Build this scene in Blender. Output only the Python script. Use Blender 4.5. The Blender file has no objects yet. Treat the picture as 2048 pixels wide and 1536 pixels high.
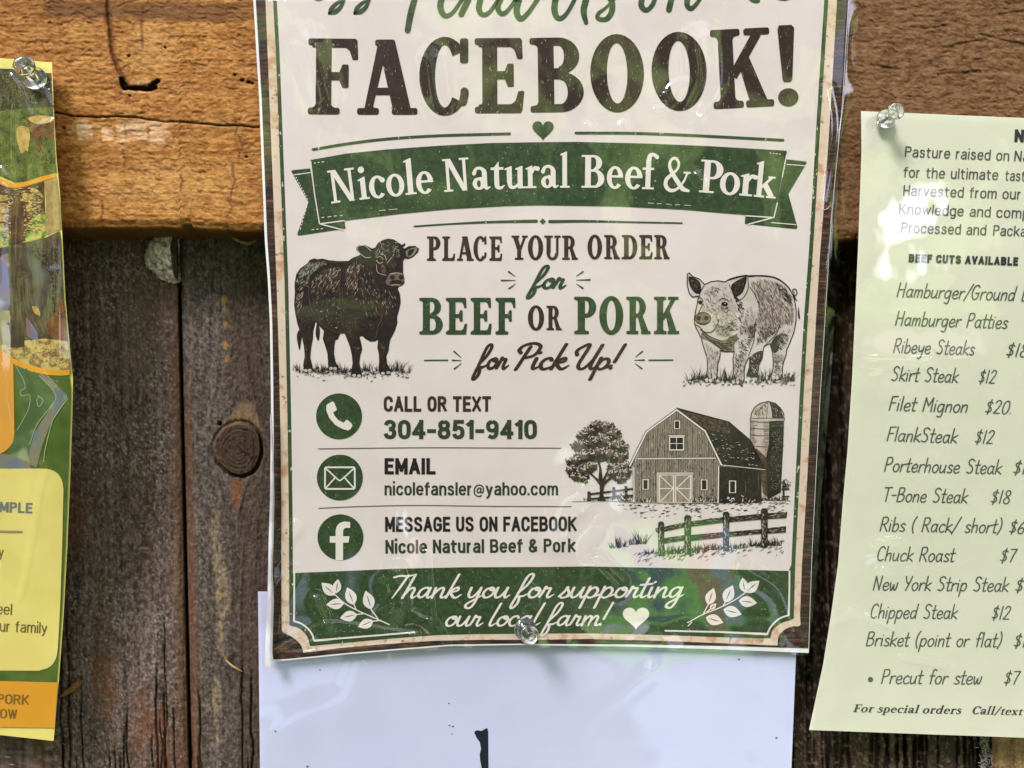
import bpy, math, random
import numpy as np
from mathutils import Vector, Matrix
from mathutils.geometry import delaunay_2d_cdt

random.seed(7)
S = bpy.context.scene
COL = S.collection
rad = math.radians

# ------------------------------------------------------------------ camera, sky, sun, exposure
W, H, F = 2048.0, 1536.0, 1500.0            # photo pixels and focal length in photo pixels
PITCH = rad(-4.0)
CAM = np.array([0.0, -0.29, 1.45])
cd = bpy.data.cameras.new('camera')
cam = bpy.data.objects.new('camera', cd)
COL.objects.link(cam)
cam.location = CAM
cam.rotation_euler = (rad(90) + PITCH, 0, 0)
cd.sensor_width = 36.0
cd.lens = 36.0 * F / W
cd.clip_start = 0.01
cd.clip_end = 100.0
S.camera = cam

SUN_EL, SUN_AZ = rad(49), rad(-38)         # azimuth measured from straight out of the wall, negative = left
world = bpy.data.worlds.new('World')
S.world = world
world.use_nodes = True
wn = world.node_tree.nodes
wl = world.node_tree.links
wn.clear()
def N(tree, kind, **kw):
    n = tree.nodes.new(kind)
    for k, v in kw.items():
        setattr(n, k, v)
    return n
wt = world.node_tree
w_out = N(wt, 'ShaderNodeOutputWorld')
w_bg = N(wt, 'ShaderNodeBackground')
w_sky = N(wt, 'ShaderNodeTexSky', sky_type='NISHITA', sun_disc=False, sun_elevation=SUN_EL,
          sun_rotation=math.pi + SUN_AZ, air_density=1.0, dust_density=2.5, ozone_density=1.0)
w_tc = N(wt, 'ShaderNodeTexCoord')
w_sep = N(wt, 'ShaderNodeSeparateXYZ')
wl.new(w_tc.outputs['Generated'], w_sep.inputs[0])
# clouds brighten the sky, trees stand round the clearing, lawn below
def w_noise(scale, detail, rough, zs=1.0):
    mp = N(wt, 'ShaderNodeMapping')
    mp.inputs['Scale'].default_value = (1, 1, zs)
    wl.new(w_tc.outputs['Generated'], mp.inputs[0])
    n = N(wt, 'ShaderNodeTexNoise')
    n.inputs['Scale'].default_value = scale
    n.inputs['Detail'].default_value = detail
    n.inputs['Roughness'].default_value = rough
    wl.new(mp.outputs[0], n.inputs['Vector'])
    return n.outputs['Fac']
def w_math(op, a, b, clamp=False):
    m = N(wt, 'ShaderNodeMath', operation=op, use_clamp=clamp)
    for i, v in enumerate((a, b)):
        if isinstance(v, (int, float)):
            m.inputs[i].default_value = v
        else:
            wl.new(v, m.inputs[i])
    return m.outputs[0]
def w_ramp(fac, stops):
    r = N(wt, 'ShaderNodeValToRGB')
    el = r.color_ramp.elements
    while len(el) < len(stops):
        el.new(0.5)
    for e, (p, c) in zip(el, stops):
        e.position = p
        e.color = (*c, 1)
    wl.new(fac, r.inputs[0])
    return r.outputs[0]
def w_mix(fac, a, b):
    m = N(wt, 'ShaderNodeMix', data_type='RGBA')
    if isinstance(fac, float):
        m.inputs['Factor'].default_value = fac
    else:
        wl.new(fac, m.inputs['Factor'])
    for s, v in (('A', a), ('B', b)):
        sock = [i for i in m.inputs if i.name == s and i.type == 'RGBA'][0]
        if isinstance(v, tuple):
            sock.default_value = (*v, 1)
        else:
            wl.new(v, sock)
    return [o for o in m.outputs if o.type == 'RGBA'][0]
cloud = w_ramp(w_noise(2.2, 6, 0.6, 2.0), [(0.36, (0, 0, 0)), (0.56, (1, 1, 1))])
sky_c = w_mix(cloud, w_sky.outputs[0], (17.0, 17.5, 20.0))
tree_c = w_ramp(w_noise(8.0, 7, 0.62), [(0.43, (0.12, 0.11, 0.09)), (0.50, (0.7, 0.75, 0.45)), (0.54, (5.5, 7.6, 2.2)), (0.66, (12, 16, 5.5))])
lawn_c = w_ramp(w_noise(6.0, 8, 0.68), [(0.40, (0.4, 0.45, 0.3)), (0.52, (3.0, 3.7, 2.0)), (0.62, (5.5, 6.4, 4.4))])
ny = w_math('MAXIMUM', w_math('MULTIPLY', w_sep.outputs['Y'], -1.0), 0.03)
wu, ww = w_math('DIVIDE', w_sep.outputs['X'], ny), w_math('DIVIDE', w_sep.outputs['Z'], ny)
rag = w_math('MULTIPLY', w_math('SUBTRACT', w_noise(17.0, 2, 0.5), 0.5), 0.9)
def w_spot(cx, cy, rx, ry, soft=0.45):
    """ragged patch added for film reflections, by direction out from the wall"""
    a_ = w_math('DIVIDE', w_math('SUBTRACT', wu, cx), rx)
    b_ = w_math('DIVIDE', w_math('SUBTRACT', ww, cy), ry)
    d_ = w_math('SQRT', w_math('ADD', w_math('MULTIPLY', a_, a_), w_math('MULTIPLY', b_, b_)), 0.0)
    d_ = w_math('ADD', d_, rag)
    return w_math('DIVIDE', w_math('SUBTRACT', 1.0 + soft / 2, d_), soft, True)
tl = w_math('MULTIPLY', w_math('SUBTRACT', w_noise(3.5, 7, 0.65), 0.5), 1.0)
hgt = w_math('ADD', w_sep.outputs['Z'], tl)
m_tree = w_math('MULTIPLY_ADD', hgt, 30.0)
m_tree.node.inputs[2].default_value = -15.0
m_tree.node.use_clamp = True
edge = w_math('MULTIPLY_ADD', w_sep.outputs['Z'], 14.0, True)
edge.node.inputs[2].default_value = 1.6
shady = w_math('DIVIDE', w_math('SUBTRACT', wu, -0.02), 0.14, True)      # shade painted into the left side of the lawn colour
lawn_c = w_mix(shady, (0.5, 0.6, 0.35), lawn_c)
land = w_mix(edge, lawn_c, tree_c)
land = w_mix(w_spot(-0.06, -0.12, 0.20, 0.30, 0.5), land, (0.25, 0.2, 0.18))   # dark patch added for the person at the camera, mutes reflections there
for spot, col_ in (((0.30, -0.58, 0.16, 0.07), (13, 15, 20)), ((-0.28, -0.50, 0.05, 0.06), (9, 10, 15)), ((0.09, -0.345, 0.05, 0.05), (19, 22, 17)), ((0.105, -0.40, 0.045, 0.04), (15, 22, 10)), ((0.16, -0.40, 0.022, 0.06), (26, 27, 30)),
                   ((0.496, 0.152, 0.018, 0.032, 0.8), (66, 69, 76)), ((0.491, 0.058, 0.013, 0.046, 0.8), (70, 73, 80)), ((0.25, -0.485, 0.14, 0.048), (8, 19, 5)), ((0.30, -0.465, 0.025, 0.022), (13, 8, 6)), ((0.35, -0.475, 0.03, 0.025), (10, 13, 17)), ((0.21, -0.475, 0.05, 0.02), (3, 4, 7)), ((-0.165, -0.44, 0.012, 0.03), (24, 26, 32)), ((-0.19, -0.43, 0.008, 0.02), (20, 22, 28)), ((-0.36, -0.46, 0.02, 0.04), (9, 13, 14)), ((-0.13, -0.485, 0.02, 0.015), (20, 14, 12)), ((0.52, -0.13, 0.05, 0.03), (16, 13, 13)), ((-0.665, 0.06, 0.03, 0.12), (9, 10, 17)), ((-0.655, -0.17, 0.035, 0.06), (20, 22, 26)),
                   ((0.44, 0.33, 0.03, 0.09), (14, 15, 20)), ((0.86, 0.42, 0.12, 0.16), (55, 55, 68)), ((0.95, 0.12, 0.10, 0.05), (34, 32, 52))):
    land = w_mix(w_spot(*spot), land, col_)  # patches added so their reflections put glare and colour on the clear films
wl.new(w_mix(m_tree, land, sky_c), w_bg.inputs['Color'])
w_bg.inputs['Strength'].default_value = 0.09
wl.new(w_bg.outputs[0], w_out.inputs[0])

sd = bpy.data.lights.new('sun', 'SUN')
sun = bpy.data.objects.new('sun', sd)
COL.objects.link(sun)
sd.energy = 2.9
sd.angle = rad(17)
sd.color = (1.0, 0.915, 0.96)
sun_dir = Vector((math.sin(SUN_AZ) * math.cos(SUN_EL), -math.cos(SUN_AZ) * math.cos(SUN_EL), math.sin(SUN_EL)))
sun.rotation_euler = sun_dir.to_track_quat('Z', 'Y').to_euler()
sun.location = (-1, -2, 3)

S.view_settings.view_transform = 'Standard'
S.view_settings.look = 'None'
S.view_settings.gamma = 1.0
S.view_settings.use_curve_mapping = False
S.view_settings.exposure = 0.5
S.render.engine = 'CYCLES'
S.cycles.max_bounces = 10
S.cycles.use_denoising = True
S.cycles.denoising_input_passes = 'RGB_ALBEDO_NORMAL'
S.cycles.denoising_prefilter = 'ACCURATE'
S.cycles.transparent_max_bounces = 16
S.cycles.caustics_reflective = False
S.cycles.caustics_refractive = False

# ------------------------------------------------------------------ pixel -> point on a sheet of the wall
cp, sp = math.cos(PITCH), math.sin(PITCH)
def unproj(px, py, Y):
    px, py, Y = np.broadcast_arrays(np.asarray(px, float), np.asarray(py, float), np.asarray(Y, float))
    cx, cy = (px - W / 2) / F, -(py - H / 2) / F
    dx, dy, dz = cx, cp - cy * sp, sp + cy * cp
    t = (Y - CAM[1]) / dy
    return np.stack([CAM[0] + dx * t, CAM[1] + dy * t, CAM[2] + dz * t], -1)
def pt(px, py, Y):
    return Vector(unproj(px, py, Y).tolist())

# ------------------------------------------------------------------ numpy noise
def vnoise(x, y, seed):
    r = np.random.RandomState(seed).rand(257, 257)
    xi, yi = np.floor(x).astype(int), np.floor(y).astype(int)
    fx, fy = x - xi, y - yi
    fx, fy = fx * fx * (3 - 2 * fx), fy * fy * (3 - 2 * fy)
    xi, yi = xi % 256, yi % 256
    a, b, c, d = r[xi, yi], r[xi + 1, yi], r[xi, yi + 1], r[xi + 1, yi + 1]
    return (a * (1 - fx) + b * fx) * (1 - fy) + (c * (1 - fx) + d * fx) * fy
def fbm(x, y, seed, oct=4, gain=0.5):
    s = np.zeros(np.broadcast(x, y).shape)
    a, t = 1.0, 0.0
    for i in range(oct):
        s = s + a * vnoise(x * 2 ** i + 17.3 * i, y * 2 ** i + 9.1 * i, seed + i)
        t += a
        a *= gain
    return s / t
def sstep(a, b, x):
    t = np.clip((x - a) / (b - a), 0, 1)
    return t * t * (3 - 2 * t)
def dist_poly(X, Y, pts):
    best = np.full(X.shape, 1e9)
    for (x0, y0), (x1, y1) in zip(pts[:-1], pts[1:]):
        vx, vy = x1 - x0, y1 - y0
        L = vx * vx + vy * vy + 1e-9
        t = np.clip(((X - x0) * vx + (Y - y0) * vy) / L, 0, 1)
        best = np.minimum(best, np.hypot(X - x0 - t * vx, Y - y0 - t * vy))
    return best
def mixc(c, col, f):
    return c * (1 - f[..., None]) + np.array(col) * f[..., None]

# ------------------------------------------------------------------ objects and materials
def tag(o, label, cat, group=None, kind=None):
    o['label'] = label
    o['category'] = cat
    if group: o['group'] = group
    if kind: o['kind'] = kind
    return o
def thing(name, loc, label, cat, group=None):
    o = bpy.data.objects.new(name, None)
    COL.objects.link(o)
    o.location = loc
    o.empty_display_size = 0.01
    return tag(o, label, cat, group)
def link(name, me, parent=None, mats=(), smooth=False):
    o = bpy.data.objects.new(name, me)
    COL.objects.link(o)
    me.name = name
    for m in mats:
        me.materials.append(m)
    if parent is not None:
        o.parent = parent
        me.transform(Matrix.Translation(-parent.location))
    if smooth:
        me.polygons.foreach_set('use_smooth', [True] * len(me.polygons))
    me.update()
    return o
def grid_mesh(P, flip=False):
    n, m = P.shape[:2]
    idx = np.arange(n * m).reshape(n, m)
    q = np.stack([idx[:-1, :-1], idx[1:, :-1], idx[1:, 1:], idx[:-1, 1:]], -1).reshape(-1, 4)
    if flip: q = q[:, ::-1]
    me = bpy.data.meshes.new('grid')
    me.vertices.add(n * m)
    me.vertices.foreach_set('co', P.reshape(-1))
    me.loops.add(q.size)
    me.loops.foreach_set('vertex_index', q.reshape(-1).astype(np.int32))
    me.polygons.add(len(q))
    me.polygons.foreach_set('loop_start', np.arange(0, q.size, 4, dtype=np.int32))
    me.polygons.foreach_set('loop_total', np.full(len(q), 4, np.int32))
    me.update(calc_edges=True)
    return me
def set_col(me, C):
    a = me.color_attributes.new('Col', 'FLOAT_COLOR', 'POINT')
    rgba = np.ones((C.reshape(-1, 3).shape[0], 4))
    rgba[:, :3] = np.clip(C.reshape(-1, 3), 0, 1)
    a.data.foreach_set('color', rgba.reshape(-1))

MATS = {}
def mat(name, c, c2=None, scale=300.0, lo=0.4, hi=0.6, rough=0.75, spec=0.25, stretch=(1, 1, 1), detail=4,
        c3=None, scale3=900.0, lo3=0.66, hi3=0.7, stretch3=(1, 1, 1)):
    if name in MATS: return MATS[name]
    m = bpy.data.materials.new(name)
    m.use_nodes = True
    t = m.node_tree
    b = t.nodes['Principled BSDF']
    b.inputs['Base Color'].default_value = (*c, 1)
    b.inputs['Roughness'].default_value = rough
    b.inputs['Specular IOR Level'].default_value = spec
    src = None
    tc = N(t, 'ShaderNodeTexCoord')
    def layer(prev, col, sc, l, h, st, dt):
        mp = N(t, 'ShaderNodeMapping')
        mp.inputs['Scale'].default_value = st
        t.links.new(tc.outputs['Object'], mp.inputs[0])
        n = N(t, 'ShaderNodeTexNoise')
        n.inputs['Scale'].default_value = sc
        n.inputs['Detail'].default_value = dt
        t.links.new(mp.outputs[0], n.inputs['Vector'])
        r = N(t, 'ShaderNodeMapRange')
        r.inputs['From Min'].default_value = l
        r.inputs['From Max'].default_value = h
        t.links.new(n.outputs['Fac'], r.inputs['Value'])
        mx = N(t, 'ShaderNodeMix', data_type='RGBA')
        t.links.new(r.outputs[0], mx.inputs['Factor'])
        A = [i for i in mx.inputs if i.name == 'A' and i.type == 'RGBA'][0]
        B = [i for i in mx.inputs if i.name == 'B' and i.type == 'RGBA'][0]
        if prev is None: A.default_value = (*c, 1)
        else: t.links.new(prev, A)
        B.default_value = (*col, 1)
        return [o for o in mx.outputs if o.type == 'RGBA'][0]
    if c2 is not None: src = layer(src, c2, scale, lo, hi, stretch, detail)
    if c3 is not None: src = layer(src, c3, scale3, lo3, hi3, stretch3, 2)
    if src is not None: t.links.new(src, b.inputs['Base Color'])
    MATS[name] = m
    return m

def film_mat(name, ior=1.5, tint=(1, 1, 1), rough=0.015):
    m = bpy.data.materials.new(name)
    m.use_nodes = True
    t = m.node_tree
    t.nodes.clear()
    o = N(t, 'ShaderNodeOutputMaterial')
    tr = N(t, 'ShaderNodeBsdfTransparent')
    tr.inputs[0].default_value = (*tint, 1)
    g = N(t, 'ShaderNodeBsdfGlossy')
    g.inputs['Roughness'].default_value = rough
    f0 = 1.9 * ((ior - 1) / (ior + 1)) ** 2                   # two faces of a thin film
    fc = N(t, 'ShaderNodeLayerWeight')
    fc.inputs['Blend'].default_value = 0.5
    pw = N(t, 'ShaderNodeMath', operation='POWER')
    t.links.new(fc.outputs['Facing'], pw.inputs[0])
    pw.inputs[1].default_value = 5.0
    lw = N(t, 'ShaderNodeMath', operation='MULTIPLY_ADD')
    t.links.new(pw.outputs[0], lw.inputs[0])
    lw.inputs[1].default_value = 1 - f0
    lw.inputs[2].default_value = f0
    mx = N(t, 'ShaderNodeMixShader')
    t.links.new(lw.outputs[0], mx.inputs[0])
    t.links.new(tr.outputs[0], mx.inputs[1])
    t.links.new(g.outputs[0], mx.inputs[2])
    t.links.new(mx.outputs[0], o.inputs[0])
    return m
def wood_mat(name, bump_scale, stretch, rough=0.8, bump=0.3):
    m = bpy.data.materials.new(name)
    m.use_nodes = True
    t = m.node_tree
    b = t.nodes['Principled BSDF']
    a = N(t, 'ShaderNodeVertexColor', layer_name='Col')
    tc = N(t, 'ShaderNodeTexCoord')
    mp = N(t, 'ShaderNodeMapping')
    mp.inputs['Scale'].default_value = stretch
    t.links.new(tc.outputs['Object'], mp.inputs[0])
    n = N(t, 'ShaderNodeTexNoise')
    n.inputs['Scale'].default_value = bump_scale
    n.inputs['Detail'].default_value = 6
    t.links.new(mp.outputs[0], n.inputs['Vector'])
    r = N(t, 'ShaderNodeMapRange')
    r.inputs['From Min'].default_value = 0.3
    r.inputs['From Max'].default_value = 0.7
    r.inputs['To Min'].default_value = 0.72
    r.inputs['To Max'].default_value = 1.2
    t.links.new(n.outputs['Fac'], r.inputs['Value'])
    mul = N(t, 'ShaderNodeVectorMath', operation='SCALE')
    t.links.new(a.outputs['Color'], mul.inputs[0])
    t.links.new(r.outputs[0], mul.inputs['Scale'])
    t.links.new(mul.outputs[0], b.inputs['Base Color'])
    bp = N(t, 'ShaderNodeBump')
    bp.inputs['Strength'].default_value = bump
    bp.inputs['Distance'].default_value = 0.0004
    t.links.new(n.outputs['Fac'], bp.inputs['Height'])
    t.links.new(bp.outputs[0], b.inputs['Normal'])
    b.inputs['Roughness'].default_value = rough
    b.inputs['Specular IOR Level'].default_value = 0.2
    return m

# ------------------------------------------------------------------ 2D drawing kit (photo pixels or glyph units)
def area(p):
    return 0.5 * sum(p[i][0] * p[(i + 1) % len(p)][1] - p[(i + 1) % len(p)][0] * p[i][1] for i in range(len(p)))
def ccw(p):
    return p if area(p) > 0 else p[::-1]
def catmull(pts, n=6, closed=False):
    pts = [tuple(map(float, p)) for p in pts]
    if len(pts) < 3 and not closed: return pts
    out = []
    k = len(pts)
    rng = range(k) if closed else range(k - 1)
    for i in rng:
        if closed:
            p0, p1, p2, p3 = pts[(i - 1) % k], pts[i], pts[(i + 1) % k], pts[(i + 2) % k]
        else:
            p1, p2 = pts[i], pts[i + 1]
            p0 = pts[i - 1] if i > 0 else (2 * p1[0] - p2[0], 2 * p1[1] - p2[1])
            p3 = pts[i + 2] if i + 2 < k else (2 * p2[0] - p1[0], 2 * p2[1] - p1[1])
        for j in range(n):
            t = j / n
            out.append(tuple(0.5 * ((2 * p1[d]) + (p2[d] - p0[d]) * t + (2 * p0[d] - 5 * p1[d] + 4 * p2[d] - p3[d]) * t * t
                                    + (3 * p1[d] - p0[d] - 3 * p2[d] + p3[d]) * t ** 3) for d in (0, 1)))
    if not closed: out.append(pts[-1])
    return out
def circ(x, y, r, ry=None, n=18, a0=0.0):
    ry = r if ry is None else ry
    return [(x + r * math.cos(a0 + 2 * math.pi * i / n), y + ry * math.sin(a0 + 2 * math.pi * i / n)) for i in range(n)]
def stroke(pts, w, smooth=True, caps=True, n=6):
    """polygons of a pen stroke; w is one width or one per control point"""
    P = catmull(pts, n) if smooth else [tuple(map(float, p)) for p in pts]
    k = len(P)
    if isinstance(w, (int, float)): ws = [float(w)] * k
    else: ws = list(np.interp(np.linspace(0, 1, k), np.linspace(0, 1, len(w)), w))
    L, R = [], []
    for i in range(k):
        a, b = P[max(0, i - 1)], P[min(k - 1, i + 1)]
        dx, dy = b[0] - a[0], b[1] - a[1]
        l = math.hypot(dx, dy) or 1.0
        nx, ny = -dy / l * ws[i] / 2, dx / l * ws[i] / 2
        if not smooth and 0 < i < k - 1:
            a2, b2 = (P[i][0] - a[0], P[i][1] - a[1]), (b[0] - P[i][0], b[1] - P[i][1])
            l1, l2 = math.hypot(*a2) or 1, math.hypot(*b2) or 1
            c = max(0.45, math.sqrt(max(0.0, (1 + (a2[0] * b2[0] + a2[1] * b2[1]) / l1 / l2) / 2)))
            nx, ny = nx / c, ny / c
        L.append((P[i][0] + nx, P[i][1] + ny)); R.append((P[i][0] - nx, P[i][1] - ny))
    polys = []
    for i in range(k - 1):
        polys += [[L[i], R[i], R[i + 1]], [L[i], R[i + 1], L[i + 1]]]
    if caps:
        for i in (0, k - 1):
            if ws[i] > 0.5: polys.append(circ(P[i][0], P[i][1], ws[i] / 2, n=10))
    return polys
def rrect(x0, y0, x1, y1, r=2.0):
    r = min(r, abs(x1 - x0) / 2.01, abs(y1 - y0) / 2.01)
    out = []
    for cx, cy, a in ((x1 - r, y1 - r, 0), (x0 + r, y1 - r, 90), (x0 + r, y0 + r, 180), (x1 - r, y0 + r, 270)):
        for i in range(4):
            t = rad(a + i * 30)
            out.append((cx + r * math.cos(t), cy + r * math.sin(t)))
    return out
def ring(cx, cy, rx, ry, wx, wy, a0=0.0, a1=360.0, n=36):
    n = max(6, int(n * abs(a1 - a0) / 360))
    o, i_ = [], []
    for k in range(n + 1):
        t = rad(a0 + (a1 - a0) * k / n)
        o.append((cx + rx * math.cos(t), cy + ry * math.sin(t)))
        i_.append((cx + (rx - wx) * math.cos(t), cy + (ry - wy) * math.sin(t)))
    return [[o[k], o[k + 1], i_[k + 1], i_[k]] for k in range(n)]
def union(polys, gridlines=None, eps=1e-3):
    V, Fc, E = [], [], []
    for p in polys:
        q = []
        for a in p:
            if not q or math.hypot(a[0] - q[-1][0], a[1] - q[-1][1]) > eps: q.append(a)
        if len(q) > 2 and math.hypot(q[0][0] - q[-1][0], q[0][1] - q[-1][1]) <= eps: q.pop()
        if len(q) < 3 or abs(area(q)) < 1e-4: continue
        q = ccw(q)
        b = len(V)
        V += [Vector(a) for a in q]
        Fc.append(list(range(b, b + len(q))))
    if not V: return np.zeros((0, 2)), []
    if gridlines:
        xs = [v.x for v in V]; ys = [v.y for v in V]
        x0, x1, y0, y1 = min(xs) - 1, max(xs) + 1, min(ys) - 1, max(ys) + 1
        g = gridlines
        for x in np.arange(math.floor(x0 / g) * g + g * 0.37, x1, g):
            E.append((len(V), len(V) + 1)); V += [Vector((x, y0)), Vector((x, y1))]
        for y in np.arange(math.floor(y0 / g) * g + g * 0.37, y1, g):
            E.append((len(V), len(V) + 1)); V += [Vector((x0, y)), Vector((x1, y))]
    r = delaunay_2d_cdt(V, E, Fc, 0, 1e-5)
    vs = np.array([[v.x, v.y] for v in r[0]])
    fs = np.array([tuple(f) for f in r[2]])
    cen = vs[fs].mean(1)
    keep = np.zeros(len(fs), bool)
    for f in Fc:                                             # a triangle stays if its middle lies in any input shape
        p = np.array([tuple(V[i]) for i in f])
        sel = np.where(~keep & (cen[:, 0] >= p[:, 0].min()) & (cen[:, 0] <= p[:, 0].max()) & (cen[:, 1] >= p[:, 1].min()) & (cen[:, 1] <= p[:, 1].max()))[0]
        if not len(sel): continue
        cx, cy = cen[sel, 0][:, None], cen[sel, 1][:, None]
        x0, y0 = p[:, 0], p[:, 1]
        x1, y1 = np.roll(x0, 1), np.roll(y0, 1)
        dy = np.where(y1 == y0, 1e-12, y1 - y0)
        c = ((y0 > cy) != (y1 > cy)) & (cx < (x1 - x0) * (cy - y0) / dy + x0)
        keep[sel] = c.sum(1) % 2 == 1
    return vs, [tuple(f) for f in fs[keep].tolist()]

class Sheet:
    """a hung sheet: Y(px, py) is how far its face stands from the wall"""
    def __init__(s, fn): s.fn = fn
    def P(s, px, py, off=0.0):
        px, py = np.asarray(px, float), np.asarray(py, float)
        return unproj(px, py, s.fn(px, py) - off)

class Art:
    """printed shapes gathered into one part"""
    def __init__(s, sheet, off=0.00012):
        s.sheet, s.off = sheet, off
        s.V, s.F, s.M, s.Z, s.n = [], [], [], [], 0
    def tri(s, v, tris, mi=0, z=0.0):
        if not len(tris): return s
        s.V.append(np.asarray(v)); s.Z.append(np.full(len(v), z))
        s.F += [tuple(i + s.n for i in t) for t in tris]
        s.M += [mi] * len(tris)
        s.n += len(v)
        return s
    def add(s, polys, mi=0, z=0.0, grid=None, union_=True):
        if union_:
            if grid is None:
                q = np.concatenate([np.array(p) for p in polys])
                if max(q.max(0) - q.min(0)) > 45: grid = 26
            v, t = union(polys, grid)
            return s.tri(v, t, mi, z)
        for p in polys:
            s.tri(np.array(p), [tuple(range(len(p)))], mi, z)
        return s
    def strokes(s, polys, mi=0, z=0.0):
        """many small pen marks, each on a hair of its own height"""
        for p in polys:
            s.tri(np.array(p), [tuple(range(len(p)))], mi, z + random.random() * 2.5e-5)
        return s
    def build(s, name, mats, parent):
        v = np.concatenate(s.V)
        P = unproj(v[:, 0], v[:, 1], s.sheet.fn(v[:, 0], v[:, 1]) - s.off - np.concatenate(s.Z))
        me = bpy.data.meshes.new(name)
        # faces must look at the camera: pixel y runs down
        fs = []
        for f in s.F:
            a, b, c = v[f[0]], v[f[1]], v[f[2]]
            cr = (b[0] - a[0]) * (c[1] - a[1]) - (b[1] - a[1]) * (c[0] - a[0])
            fs.append(f if cr < 0 else f[::-1])
        me.from_pydata(P.tolist(), [], fs)
        me.polygons.foreach_set('material_index', s.M)
        return link(name, me, parent, mats)
def inside(p, poly):
    x, y = p
    r = False
    for i in range(len(poly)):
        (x0, y0), (x1, y1) = poly[i], poly[i - 1]
        if (y0 > y) != (y1 > y) and x < (x1 - x0) * (y - y0) / (y1 - y0) + x0: r = not r
    return r
def hatch(poly, n, length, ang, w=1.0, jit=0.25, bend=0.0, rng=random, wt=None):
    """n engraved pen marks scattered in a polygon"""
    xs = [p[0] for p in poly]; ys = [p[1] for p in poly]
    out = []
    k = 0
    while len(out) < n and k < n * 14:
        k += 1
        x, y = rng.uniform(min(xs), max(xs)), rng.uniform(min(ys), max(ys))
        if not inside((x, y), poly): continue
        if wt and rng.random() > wt(x, y): continue
        a = rad(ang) + rng.gauss(0, jit)
        l = length * rng.uniform(0.5, 1.3)
        dx, dy = math.cos(a) * l / 2, math.sin(a) * l / 2
        ww = w * rng.uniform(0.6, 1.3) / 2
        nx, ny = -math.sin(a) * ww, math.cos(a) * ww
        cx, cy = x + bend * nx * 4, y + bend * ny * 4
        if not (inside((x + dx, y + dy), poly) and inside((x - dx, y - dy), poly)): continue
        out.append([(x - dx, y - dy), (cx + nx, cy + ny), (x + dx, y + dy), (cx - nx, cy - ny)])
    return out
def tuft(x, y, n, h, spread, w=1.4, rng=random):
    out = []
    for i in range(n):
        bx = x + rng.uniform(-spread, spread)
        a = rng.gauss(0, 0.35) + (bx - x) / max(spread, 1) * 0.35
        l = h * rng.uniform(0.35, 1.0)
        tx, ty = bx + math.sin(a) * l, y - math.cos(a) * l
        mx, my = (bx + tx) / 2 - math.sin(a) * l * 0.12, (y + ty) / 2
        out.append([(bx - w / 2, y), (bx + w / 2, y), (mx + w * 0.4, my), (tx, ty), (mx - w * 0.4, my)])
    return out

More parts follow.
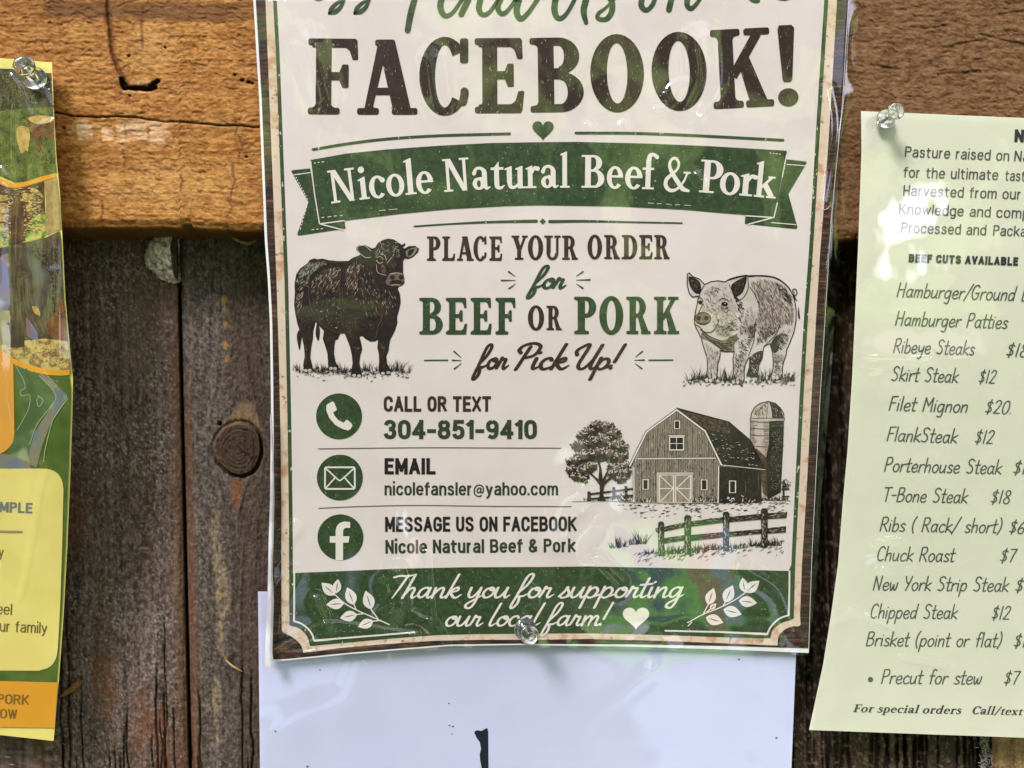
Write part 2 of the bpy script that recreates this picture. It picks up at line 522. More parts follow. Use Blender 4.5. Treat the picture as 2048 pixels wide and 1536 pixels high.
# ------------------------------------------------------------------ lettering
GL = {}
def bracket(x, y, sx, sy, r=5):
    return [(x, y), (x + sx * r, y), (x + sx * r * 0.3, y + sy * r * 0.3), (x, y + sy * r)]
def slab_glyph(c):
    R, St = rrect, stroke
    br = bracket
    stem = [R(10, 2, 30, 98, 1)]
    topL = [R(0, 91, 32, 100, 3), br(10, 91, -1, -1)]
    botL = [R(0, 0, 32, 9, 3), br(10, 9, -1, 1)]
    foot = [R(0, 0, 41, 9, 3), br(10, 9, -1, 1), br(30, 9, 1, 1)]
    head = [R(0, 91, 40, 100, 3), br(10, 91, -1, -1), br(30, 91, 1, -1)]
    armT = [R(5, 88, 62, 100, 2), [(46, 90), (53, 84), (57, 72), (63, 72), (64, 74), (63, 98)]]
    armB = [R(5, 0, 62, 12, 2), [(46, 10), (54, 16), (58, 29), (64, 30), (66, 28), (63, 2)]]
    mid = [R(28, 45, 48, 56, 1), [(40, 56), (44, 66), (51, 66), (52, 64), (52, 36), (50, 35), (44, 35), (40, 45)]]
    bowl = ring(34, 72, 27, 28, 20, 11, -90, 90) + [R(28, 89, 35, 100, .5), R(28, 44, 35, 55, .5)]
    if c == 'F': return stem + topL + foot + armT + mid, 65
    if c == 'E': return stem + topL + botL + armT + armB + mid, 66
    if c == 'L': return stem + head + botL + armB, 62
    if c == 'A': return [[(9, 5), (20, 5), (41, 96), (28, 96)], [(48, 4), (72, 4), (50, 99), (27, 99)], R(20, 26, 56, 36, 1),
                         R(0, 0, 29, 9, 3), R(46, 0, 80, 9, 3), R(24, 91, 50, 100, 3), br(20, 9, 1, 1), br(49, 9, -1, 1)], 80
    if c == 'C': return ring(34, 50, 34, 52, 21, 11, 40, 318) + [R(54, 67, 65, 100, 3), [(50, 86), (56, 78), (56, 70), (60, 92)]] + \
        St([(58, 16), (60, 26), (60, 30)], [11, 11, 11]), 66
    if c == 'B': return stem + topL + botL + ring(36, 75, 26, 25, 19, 11, -90, 90) + [R(28, 89, 37, 100, .5), R(28, 50, 37, 59, .5)] + \
        ring(38, 27, 29, 27, 20, 11, -90, 90) + [R(28, 0, 39, 11, .5), R(28, 44, 39, 54, .5)], 67
    if c == 'O': return ring(34, 50, 34, 52, 21, 12), 68
    if c == 'D': return stem + topL + botL + ring(34, 50, 33, 50, 20, 11, -90, 90) + [R(28, 89, 35, 100, .5), R(28, 0, 35, 11, .5)], 67
    if c == 'K': return stem + head + foot + St([(28, 40), (63, 93)], 12, False, False) + [R(45, 91, 80, 100, 3)] + \
        [[(36, 57), (50, 66), (75, 4), (50, 4)], R(44, 0, 82, 9, 3)], 82
    if c == 'P': return stem + topL + foot + bowl, 62
    if c == 'R': return stem + topL + [R(0, 0, 38, 9, 3)] + bowl + [[(34, 52), (50, 52), (71, 4), (48, 4)], R(46, 0, 76, 9, 3)], 76
    if c == 'Y': return [[(6, 96), (30, 96), (46, 44), (28, 38)], [(58, 96), (70, 96), (46, 38), (36, 44)], R(27, 2, 46, 46, 1),
                         R(0, 91, 38, 100, 3), R(50, 91, 78, 100, 3), R(16, 0, 57, 9, 3)], 78
    if c == 'U': return [R(10, 26, 29, 98, 1), R(53, 26, 64, 98, 1), R(0, 91, 39, 100, 3), R(45, 91, 74, 100, 3)] + \
        ring(37, 28, 27, 30, 16, 12, 180, 360), 74
    if c == '!': return [[(6, 96), (8, 100), (22, 100), (25, 96), (20, 32), (18, 29), (11, 29), (9, 32)], circ(14.5, 10, 11.5, n=20)], 30
    return [], 40
def serif_glyph(c):
    R, St = rrect, stroke
    def flag(x, y): return [[(x - 9, y - 9), (x - 9, y - 5), (x + 12, y + 3), (x + 14, y + 2), (x + 14, y - 14), (x + 4, y - 9)]]
    def foot(x0, x1): return [R(x0, 0, x1, 6, 1.5)]
    if c == 'N': return [R(10, 2, 20, 96, 1), [(4, 100), (26, 100), (76, 0), (60, 0), (12, 92)], R(65, 0, 75, 97, 1),
                         R(0, 94, 22, 100, 1.5), R(0, 0, 30, 6, 1.5), R(55, 94, 86, 100, 1.5)], 86
    if c == 'i': return [R(10, 0, 26, 64, 1), circ(17, 90, 10)] + flag(12, 66) + foot(2, 35), 36
    if c == 'l': return [R(10, 0, 26, 106, 1)] + flag(12, 108) + foot(2, 35), 36
    if c == 'c': return ring(30, 33, 27, 35, 16, 8, 50, 318) + [circ(46, 53, 8)], 55
    if c == 'o': return ring(31, 33, 29, 35, 16, 8), 62
    if c == 'e': return ring(30, 33, 27, 35, 16, 8, 0, 320) + [R(16, 33, 56, 40, .5)], 58
    if c == 'a': return [R(34, 8, 50, 52, 1)] + St([(9, 50), (16, 63), (30, 65), (41, 56), (42, 44)], [13, 9, 9, 14, 16]) + \
        ring(23, 18, 20, 19, 14, 8) + [R(24, 31, 40, 38, 1)] + St([(42, 12), (48, 3), (58, 7)], [14, 9, 4]), 58
    if c == 't': return [[(12, 66), (27, 84), (27, 12), (12, 12)], R(2, 58, 41, 66, 1)] + St([(19.5, 14), (22, 5), (32, 3), (42, 10)], [15, 12, 9, 4]), 43
    if c == 'u': return [R(10, 18, 26, 64, 1), R(44, 4, 60, 64, 1)] + flag(12, 66) + flag(46, 66) + \
        St([(18, 20), (22, 6), (34, 4), (50, 16)], [15, 12, 9, 7]) + [R(44, 0, 69, 6, 1.5)], 70
    if c == 'r': return [R(10, 0, 26, 64, 1)] + flag(12, 66) + foot(2, 38) + St([(24, 44), (32, 60), (44, 59)], [5, 11, 14]), 49
    if c == 'B': return [R(10, 2, 27, 98, 1), R(0, 94, 30, 100, 1.5), R(0, 0, 30, 6, 1.5), R(26, 93, 36, 100, .5), R(26, 0, 38, 7, .5), R(26, 49, 38, 56, .5)] + \
        ring(34, 76, 25, 24, 17, 7, -90, 90) + ring(37, 28, 29, 28, 18, 7, -90, 90), 68
    if c == 'P': return [R(10, 2, 27, 98, 1), R(0, 94, 30, 100, 1.5), R(0, 0, 40, 6, 1.5), R(26, 93, 35, 100, .5), R(26, 42, 35, 49, .5)] + \
        ring(33, 71, 29, 29, 18, 7, -90, 90), 64
    if c == 'F': return [R(10, 2, 30, 98, 1), R(0, 93, 62, 100, 1.5), R(0, 0, 40, 7, 1.5), R(28, 46, 48, 54, 1), R(45, 38, 51, 62, 1), R(57, 78, 63, 98, 1)], 64
    if c == 'f': return [R(12, 0, 28, 88, 1), R(2, 59, 38, 66, 1)] + foot(2, 40) + St([(20, 86), (24, 103), (36, 106), (46, 99)], [16, 13, 10, 13]), 44
    if c == '&': return St([(80, 56), (70, 32), (50, 8), (26, 0), (8, 12), (8, 32), (26, 50), (44, 66), (48, 84), (38, 98), (24, 96), (16, 80), (24, 58), (46, 30), (66, 8), (88, 2)],
                           [7, 7, 8, 11, 14, 13, 10, 8, 9, 9, 9, 10, 13, 15, 15, 8]) + [R(66, 54, 92, 60, 1.5)], 92
    if c == 'k': return [R(10, 0, 26, 106, 1), R(44, 60, 68, 66, 1.5), R(2, 0, 36, 6, 1.5), R(42, 0, 74, 6, 1.5)] + flag(12, 108) + \
        St([(24, 30), (56, 62)], 8, False, False) + St([(34, 42), (60, 4)], 17, False, False), 72
    if c == 's': return St([(40, 50), (36, 62), (22, 66), (12, 54), (22, 40), (38, 28), (40, 12), (26, 2), (12, 4), (6, 18)], [8, 8, 9, 12, 15, 15, 12, 9, 8, 8]), 46
    if c == 'p': return [R(10, -30, 26, 64, 1), R(2, -32, 38, -26, 1)] + flag(12, 66) + ring(34, 33, 27, 35, 16, 8), 64
    if c == 'd': return ring(30, 33, 27, 35, 16, 8) + [R(42, 0, 58, 106, 1), R(42, 0, 66, 6, 1)] + flag(44, 108), 68
    if c == 'C': return ring(40, 50, 39, 52, 20, 9, 45, 318) + [R(64, 66, 71, 98, 1)], 74
    if c == 'x': return St([(10, 62), (48, 4)], 16, False, False) + St([(48, 62), (10, 4)], 8, False, False) + [R(0, 60, 26, 66, 1), R(34, 60, 58, 66, 1), R(0, 0, 24, 6, 1), R(32, 0, 60, 6, 1)], 60
    if c == '/': return St([(6, -10), (44, 104)], 11, False, False), 48
    return [], 30
SCRIPT = {
 'o': (40, [[(24, 44), (10, 37), (5, 18), (14, 2), (28, 5), (36, 22), (32, 40), (22, 44), (24, 34), (42, 30)]]),
 'a': (46, [[(33, 38), (22, 45), (8, 34), (5, 14), (14, 2), (26, 12), (34, 42)], [(35, 44), (34, 12), (40, 1), (50, 12)]]),
 'n': (46, [[(6, 44), (6, 0)], [(6, 14), (18, 38), (28, 44), (33, 34), (32, 10), (38, 1), (50, 12)]]),
 'm': (64, [[(6, 44), (6, 0)], [(6, 14), (16, 38), (24, 44), (29, 34), (28, 0)], [(28, 16), (38, 40), (46, 44), (51, 34), (50, 10), (56, 1), (68, 12)]]),
 'r': (38, [[(2, 4), (8, 28), (10, 48), (15, 41), (26, 41), (27, 34), (25, 12), (31, 1), (44, 14)]]),
 's': (34, [[(2, 6), (14, 30), (17, 47), (20, 38), (29, 20), (24, 4), (12, 0), (4, 7)], [(24, 3), (38, 12)]]),
 'u': (46, [[(4, 44), (4, 14), (12, 1), (24, 10), (34, 42)], [(35, 44), (34, 12), (40, 1), (50, 12)]]),
 'p': (46, [[(8, 48), (2, -44)], [(5, 14), (14, 38), (28, 44), (37, 28), (30, 6), (18, 0), (8, 8)], [(30, 5), (48, 14)]]),
 't': (27, [[(14, 84), (9, 16), (16, 1), (30, 12)], [(-4, 55), (30, 60)]]),
 'i': (21, [[(7, 44), (6, 12), (12, 1), (24, 12)], [(10, 66), (11, 68)]]),
 'g': (44, [[(33, 38), (22, 45), (8, 34), (5, 14), (14, 2), (26, 12), (34, 42)], [(35, 44), (33, -20), (24, -44), (10, -40), (10, -26), (28, -8), (48, 12)]]),
 'y': (44, [[(4, 44), (4, 16), (12, 2), (24, 10), (34, 42)], [(35, 44), (33, -20), (24, -44), (10, -40), (10, -26), (28, -8), (48, 12)]]),
 'l': (26, [[(18, 102), (7, 22), (12, 1), (28, 14)]]),
 'h': (45, [[(16, 102), (4, 0)], [(6, 14), (16, 38), (26, 44), (32, 34), (30, 10), (36, 1), (48, 12)]]),
 'k': (44, [[(16, 102), (4, 0)], [(7, 20), (20, 40), (30, 45), (31, 32), (10, 22)], [(12, 22), (26, 4), (36, 1), (48, 14)]]),
 'f': (34, [[(4, 22), (24, 58), (31, 94), (22, 104), (12, 86), (5, 20), (-2, -36), (6, -44), (15, -24), (13, 0), (3, 8)], [(11, 6), (24, 8), (36, 18)]]),
 'c': (36, [[(31, 36), (24, 45), (10, 38), (5, 18), (14, 1), (26, 2), (42, 14)]]),
 'T': (36, [[(-12, 90), (6, 96), (30, 95), (54, 103)], [(30, 98), (20, 50), (8, 0)]]),
 'P': (50, [[(26, 92), (12, -2)], [(6, 66), (-2, 80), (8, 98), (34, 106), (54, 92), (48, 60), (30, 48), (18, 46)]]),
 'U': (70, [[(2, 60), (-4, 76), (6, 92), (28, 102), (18, 24), (26, 2), (42, 8), (58, 50)], [(66, 102), (56, 22), (62, 1), (74, 12)]]),
 '!': (24, [[(18, 104), (8, 30)], [(4, 3), (4.5, 3.5)]]), ' ': (24, [])}
HAND = {
 'a': (48, [[(37, 46), (24, 56), (9, 46), (4, 20), (12, 2), (24, 4), (35, 26), (39, 54)], [(39, 55), (36, 16), (42, 0)]]),
 'b': (45, [[(9, 100), (5, 0)], [(5, 28), (14, 48), (28, 54), (38, 40), (36, 14), (24, 0), (10, 2), (5, 12)]]),
 'c': (40, [[(36, 46), (26, 56), (12, 48), (4, 26), (10, 4), (24, 0), (36, 8)]]),
 'd': (49, [[(36, 46), (24, 56), (9, 46), (4, 20), (12, 2), (24, 4), (36, 26)], [(43, 102), (38, 40), (37, 0)]]),
 'e': (43, [[(6, 27), (26, 28), (37, 38), (30, 54), (18, 54), (6, 38), (5, 16), (14, 1), (28, 1), (38, 10)]]),
 'f': (34, [[(38, 96), (27, 103), (19, 92), (14, 40), (12, 0)], [(2, 56), (31, 58)]]),
 'g': (47, [[(37, 46), (24, 56), (9, 46), (4, 20), (12, 2), (24, 4), (35, 26), (39, 54)], [(39, 54), (35, -14), (26, -36), (8, -32)]]),
 'h': (45, [[(9, 102), (5, 0)], [(5, 26), (16, 48), (28, 54), (35, 44), (34, 0)]]),
 'i': (17, [[(6, 54), (5, 0)], [(9, 76), (9.5, 77)]]),
 'k': (42, [[(9, 102), (4, 0)], [(37, 56), (7, 27), (22, 16), (38, 0)]]),
 'l': (17, [[(8, 102), (5, 0)]]),
 'm': (60, [[(6, 54), (4, 0)], [(5, 28), (14, 50), (24, 53), (28, 40), (26, 0)], [(27, 30), (36, 50), (46, 53), (51, 40), (49, 0)]]),
 'n': (44, [[(6, 54), (4, 0)], [(5, 28), (16, 50), (28, 54), (35, 42), (33, 0)]]),
 'o': (45, [[(24, 56), (9, 46), (4, 22), (14, 1), (30, 4), (39, 28), (34, 50), (22, 56)]]),
 'p': (46, [[(8, 54), (1, -38)], [(5, 30), (16, 52), (30, 55), (39, 38), (34, 12), (22, 0), (6, 8)]]),
 'r': (34, [[(6, 54), (4, 0)], [(5, 28), (14, 48), (26, 55), (33, 51)]]),
 's': (37, [[(33, 48), (20, 57), (8, 46), (14, 33), (28, 22), (31, 8), (18, 0), (4, 6)]]),
 't': (31, [[(16, 94), (11, 10), (17, 0), (27, 4)], [(0, 58), (30, 61)]]),
 'u': (46, [[(5, 54), (4, 16), (12, 1), (24, 6), (35, 30)], [(37, 54), (34, 12), (38, 0)]]),
 'w': (52, [[(3, 54), (6, 10), (14, 2), (25, 40)], [(25, 42), (28, 8), (36, 2), (44, 20), (48, 54)]]),
 'y': (45, [[(5, 54), (8, 24), (18, 14), (33, 26)], [(39, 54), (31, -10), (21, -36), (6, -32)]]),
 'H': (56, [[(9, 100), (4, 0)], [(47, 100), (42, 0)], [(6, 50), (44, 52)]]),
 'G': (56, [[(46, 88), (30, 101), (12, 84), (4, 44), (12, 8), (28, 0), (42, 14), (45, 44)], [(26, 44), (48, 46)]]),
 'B': (53, [[(9, 98), (4, 0)], [(9, 98), (34, 98), (41, 80), (30, 58), (8, 53)], [(8, 53), (38, 50), (45, 26), (32, 4), (4, 0)]]),
 'P': (49, [[(9, 98), (4, 0)], [(9, 98), (34, 100), (43, 78), (32, 54), (8, 48)]]),
 'R': (53, [[(9, 98), (4, 0)], [(9, 98), (34, 100), (43, 78), (32, 54), (8, 48)], [(20, 50), (46, 0)]]),
 'S': (51, [[(44, 88), (28, 102), (10, 90), (12, 66), (32, 48), (39, 24), (26, 2), (4, 8)]]),
 'F': (45, [[(9, 98), (4, 0)], [(9, 98), (42, 101)], [(6, 54), (34, 55)]]),
 'M': (64, [[(4, 0), (10, 98)], [(10, 98), (31, 40)], [(31, 40), (54, 98)], [(54, 98), (52, 0)]]),
 'T': (47, [[(25, 98), (20, 0)], [(2, 97), (48, 100)]]),
 'N': (56, [[(4, 0), (9, 98)], [(9, 98), (40, 2)], [(40, 2), (47, 100)]]),
 'Y': (46, [[(4, 100), (12, 64), (22, 50), (32, 60)], [(44, 100), (30, 50), (14, 0)]]),
 'C': (49, [[(44, 86), (30, 101), (12, 86), (4, 46), (10, 10), (26, 0), (41, 10)]]),
 '$': (46, [[(38, 78), (26, 88), (10, 80), (12, 60), (30, 44), (34, 22), (22, 8), (4, 14)], [(27, 104), (17, -10)]]),
 '1': (22, [[(13, 100), (8, 0)]]),
 '2': (48, [[(8, 80), (18, 99), (34, 98), (40, 78), (24, 38), (4, 2)], [(4, 2), (40, 3)]]),
 '0': (49, [[(26, 100), (12, 84), (5, 44), (10, 8), (24, 0), (38, 20), (43, 60), (38, 92), (26, 100)]]),
 '8': (49, [[(25, 54), (11, 74), (17, 97), (33, 98), (39, 76), (25, 54), (7, 32), (10, 5), (30, 1), (40, 24), (25, 54)]]),
 '7': (45, [[(5, 98), (42, 100)], [(42, 100), (26, 50), (16, 0)]]),
 '6': (47, [[(36, 100), (14, 64), (4, 24), (14, 0), (32, 4), (38, 30), (24, 46), (8, 30)]]),
 '/': (38, [[(42, 108), (-2, -12)]]), '-': (36, [[(4, 44), (30, 45)]]), '.': (15, [[(5, 3), (5.5, 3.5)]]),
 '(': (25, [[(22, 108), (8, 74), (4, 30), (14, -12)]]), ')': (25, [[(10, 108), (20, 74), (18, 30), (2, -12)]]), ' ': (34, [])}
def glyph(font, c, w=9.0):
    key = (font, c, w)
    if key in GL: return GL[key]
    if font == 'slab': p, a = slab_glyph(c)
    elif font == 'serif': p, a = serif_glyph(c)
    elif font == 'sans': p, a = sans_glyph(c, w)
    else:
        a, sts = (SCRIPT if font == 'script' else HAND)[c]
        p = []
        for s_ in sts:
            if font == 'script' and len(s_) > 2: p += stroke(s_, [w * 1.05] + [w] * (len(s_) - 2) + [w * 0.55], n=7)
            else: p += stroke(s_, w, n=7)
        if font == 'script': p = [[(x + 0.30 * y, y) for x, y in q] for q in p]
        if font == 'hand': p = [[(x + 0.10 * y, y) for x, y in q] for q in p]
    v, t = union(p)
    GL[key] = (v, t, a)
    return GL[key]
def sans_glyph(c, w):
    """condensed grotesque: open skeleton, square ends; s = smooth run, l = straight run"""
    O = [(0, 28), (0, 72), (6, 92), (21, 100), (36, 92), (42, 72), (42, 28), (36, 8), (21, 0), (6, 8), (0, 28)]
    o = [(0, 24), (0, 48), (5, 65), (18, 72), (31, 65), (36, 48), (36, 24), (31, 7), (18, 0), (5, 7), (0, 24)]
    Pb = ('m', [(0, 100), (20, 100)], [(20, 100), (34, 95), (39, 76), (34, 57), (20, 51)], [(20, 51), (0, 51)])
    st = ('l', [(0, 0), (0, 100)])
    T = {
     'A': (44, [('l', [(0, 0), (22, 100)]), ('l', [(44, 0), (22, 100)]), ('l', [(9, 30), (35, 30)])]),
     'B': (42, [st, Pb, ('m', [(0, 51), (22, 51)], [(22, 51), (37, 45), (42, 26), (37, 6), (22, 0)], [(22, 0), (0, 0)])]),
     'C': (42, [('s', [(42, 66), (38, 91), (21, 100), (6, 92), (0, 72), (0, 28), (6, 8), (21, 0), (38, 9), (42, 34)])]),
     'E': (34, [st, ('l', [(0, 100), (34, 100)]), ('l', [(0, 52), (29, 52)]), ('l', [(0, 0), (34, 0)])]),
     'F': (33, [st, ('l', [(0, 100), (33, 100)]), ('l', [(0, 51), (28, 51)])]),
     'G': (42, [('s', [(42, 68), (38, 91), (21, 100), (6, 92), (0, 72), (0, 28), (6, 8), (21, 0), (36, 6), (42, 20)]), ('l', [(42, 18), (42, 46), (25, 46)])]),
     'H': (40, [st, ('l', [(40, 0), (40, 100)]), ('l', [(0, 51), (40, 51)])]),
     'I': (0, [st]), 'K': (42, [st, ('l', [(41, 100), (1, 40)]), ('l', [(13, 56), (43, 0)])]), 'L': (33, [st, ('l', [(0, 0), (33, 0)])]),
     'M': (52, [st, ('l', [(52, 0), (52, 100)]), ('l', [(2, 100), (26, 22)]), ('l', [(50, 100), (26, 22)])]),
     'N': (41, [st, ('l', [(41, 0), (41, 100)]), ('l', [(2, 98), (39, 2)])]), 'O': (42, [('s', O)]), 'P': (39, [st, Pb]),
     'R': (42, [st, Pb, ('l', [(21, 50), (42, 0)])]),
     'S': (42, [('s', [(40, 72), (35, 94), (20, 100), (5, 93), (1, 76), (8, 60), (22, 51), (36, 40), (42, 24), (36, 6), (20, 0), (5, 7), (0, 28)])]),
     'T': (40, [('l', [(20, 0), (20, 100)]), ('l', [(0, 100), (40, 100)])]), 'U': (40, [('s', [(0, 100), (0, 60), (0, 28), (6, 7), (20, 0), (34, 7), (40, 28), (40, 60), (40, 100)])]),
     'V': (42, [('l', [(0, 100), (21, 0)]), ('l', [(42, 100), (21, 0)])]), 'W': (60, [('l', [(0, 100), (15, 0)]), ('l', [(30, 96), (15, 0)]), ('l', [(30, 96), (45, 0)]), ('l', [(60, 100), (45, 0)])]),
     'X': (42, [('l', [(0, 0), (42, 100)]), ('l', [(0, 100), (42, 0)])]),
     'a': (35, [('s', [(3, 56), (9, 69), (20, 72), (32, 66), (35, 50), (35, 30), (35, 0)]), ('s', [(35, 42), (15, 39), (1, 28), (2, 8), (12, 0), (26, 5), (35, 20)])]),
     'b': (36, [st, ('s', o)]), 'd': (36, [('l', [(36, 0), (36, 100)]), ('s', o)]), 'c': (35, [('s', [(35, 50), (30, 68), (18, 72), (5, 64), (0, 46), (0, 26), (5, 8), (18, 0), (30, 4), (35, 22)])]),
     'e': (36, [('m', [(0, 37), (36, 37)], [(36, 37), (36, 50), (30, 68), (18, 72), (5, 64), (0, 46), (0, 26), (5, 8), (18, 0), (30, 4), (35, 16)])]),
     'f': (22, [('s', [(25, 99), (17, 100), (9, 92), (8, 76), (8, 40), (8, 0)]), ('l', [(0, 71), (22, 71)])]),
     'g': (36, [('s', o), ('s', [(36, 72), (36, 30), (36, -8), (31, -24), (18, -29), (4, -23)])]), 'h': (35, [st, ('s', [(0, 46), (7, 66), (20, 72), (32, 65), (35, 46), (35, 20), (35, 0)])]),
     'i': (0, [('l', [(0, 0), (0, 72)]), ('l', [(0, 96 + .8 * w), (0, 98 + .8 * w)])]), 'k': (36, [st, ('l', [(34, 72), (1, 27)]), ('l', [(11, 40), (37, 0)])]), 'l': (0, [st]),
     'm': (60, [('l', [(0, 0), (0, 72)]), ('s', [(0, 46), (6, 66), (17, 72), (27, 65), (30, 46), (30, 20), (30, 0)]), ('s', [(30, 46), (36, 66), (47, 72), (57, 65), (60, 46), (60, 20), (60, 0)])]),
     'n': (35, [('l', [(0, 0), (0, 72)]), ('s', [(0, 46), (7, 66), (20, 72), (32, 65), (35, 46), (35, 20), (35, 0)])]), 'o': (36, [('s', o)]),
     'p': (36, [('l', [(0, -30), (0, 72)]), ('s', o)]), 'r': (20, [('l', [(0, 0), (0, 72)]), ('s', [(0, 44), (6, 64), (14, 71), (21, 71)])]),
     's': (33, [('s', [(31, 54), (26, 68), (16, 72), (4, 67), (2, 54), (8, 43), (18, 38), (29, 30), (32, 18), (27, 4), (16, 0), (4, 5), (0, 18)])]),
     't': (24, [('s', [(8, 92), (8, 60), (8, 20), (11, 4), (19, 0), (25, 1)]), ('l', [(0, 71), (24, 71)])]), 'u': (35, [('s', [(0, 72), (0, 40), (0, 24), (5, 6), (16, 0), (29, 6), (35, 26)]), ('l', [(35, 0), (35, 72)])]),
     'v': (34, [('l', [(0, 72), (17, 0)]), ('l', [(34, 72), (17, 0)])]), 'w': (54, [('l', [(0, 72), (13, 0)]), ('l', [(27, 68), (13, 0)]), ('l', [(27, 68), (41, 0)]), ('l', [(54, 72), (41, 0)])]),
     'y': (36, [('l', [(0, 72), (18, 2)]), ('s', [(36, 72), (20, 8), (14, -16), (6, -28), (-2, -29)])]),
     '0': (40, [('s', [(x * .95, y) for x, y in O])]), '1': (15, [('l', [(15, 0), (15, 100)]), ('l', [(15, 99), (0, 84)])]),
     '3': (40, [('s', [(1, 78), (7, 95), (20, 100), (34, 93), (38, 77), (32, 59), (16, 53)]), ('s', [(16, 53), (34, 46), (40, 27), (34, 6), (19, 0), (5, 7), (0, 25)])]),
     '4': (42, [('l', [(32, 0), (32, 100)]), ('l', [(31, 98), (0, 28)]), ('l', [(0, 25), (42, 25)])]), '5': (39, [('l', [(36, 100), (6, 100)]), ('l', [(6, 100), (3, 52)]), ('s', [(3, 52), (18, 62), (34, 54), (39, 32), (34, 8), (18, 0), (5, 6), (0, 22)])]),
     '8': (40, [('s', [(20, 100), (6, 93), (2, 77), (7, 60), (20, 53), (33, 60), (38, 77), (34, 93), (20, 100)]), ('s', [(20, 53), (5, 45), (0, 26), (5, 7), (20, 0), (35, 7), (40, 26), (35, 45), (20, 53)])]),
     '9': (40, [('s', [(20, 100), (5, 92), (0, 72), (5, 50), (20, 43), (35, 50), (40, 72), (35, 92), (20, 100)]), ('s', [(40, 72), (40, 45), (36, 12), (20, 0), (3, 10)])]),
     '-': (22, [('l', [(0, 40), (22, 40)])]), '.': (0, [('l', [(0, 1), (0, 3)])]),
     '@': (64, [('s', [(52, -8), (36, -18), (14, -12), (1, 12), (1, 50), (14, 76), (36, 84), (57, 72), (64, 44), (60, 20), (50, 14), (45, 24), (47, 58)]), ('s', [(46, 50), (36, 58), (24, 48), (20, 26), (28, 14), (40, 22), (46, 44)])]),
     '&': (46, [('s', [(47, 0), (24, 36), (8, 64), (7, 86), (18, 99), (31, 94), (33, 80), (22, 62), (7, 46), (0, 24), (8, 4), (22, 0), (36, 12), (45, 44)])])}
    if c not in T: return [], 34
    adv, runs = T[c]
    lo = -30 if c in 'gpy@' else 0
    ins = lambda P: [(x + w / 2, w / 2 + y * (100 - w) / 100) for x, y in P]
    polys = []
    thin = w * (.62 if c == '@' else 1)
    for r in runs:
        for k, q in enumerate(r[1:]):
            q = ins(q)
            sm = r[0] == 's' or (r[0] == 'm' and len(q) > 2)
            def ext(a, b):
                l = math.hypot(a[0] - b[0], a[1] - b[1]) or 1
                return (a[0] + (a[0] - b[0]) / l * w / 2, a[1] + (a[1] - b[1]) / l * w / 2)
            P = catmull(q, 6) if sm else q
            if sm and q[0] != q[-1] and r[0] == 's' and c in 'hnmuftgprdbaU1': pass
            if not sm: P = [ext(P[0], P[1])] + P[1:-1] + [ext(P[-1], P[-2])]
            elif q[0] != q[-1] and (q[-1][0] == q[-2][0]): P = P[:-1] + [ext(P[-1], P[-2])]
            if sm and q[0][0] == q[1][0] and q[0] != q[-1]: P = [ext(P[0], P[1])] + P[1:]
            polys += stroke(P, thin, False, False)
    top = 200.0 if c == 'i' else 100.0 if c not in 'acegmnoprsuvwy' else 72 * (100 - w) / 100 + w
    jr = random.Random(ord(c))
    polys = [[(x + jr.uniform(-.02, .02), min(max(y, lo), top) + jr.uniform(-.02, .02)) for x, y in p] for p in polys]
    return polys, adv + w + 8
def line(font, text, w=9.0, bold=0.0, track=0.0):
    V, T, n, x = [], [], 0, 0.0
    for c in text:
        v, t, a = glyph(font, c, w)
        if len(t):
            V.append(v + np.array([x, 0.0])); T += [tuple(i + n for i in q) for q in t]; n += len(v)
        x += a + track
    return np.concatenate(V), T
def text(art, font, s, x0, x1, base0, base1, cap, mi=0, z=0.0, w=9.0, bold=0.0, shear=0.0, track=0.0, fitw=None, sag=0.0):
    """set a line so that it runs from x0 to x1 with its baseline from base0 to base1"""
    v, t = line(font, s, w, bold, track)
    a, b = v[:, 0].min(), v[:, 0].max()
    if x1 is None: x1 = x0 + (b - a) * fitw
    u = (v[:, 0] - a) / (b - a)
    h = v[:, 1] / 100.0 * cap
    slope = (base1 - base0) / (x1 - x0)
    px = x0 + u * (x1 - x0) + h * (shear + slope)
    py = base0 + u * (base1 - base0) + sag * 4 * u * (1 - u) - h
    art.tri(np.stack([px, py], -1), t, mi, z)
def boxed(art, font, c, x0, x1, y0, y1, slope=0.0, mi=0, z=0.0, cap=100.0, w=9.0):
    """one letter in its own box: y0 cap line, y1 baseline (at the box's middle)"""
    v, t, a = glyph(font, c, w)
    u0, u1 = v[:, 0].min(), v[:, 0].max()
    u = (v[:, 0] - u0) / (u1 - u0)
    h = v[:, 1] / cap * (y1 - y0)
    px = x0 + u * (x1 - x0) + slope * (h - (y1 - y0) / 2)
    py = y1 - h + (px - (x0 + x1) / 2) * slope
    art.tri(np.stack([px, py], -1), t, mi, z)
def zm(ox, oy, s):
    return lambda pts: [(ox + x * s, oy + y * s) for x, y in pts]
def ip(ys, xs): return lambda y: np.interp(y, ys, xs)

def sheet_grid(Lf, Rf, top, botf, nu, nv):
    u = np.linspace(0, 1, nu)[None, :]
    v = np.linspace(0, 1, nv)[:, None]
    y = top + (botf(1000.0) - top) * v + 0 * u
    for _ in range(4):
        x = Lf(y) * (1 - u) + Rf(y) * u
        y = top + (botf(x) - top) * v
    return x, y
def sheet_mesh(sh, x, y, off, thick=0.0002):
    A = sh.P(x, y, off)
    me = grid_mesh(A)
    return me

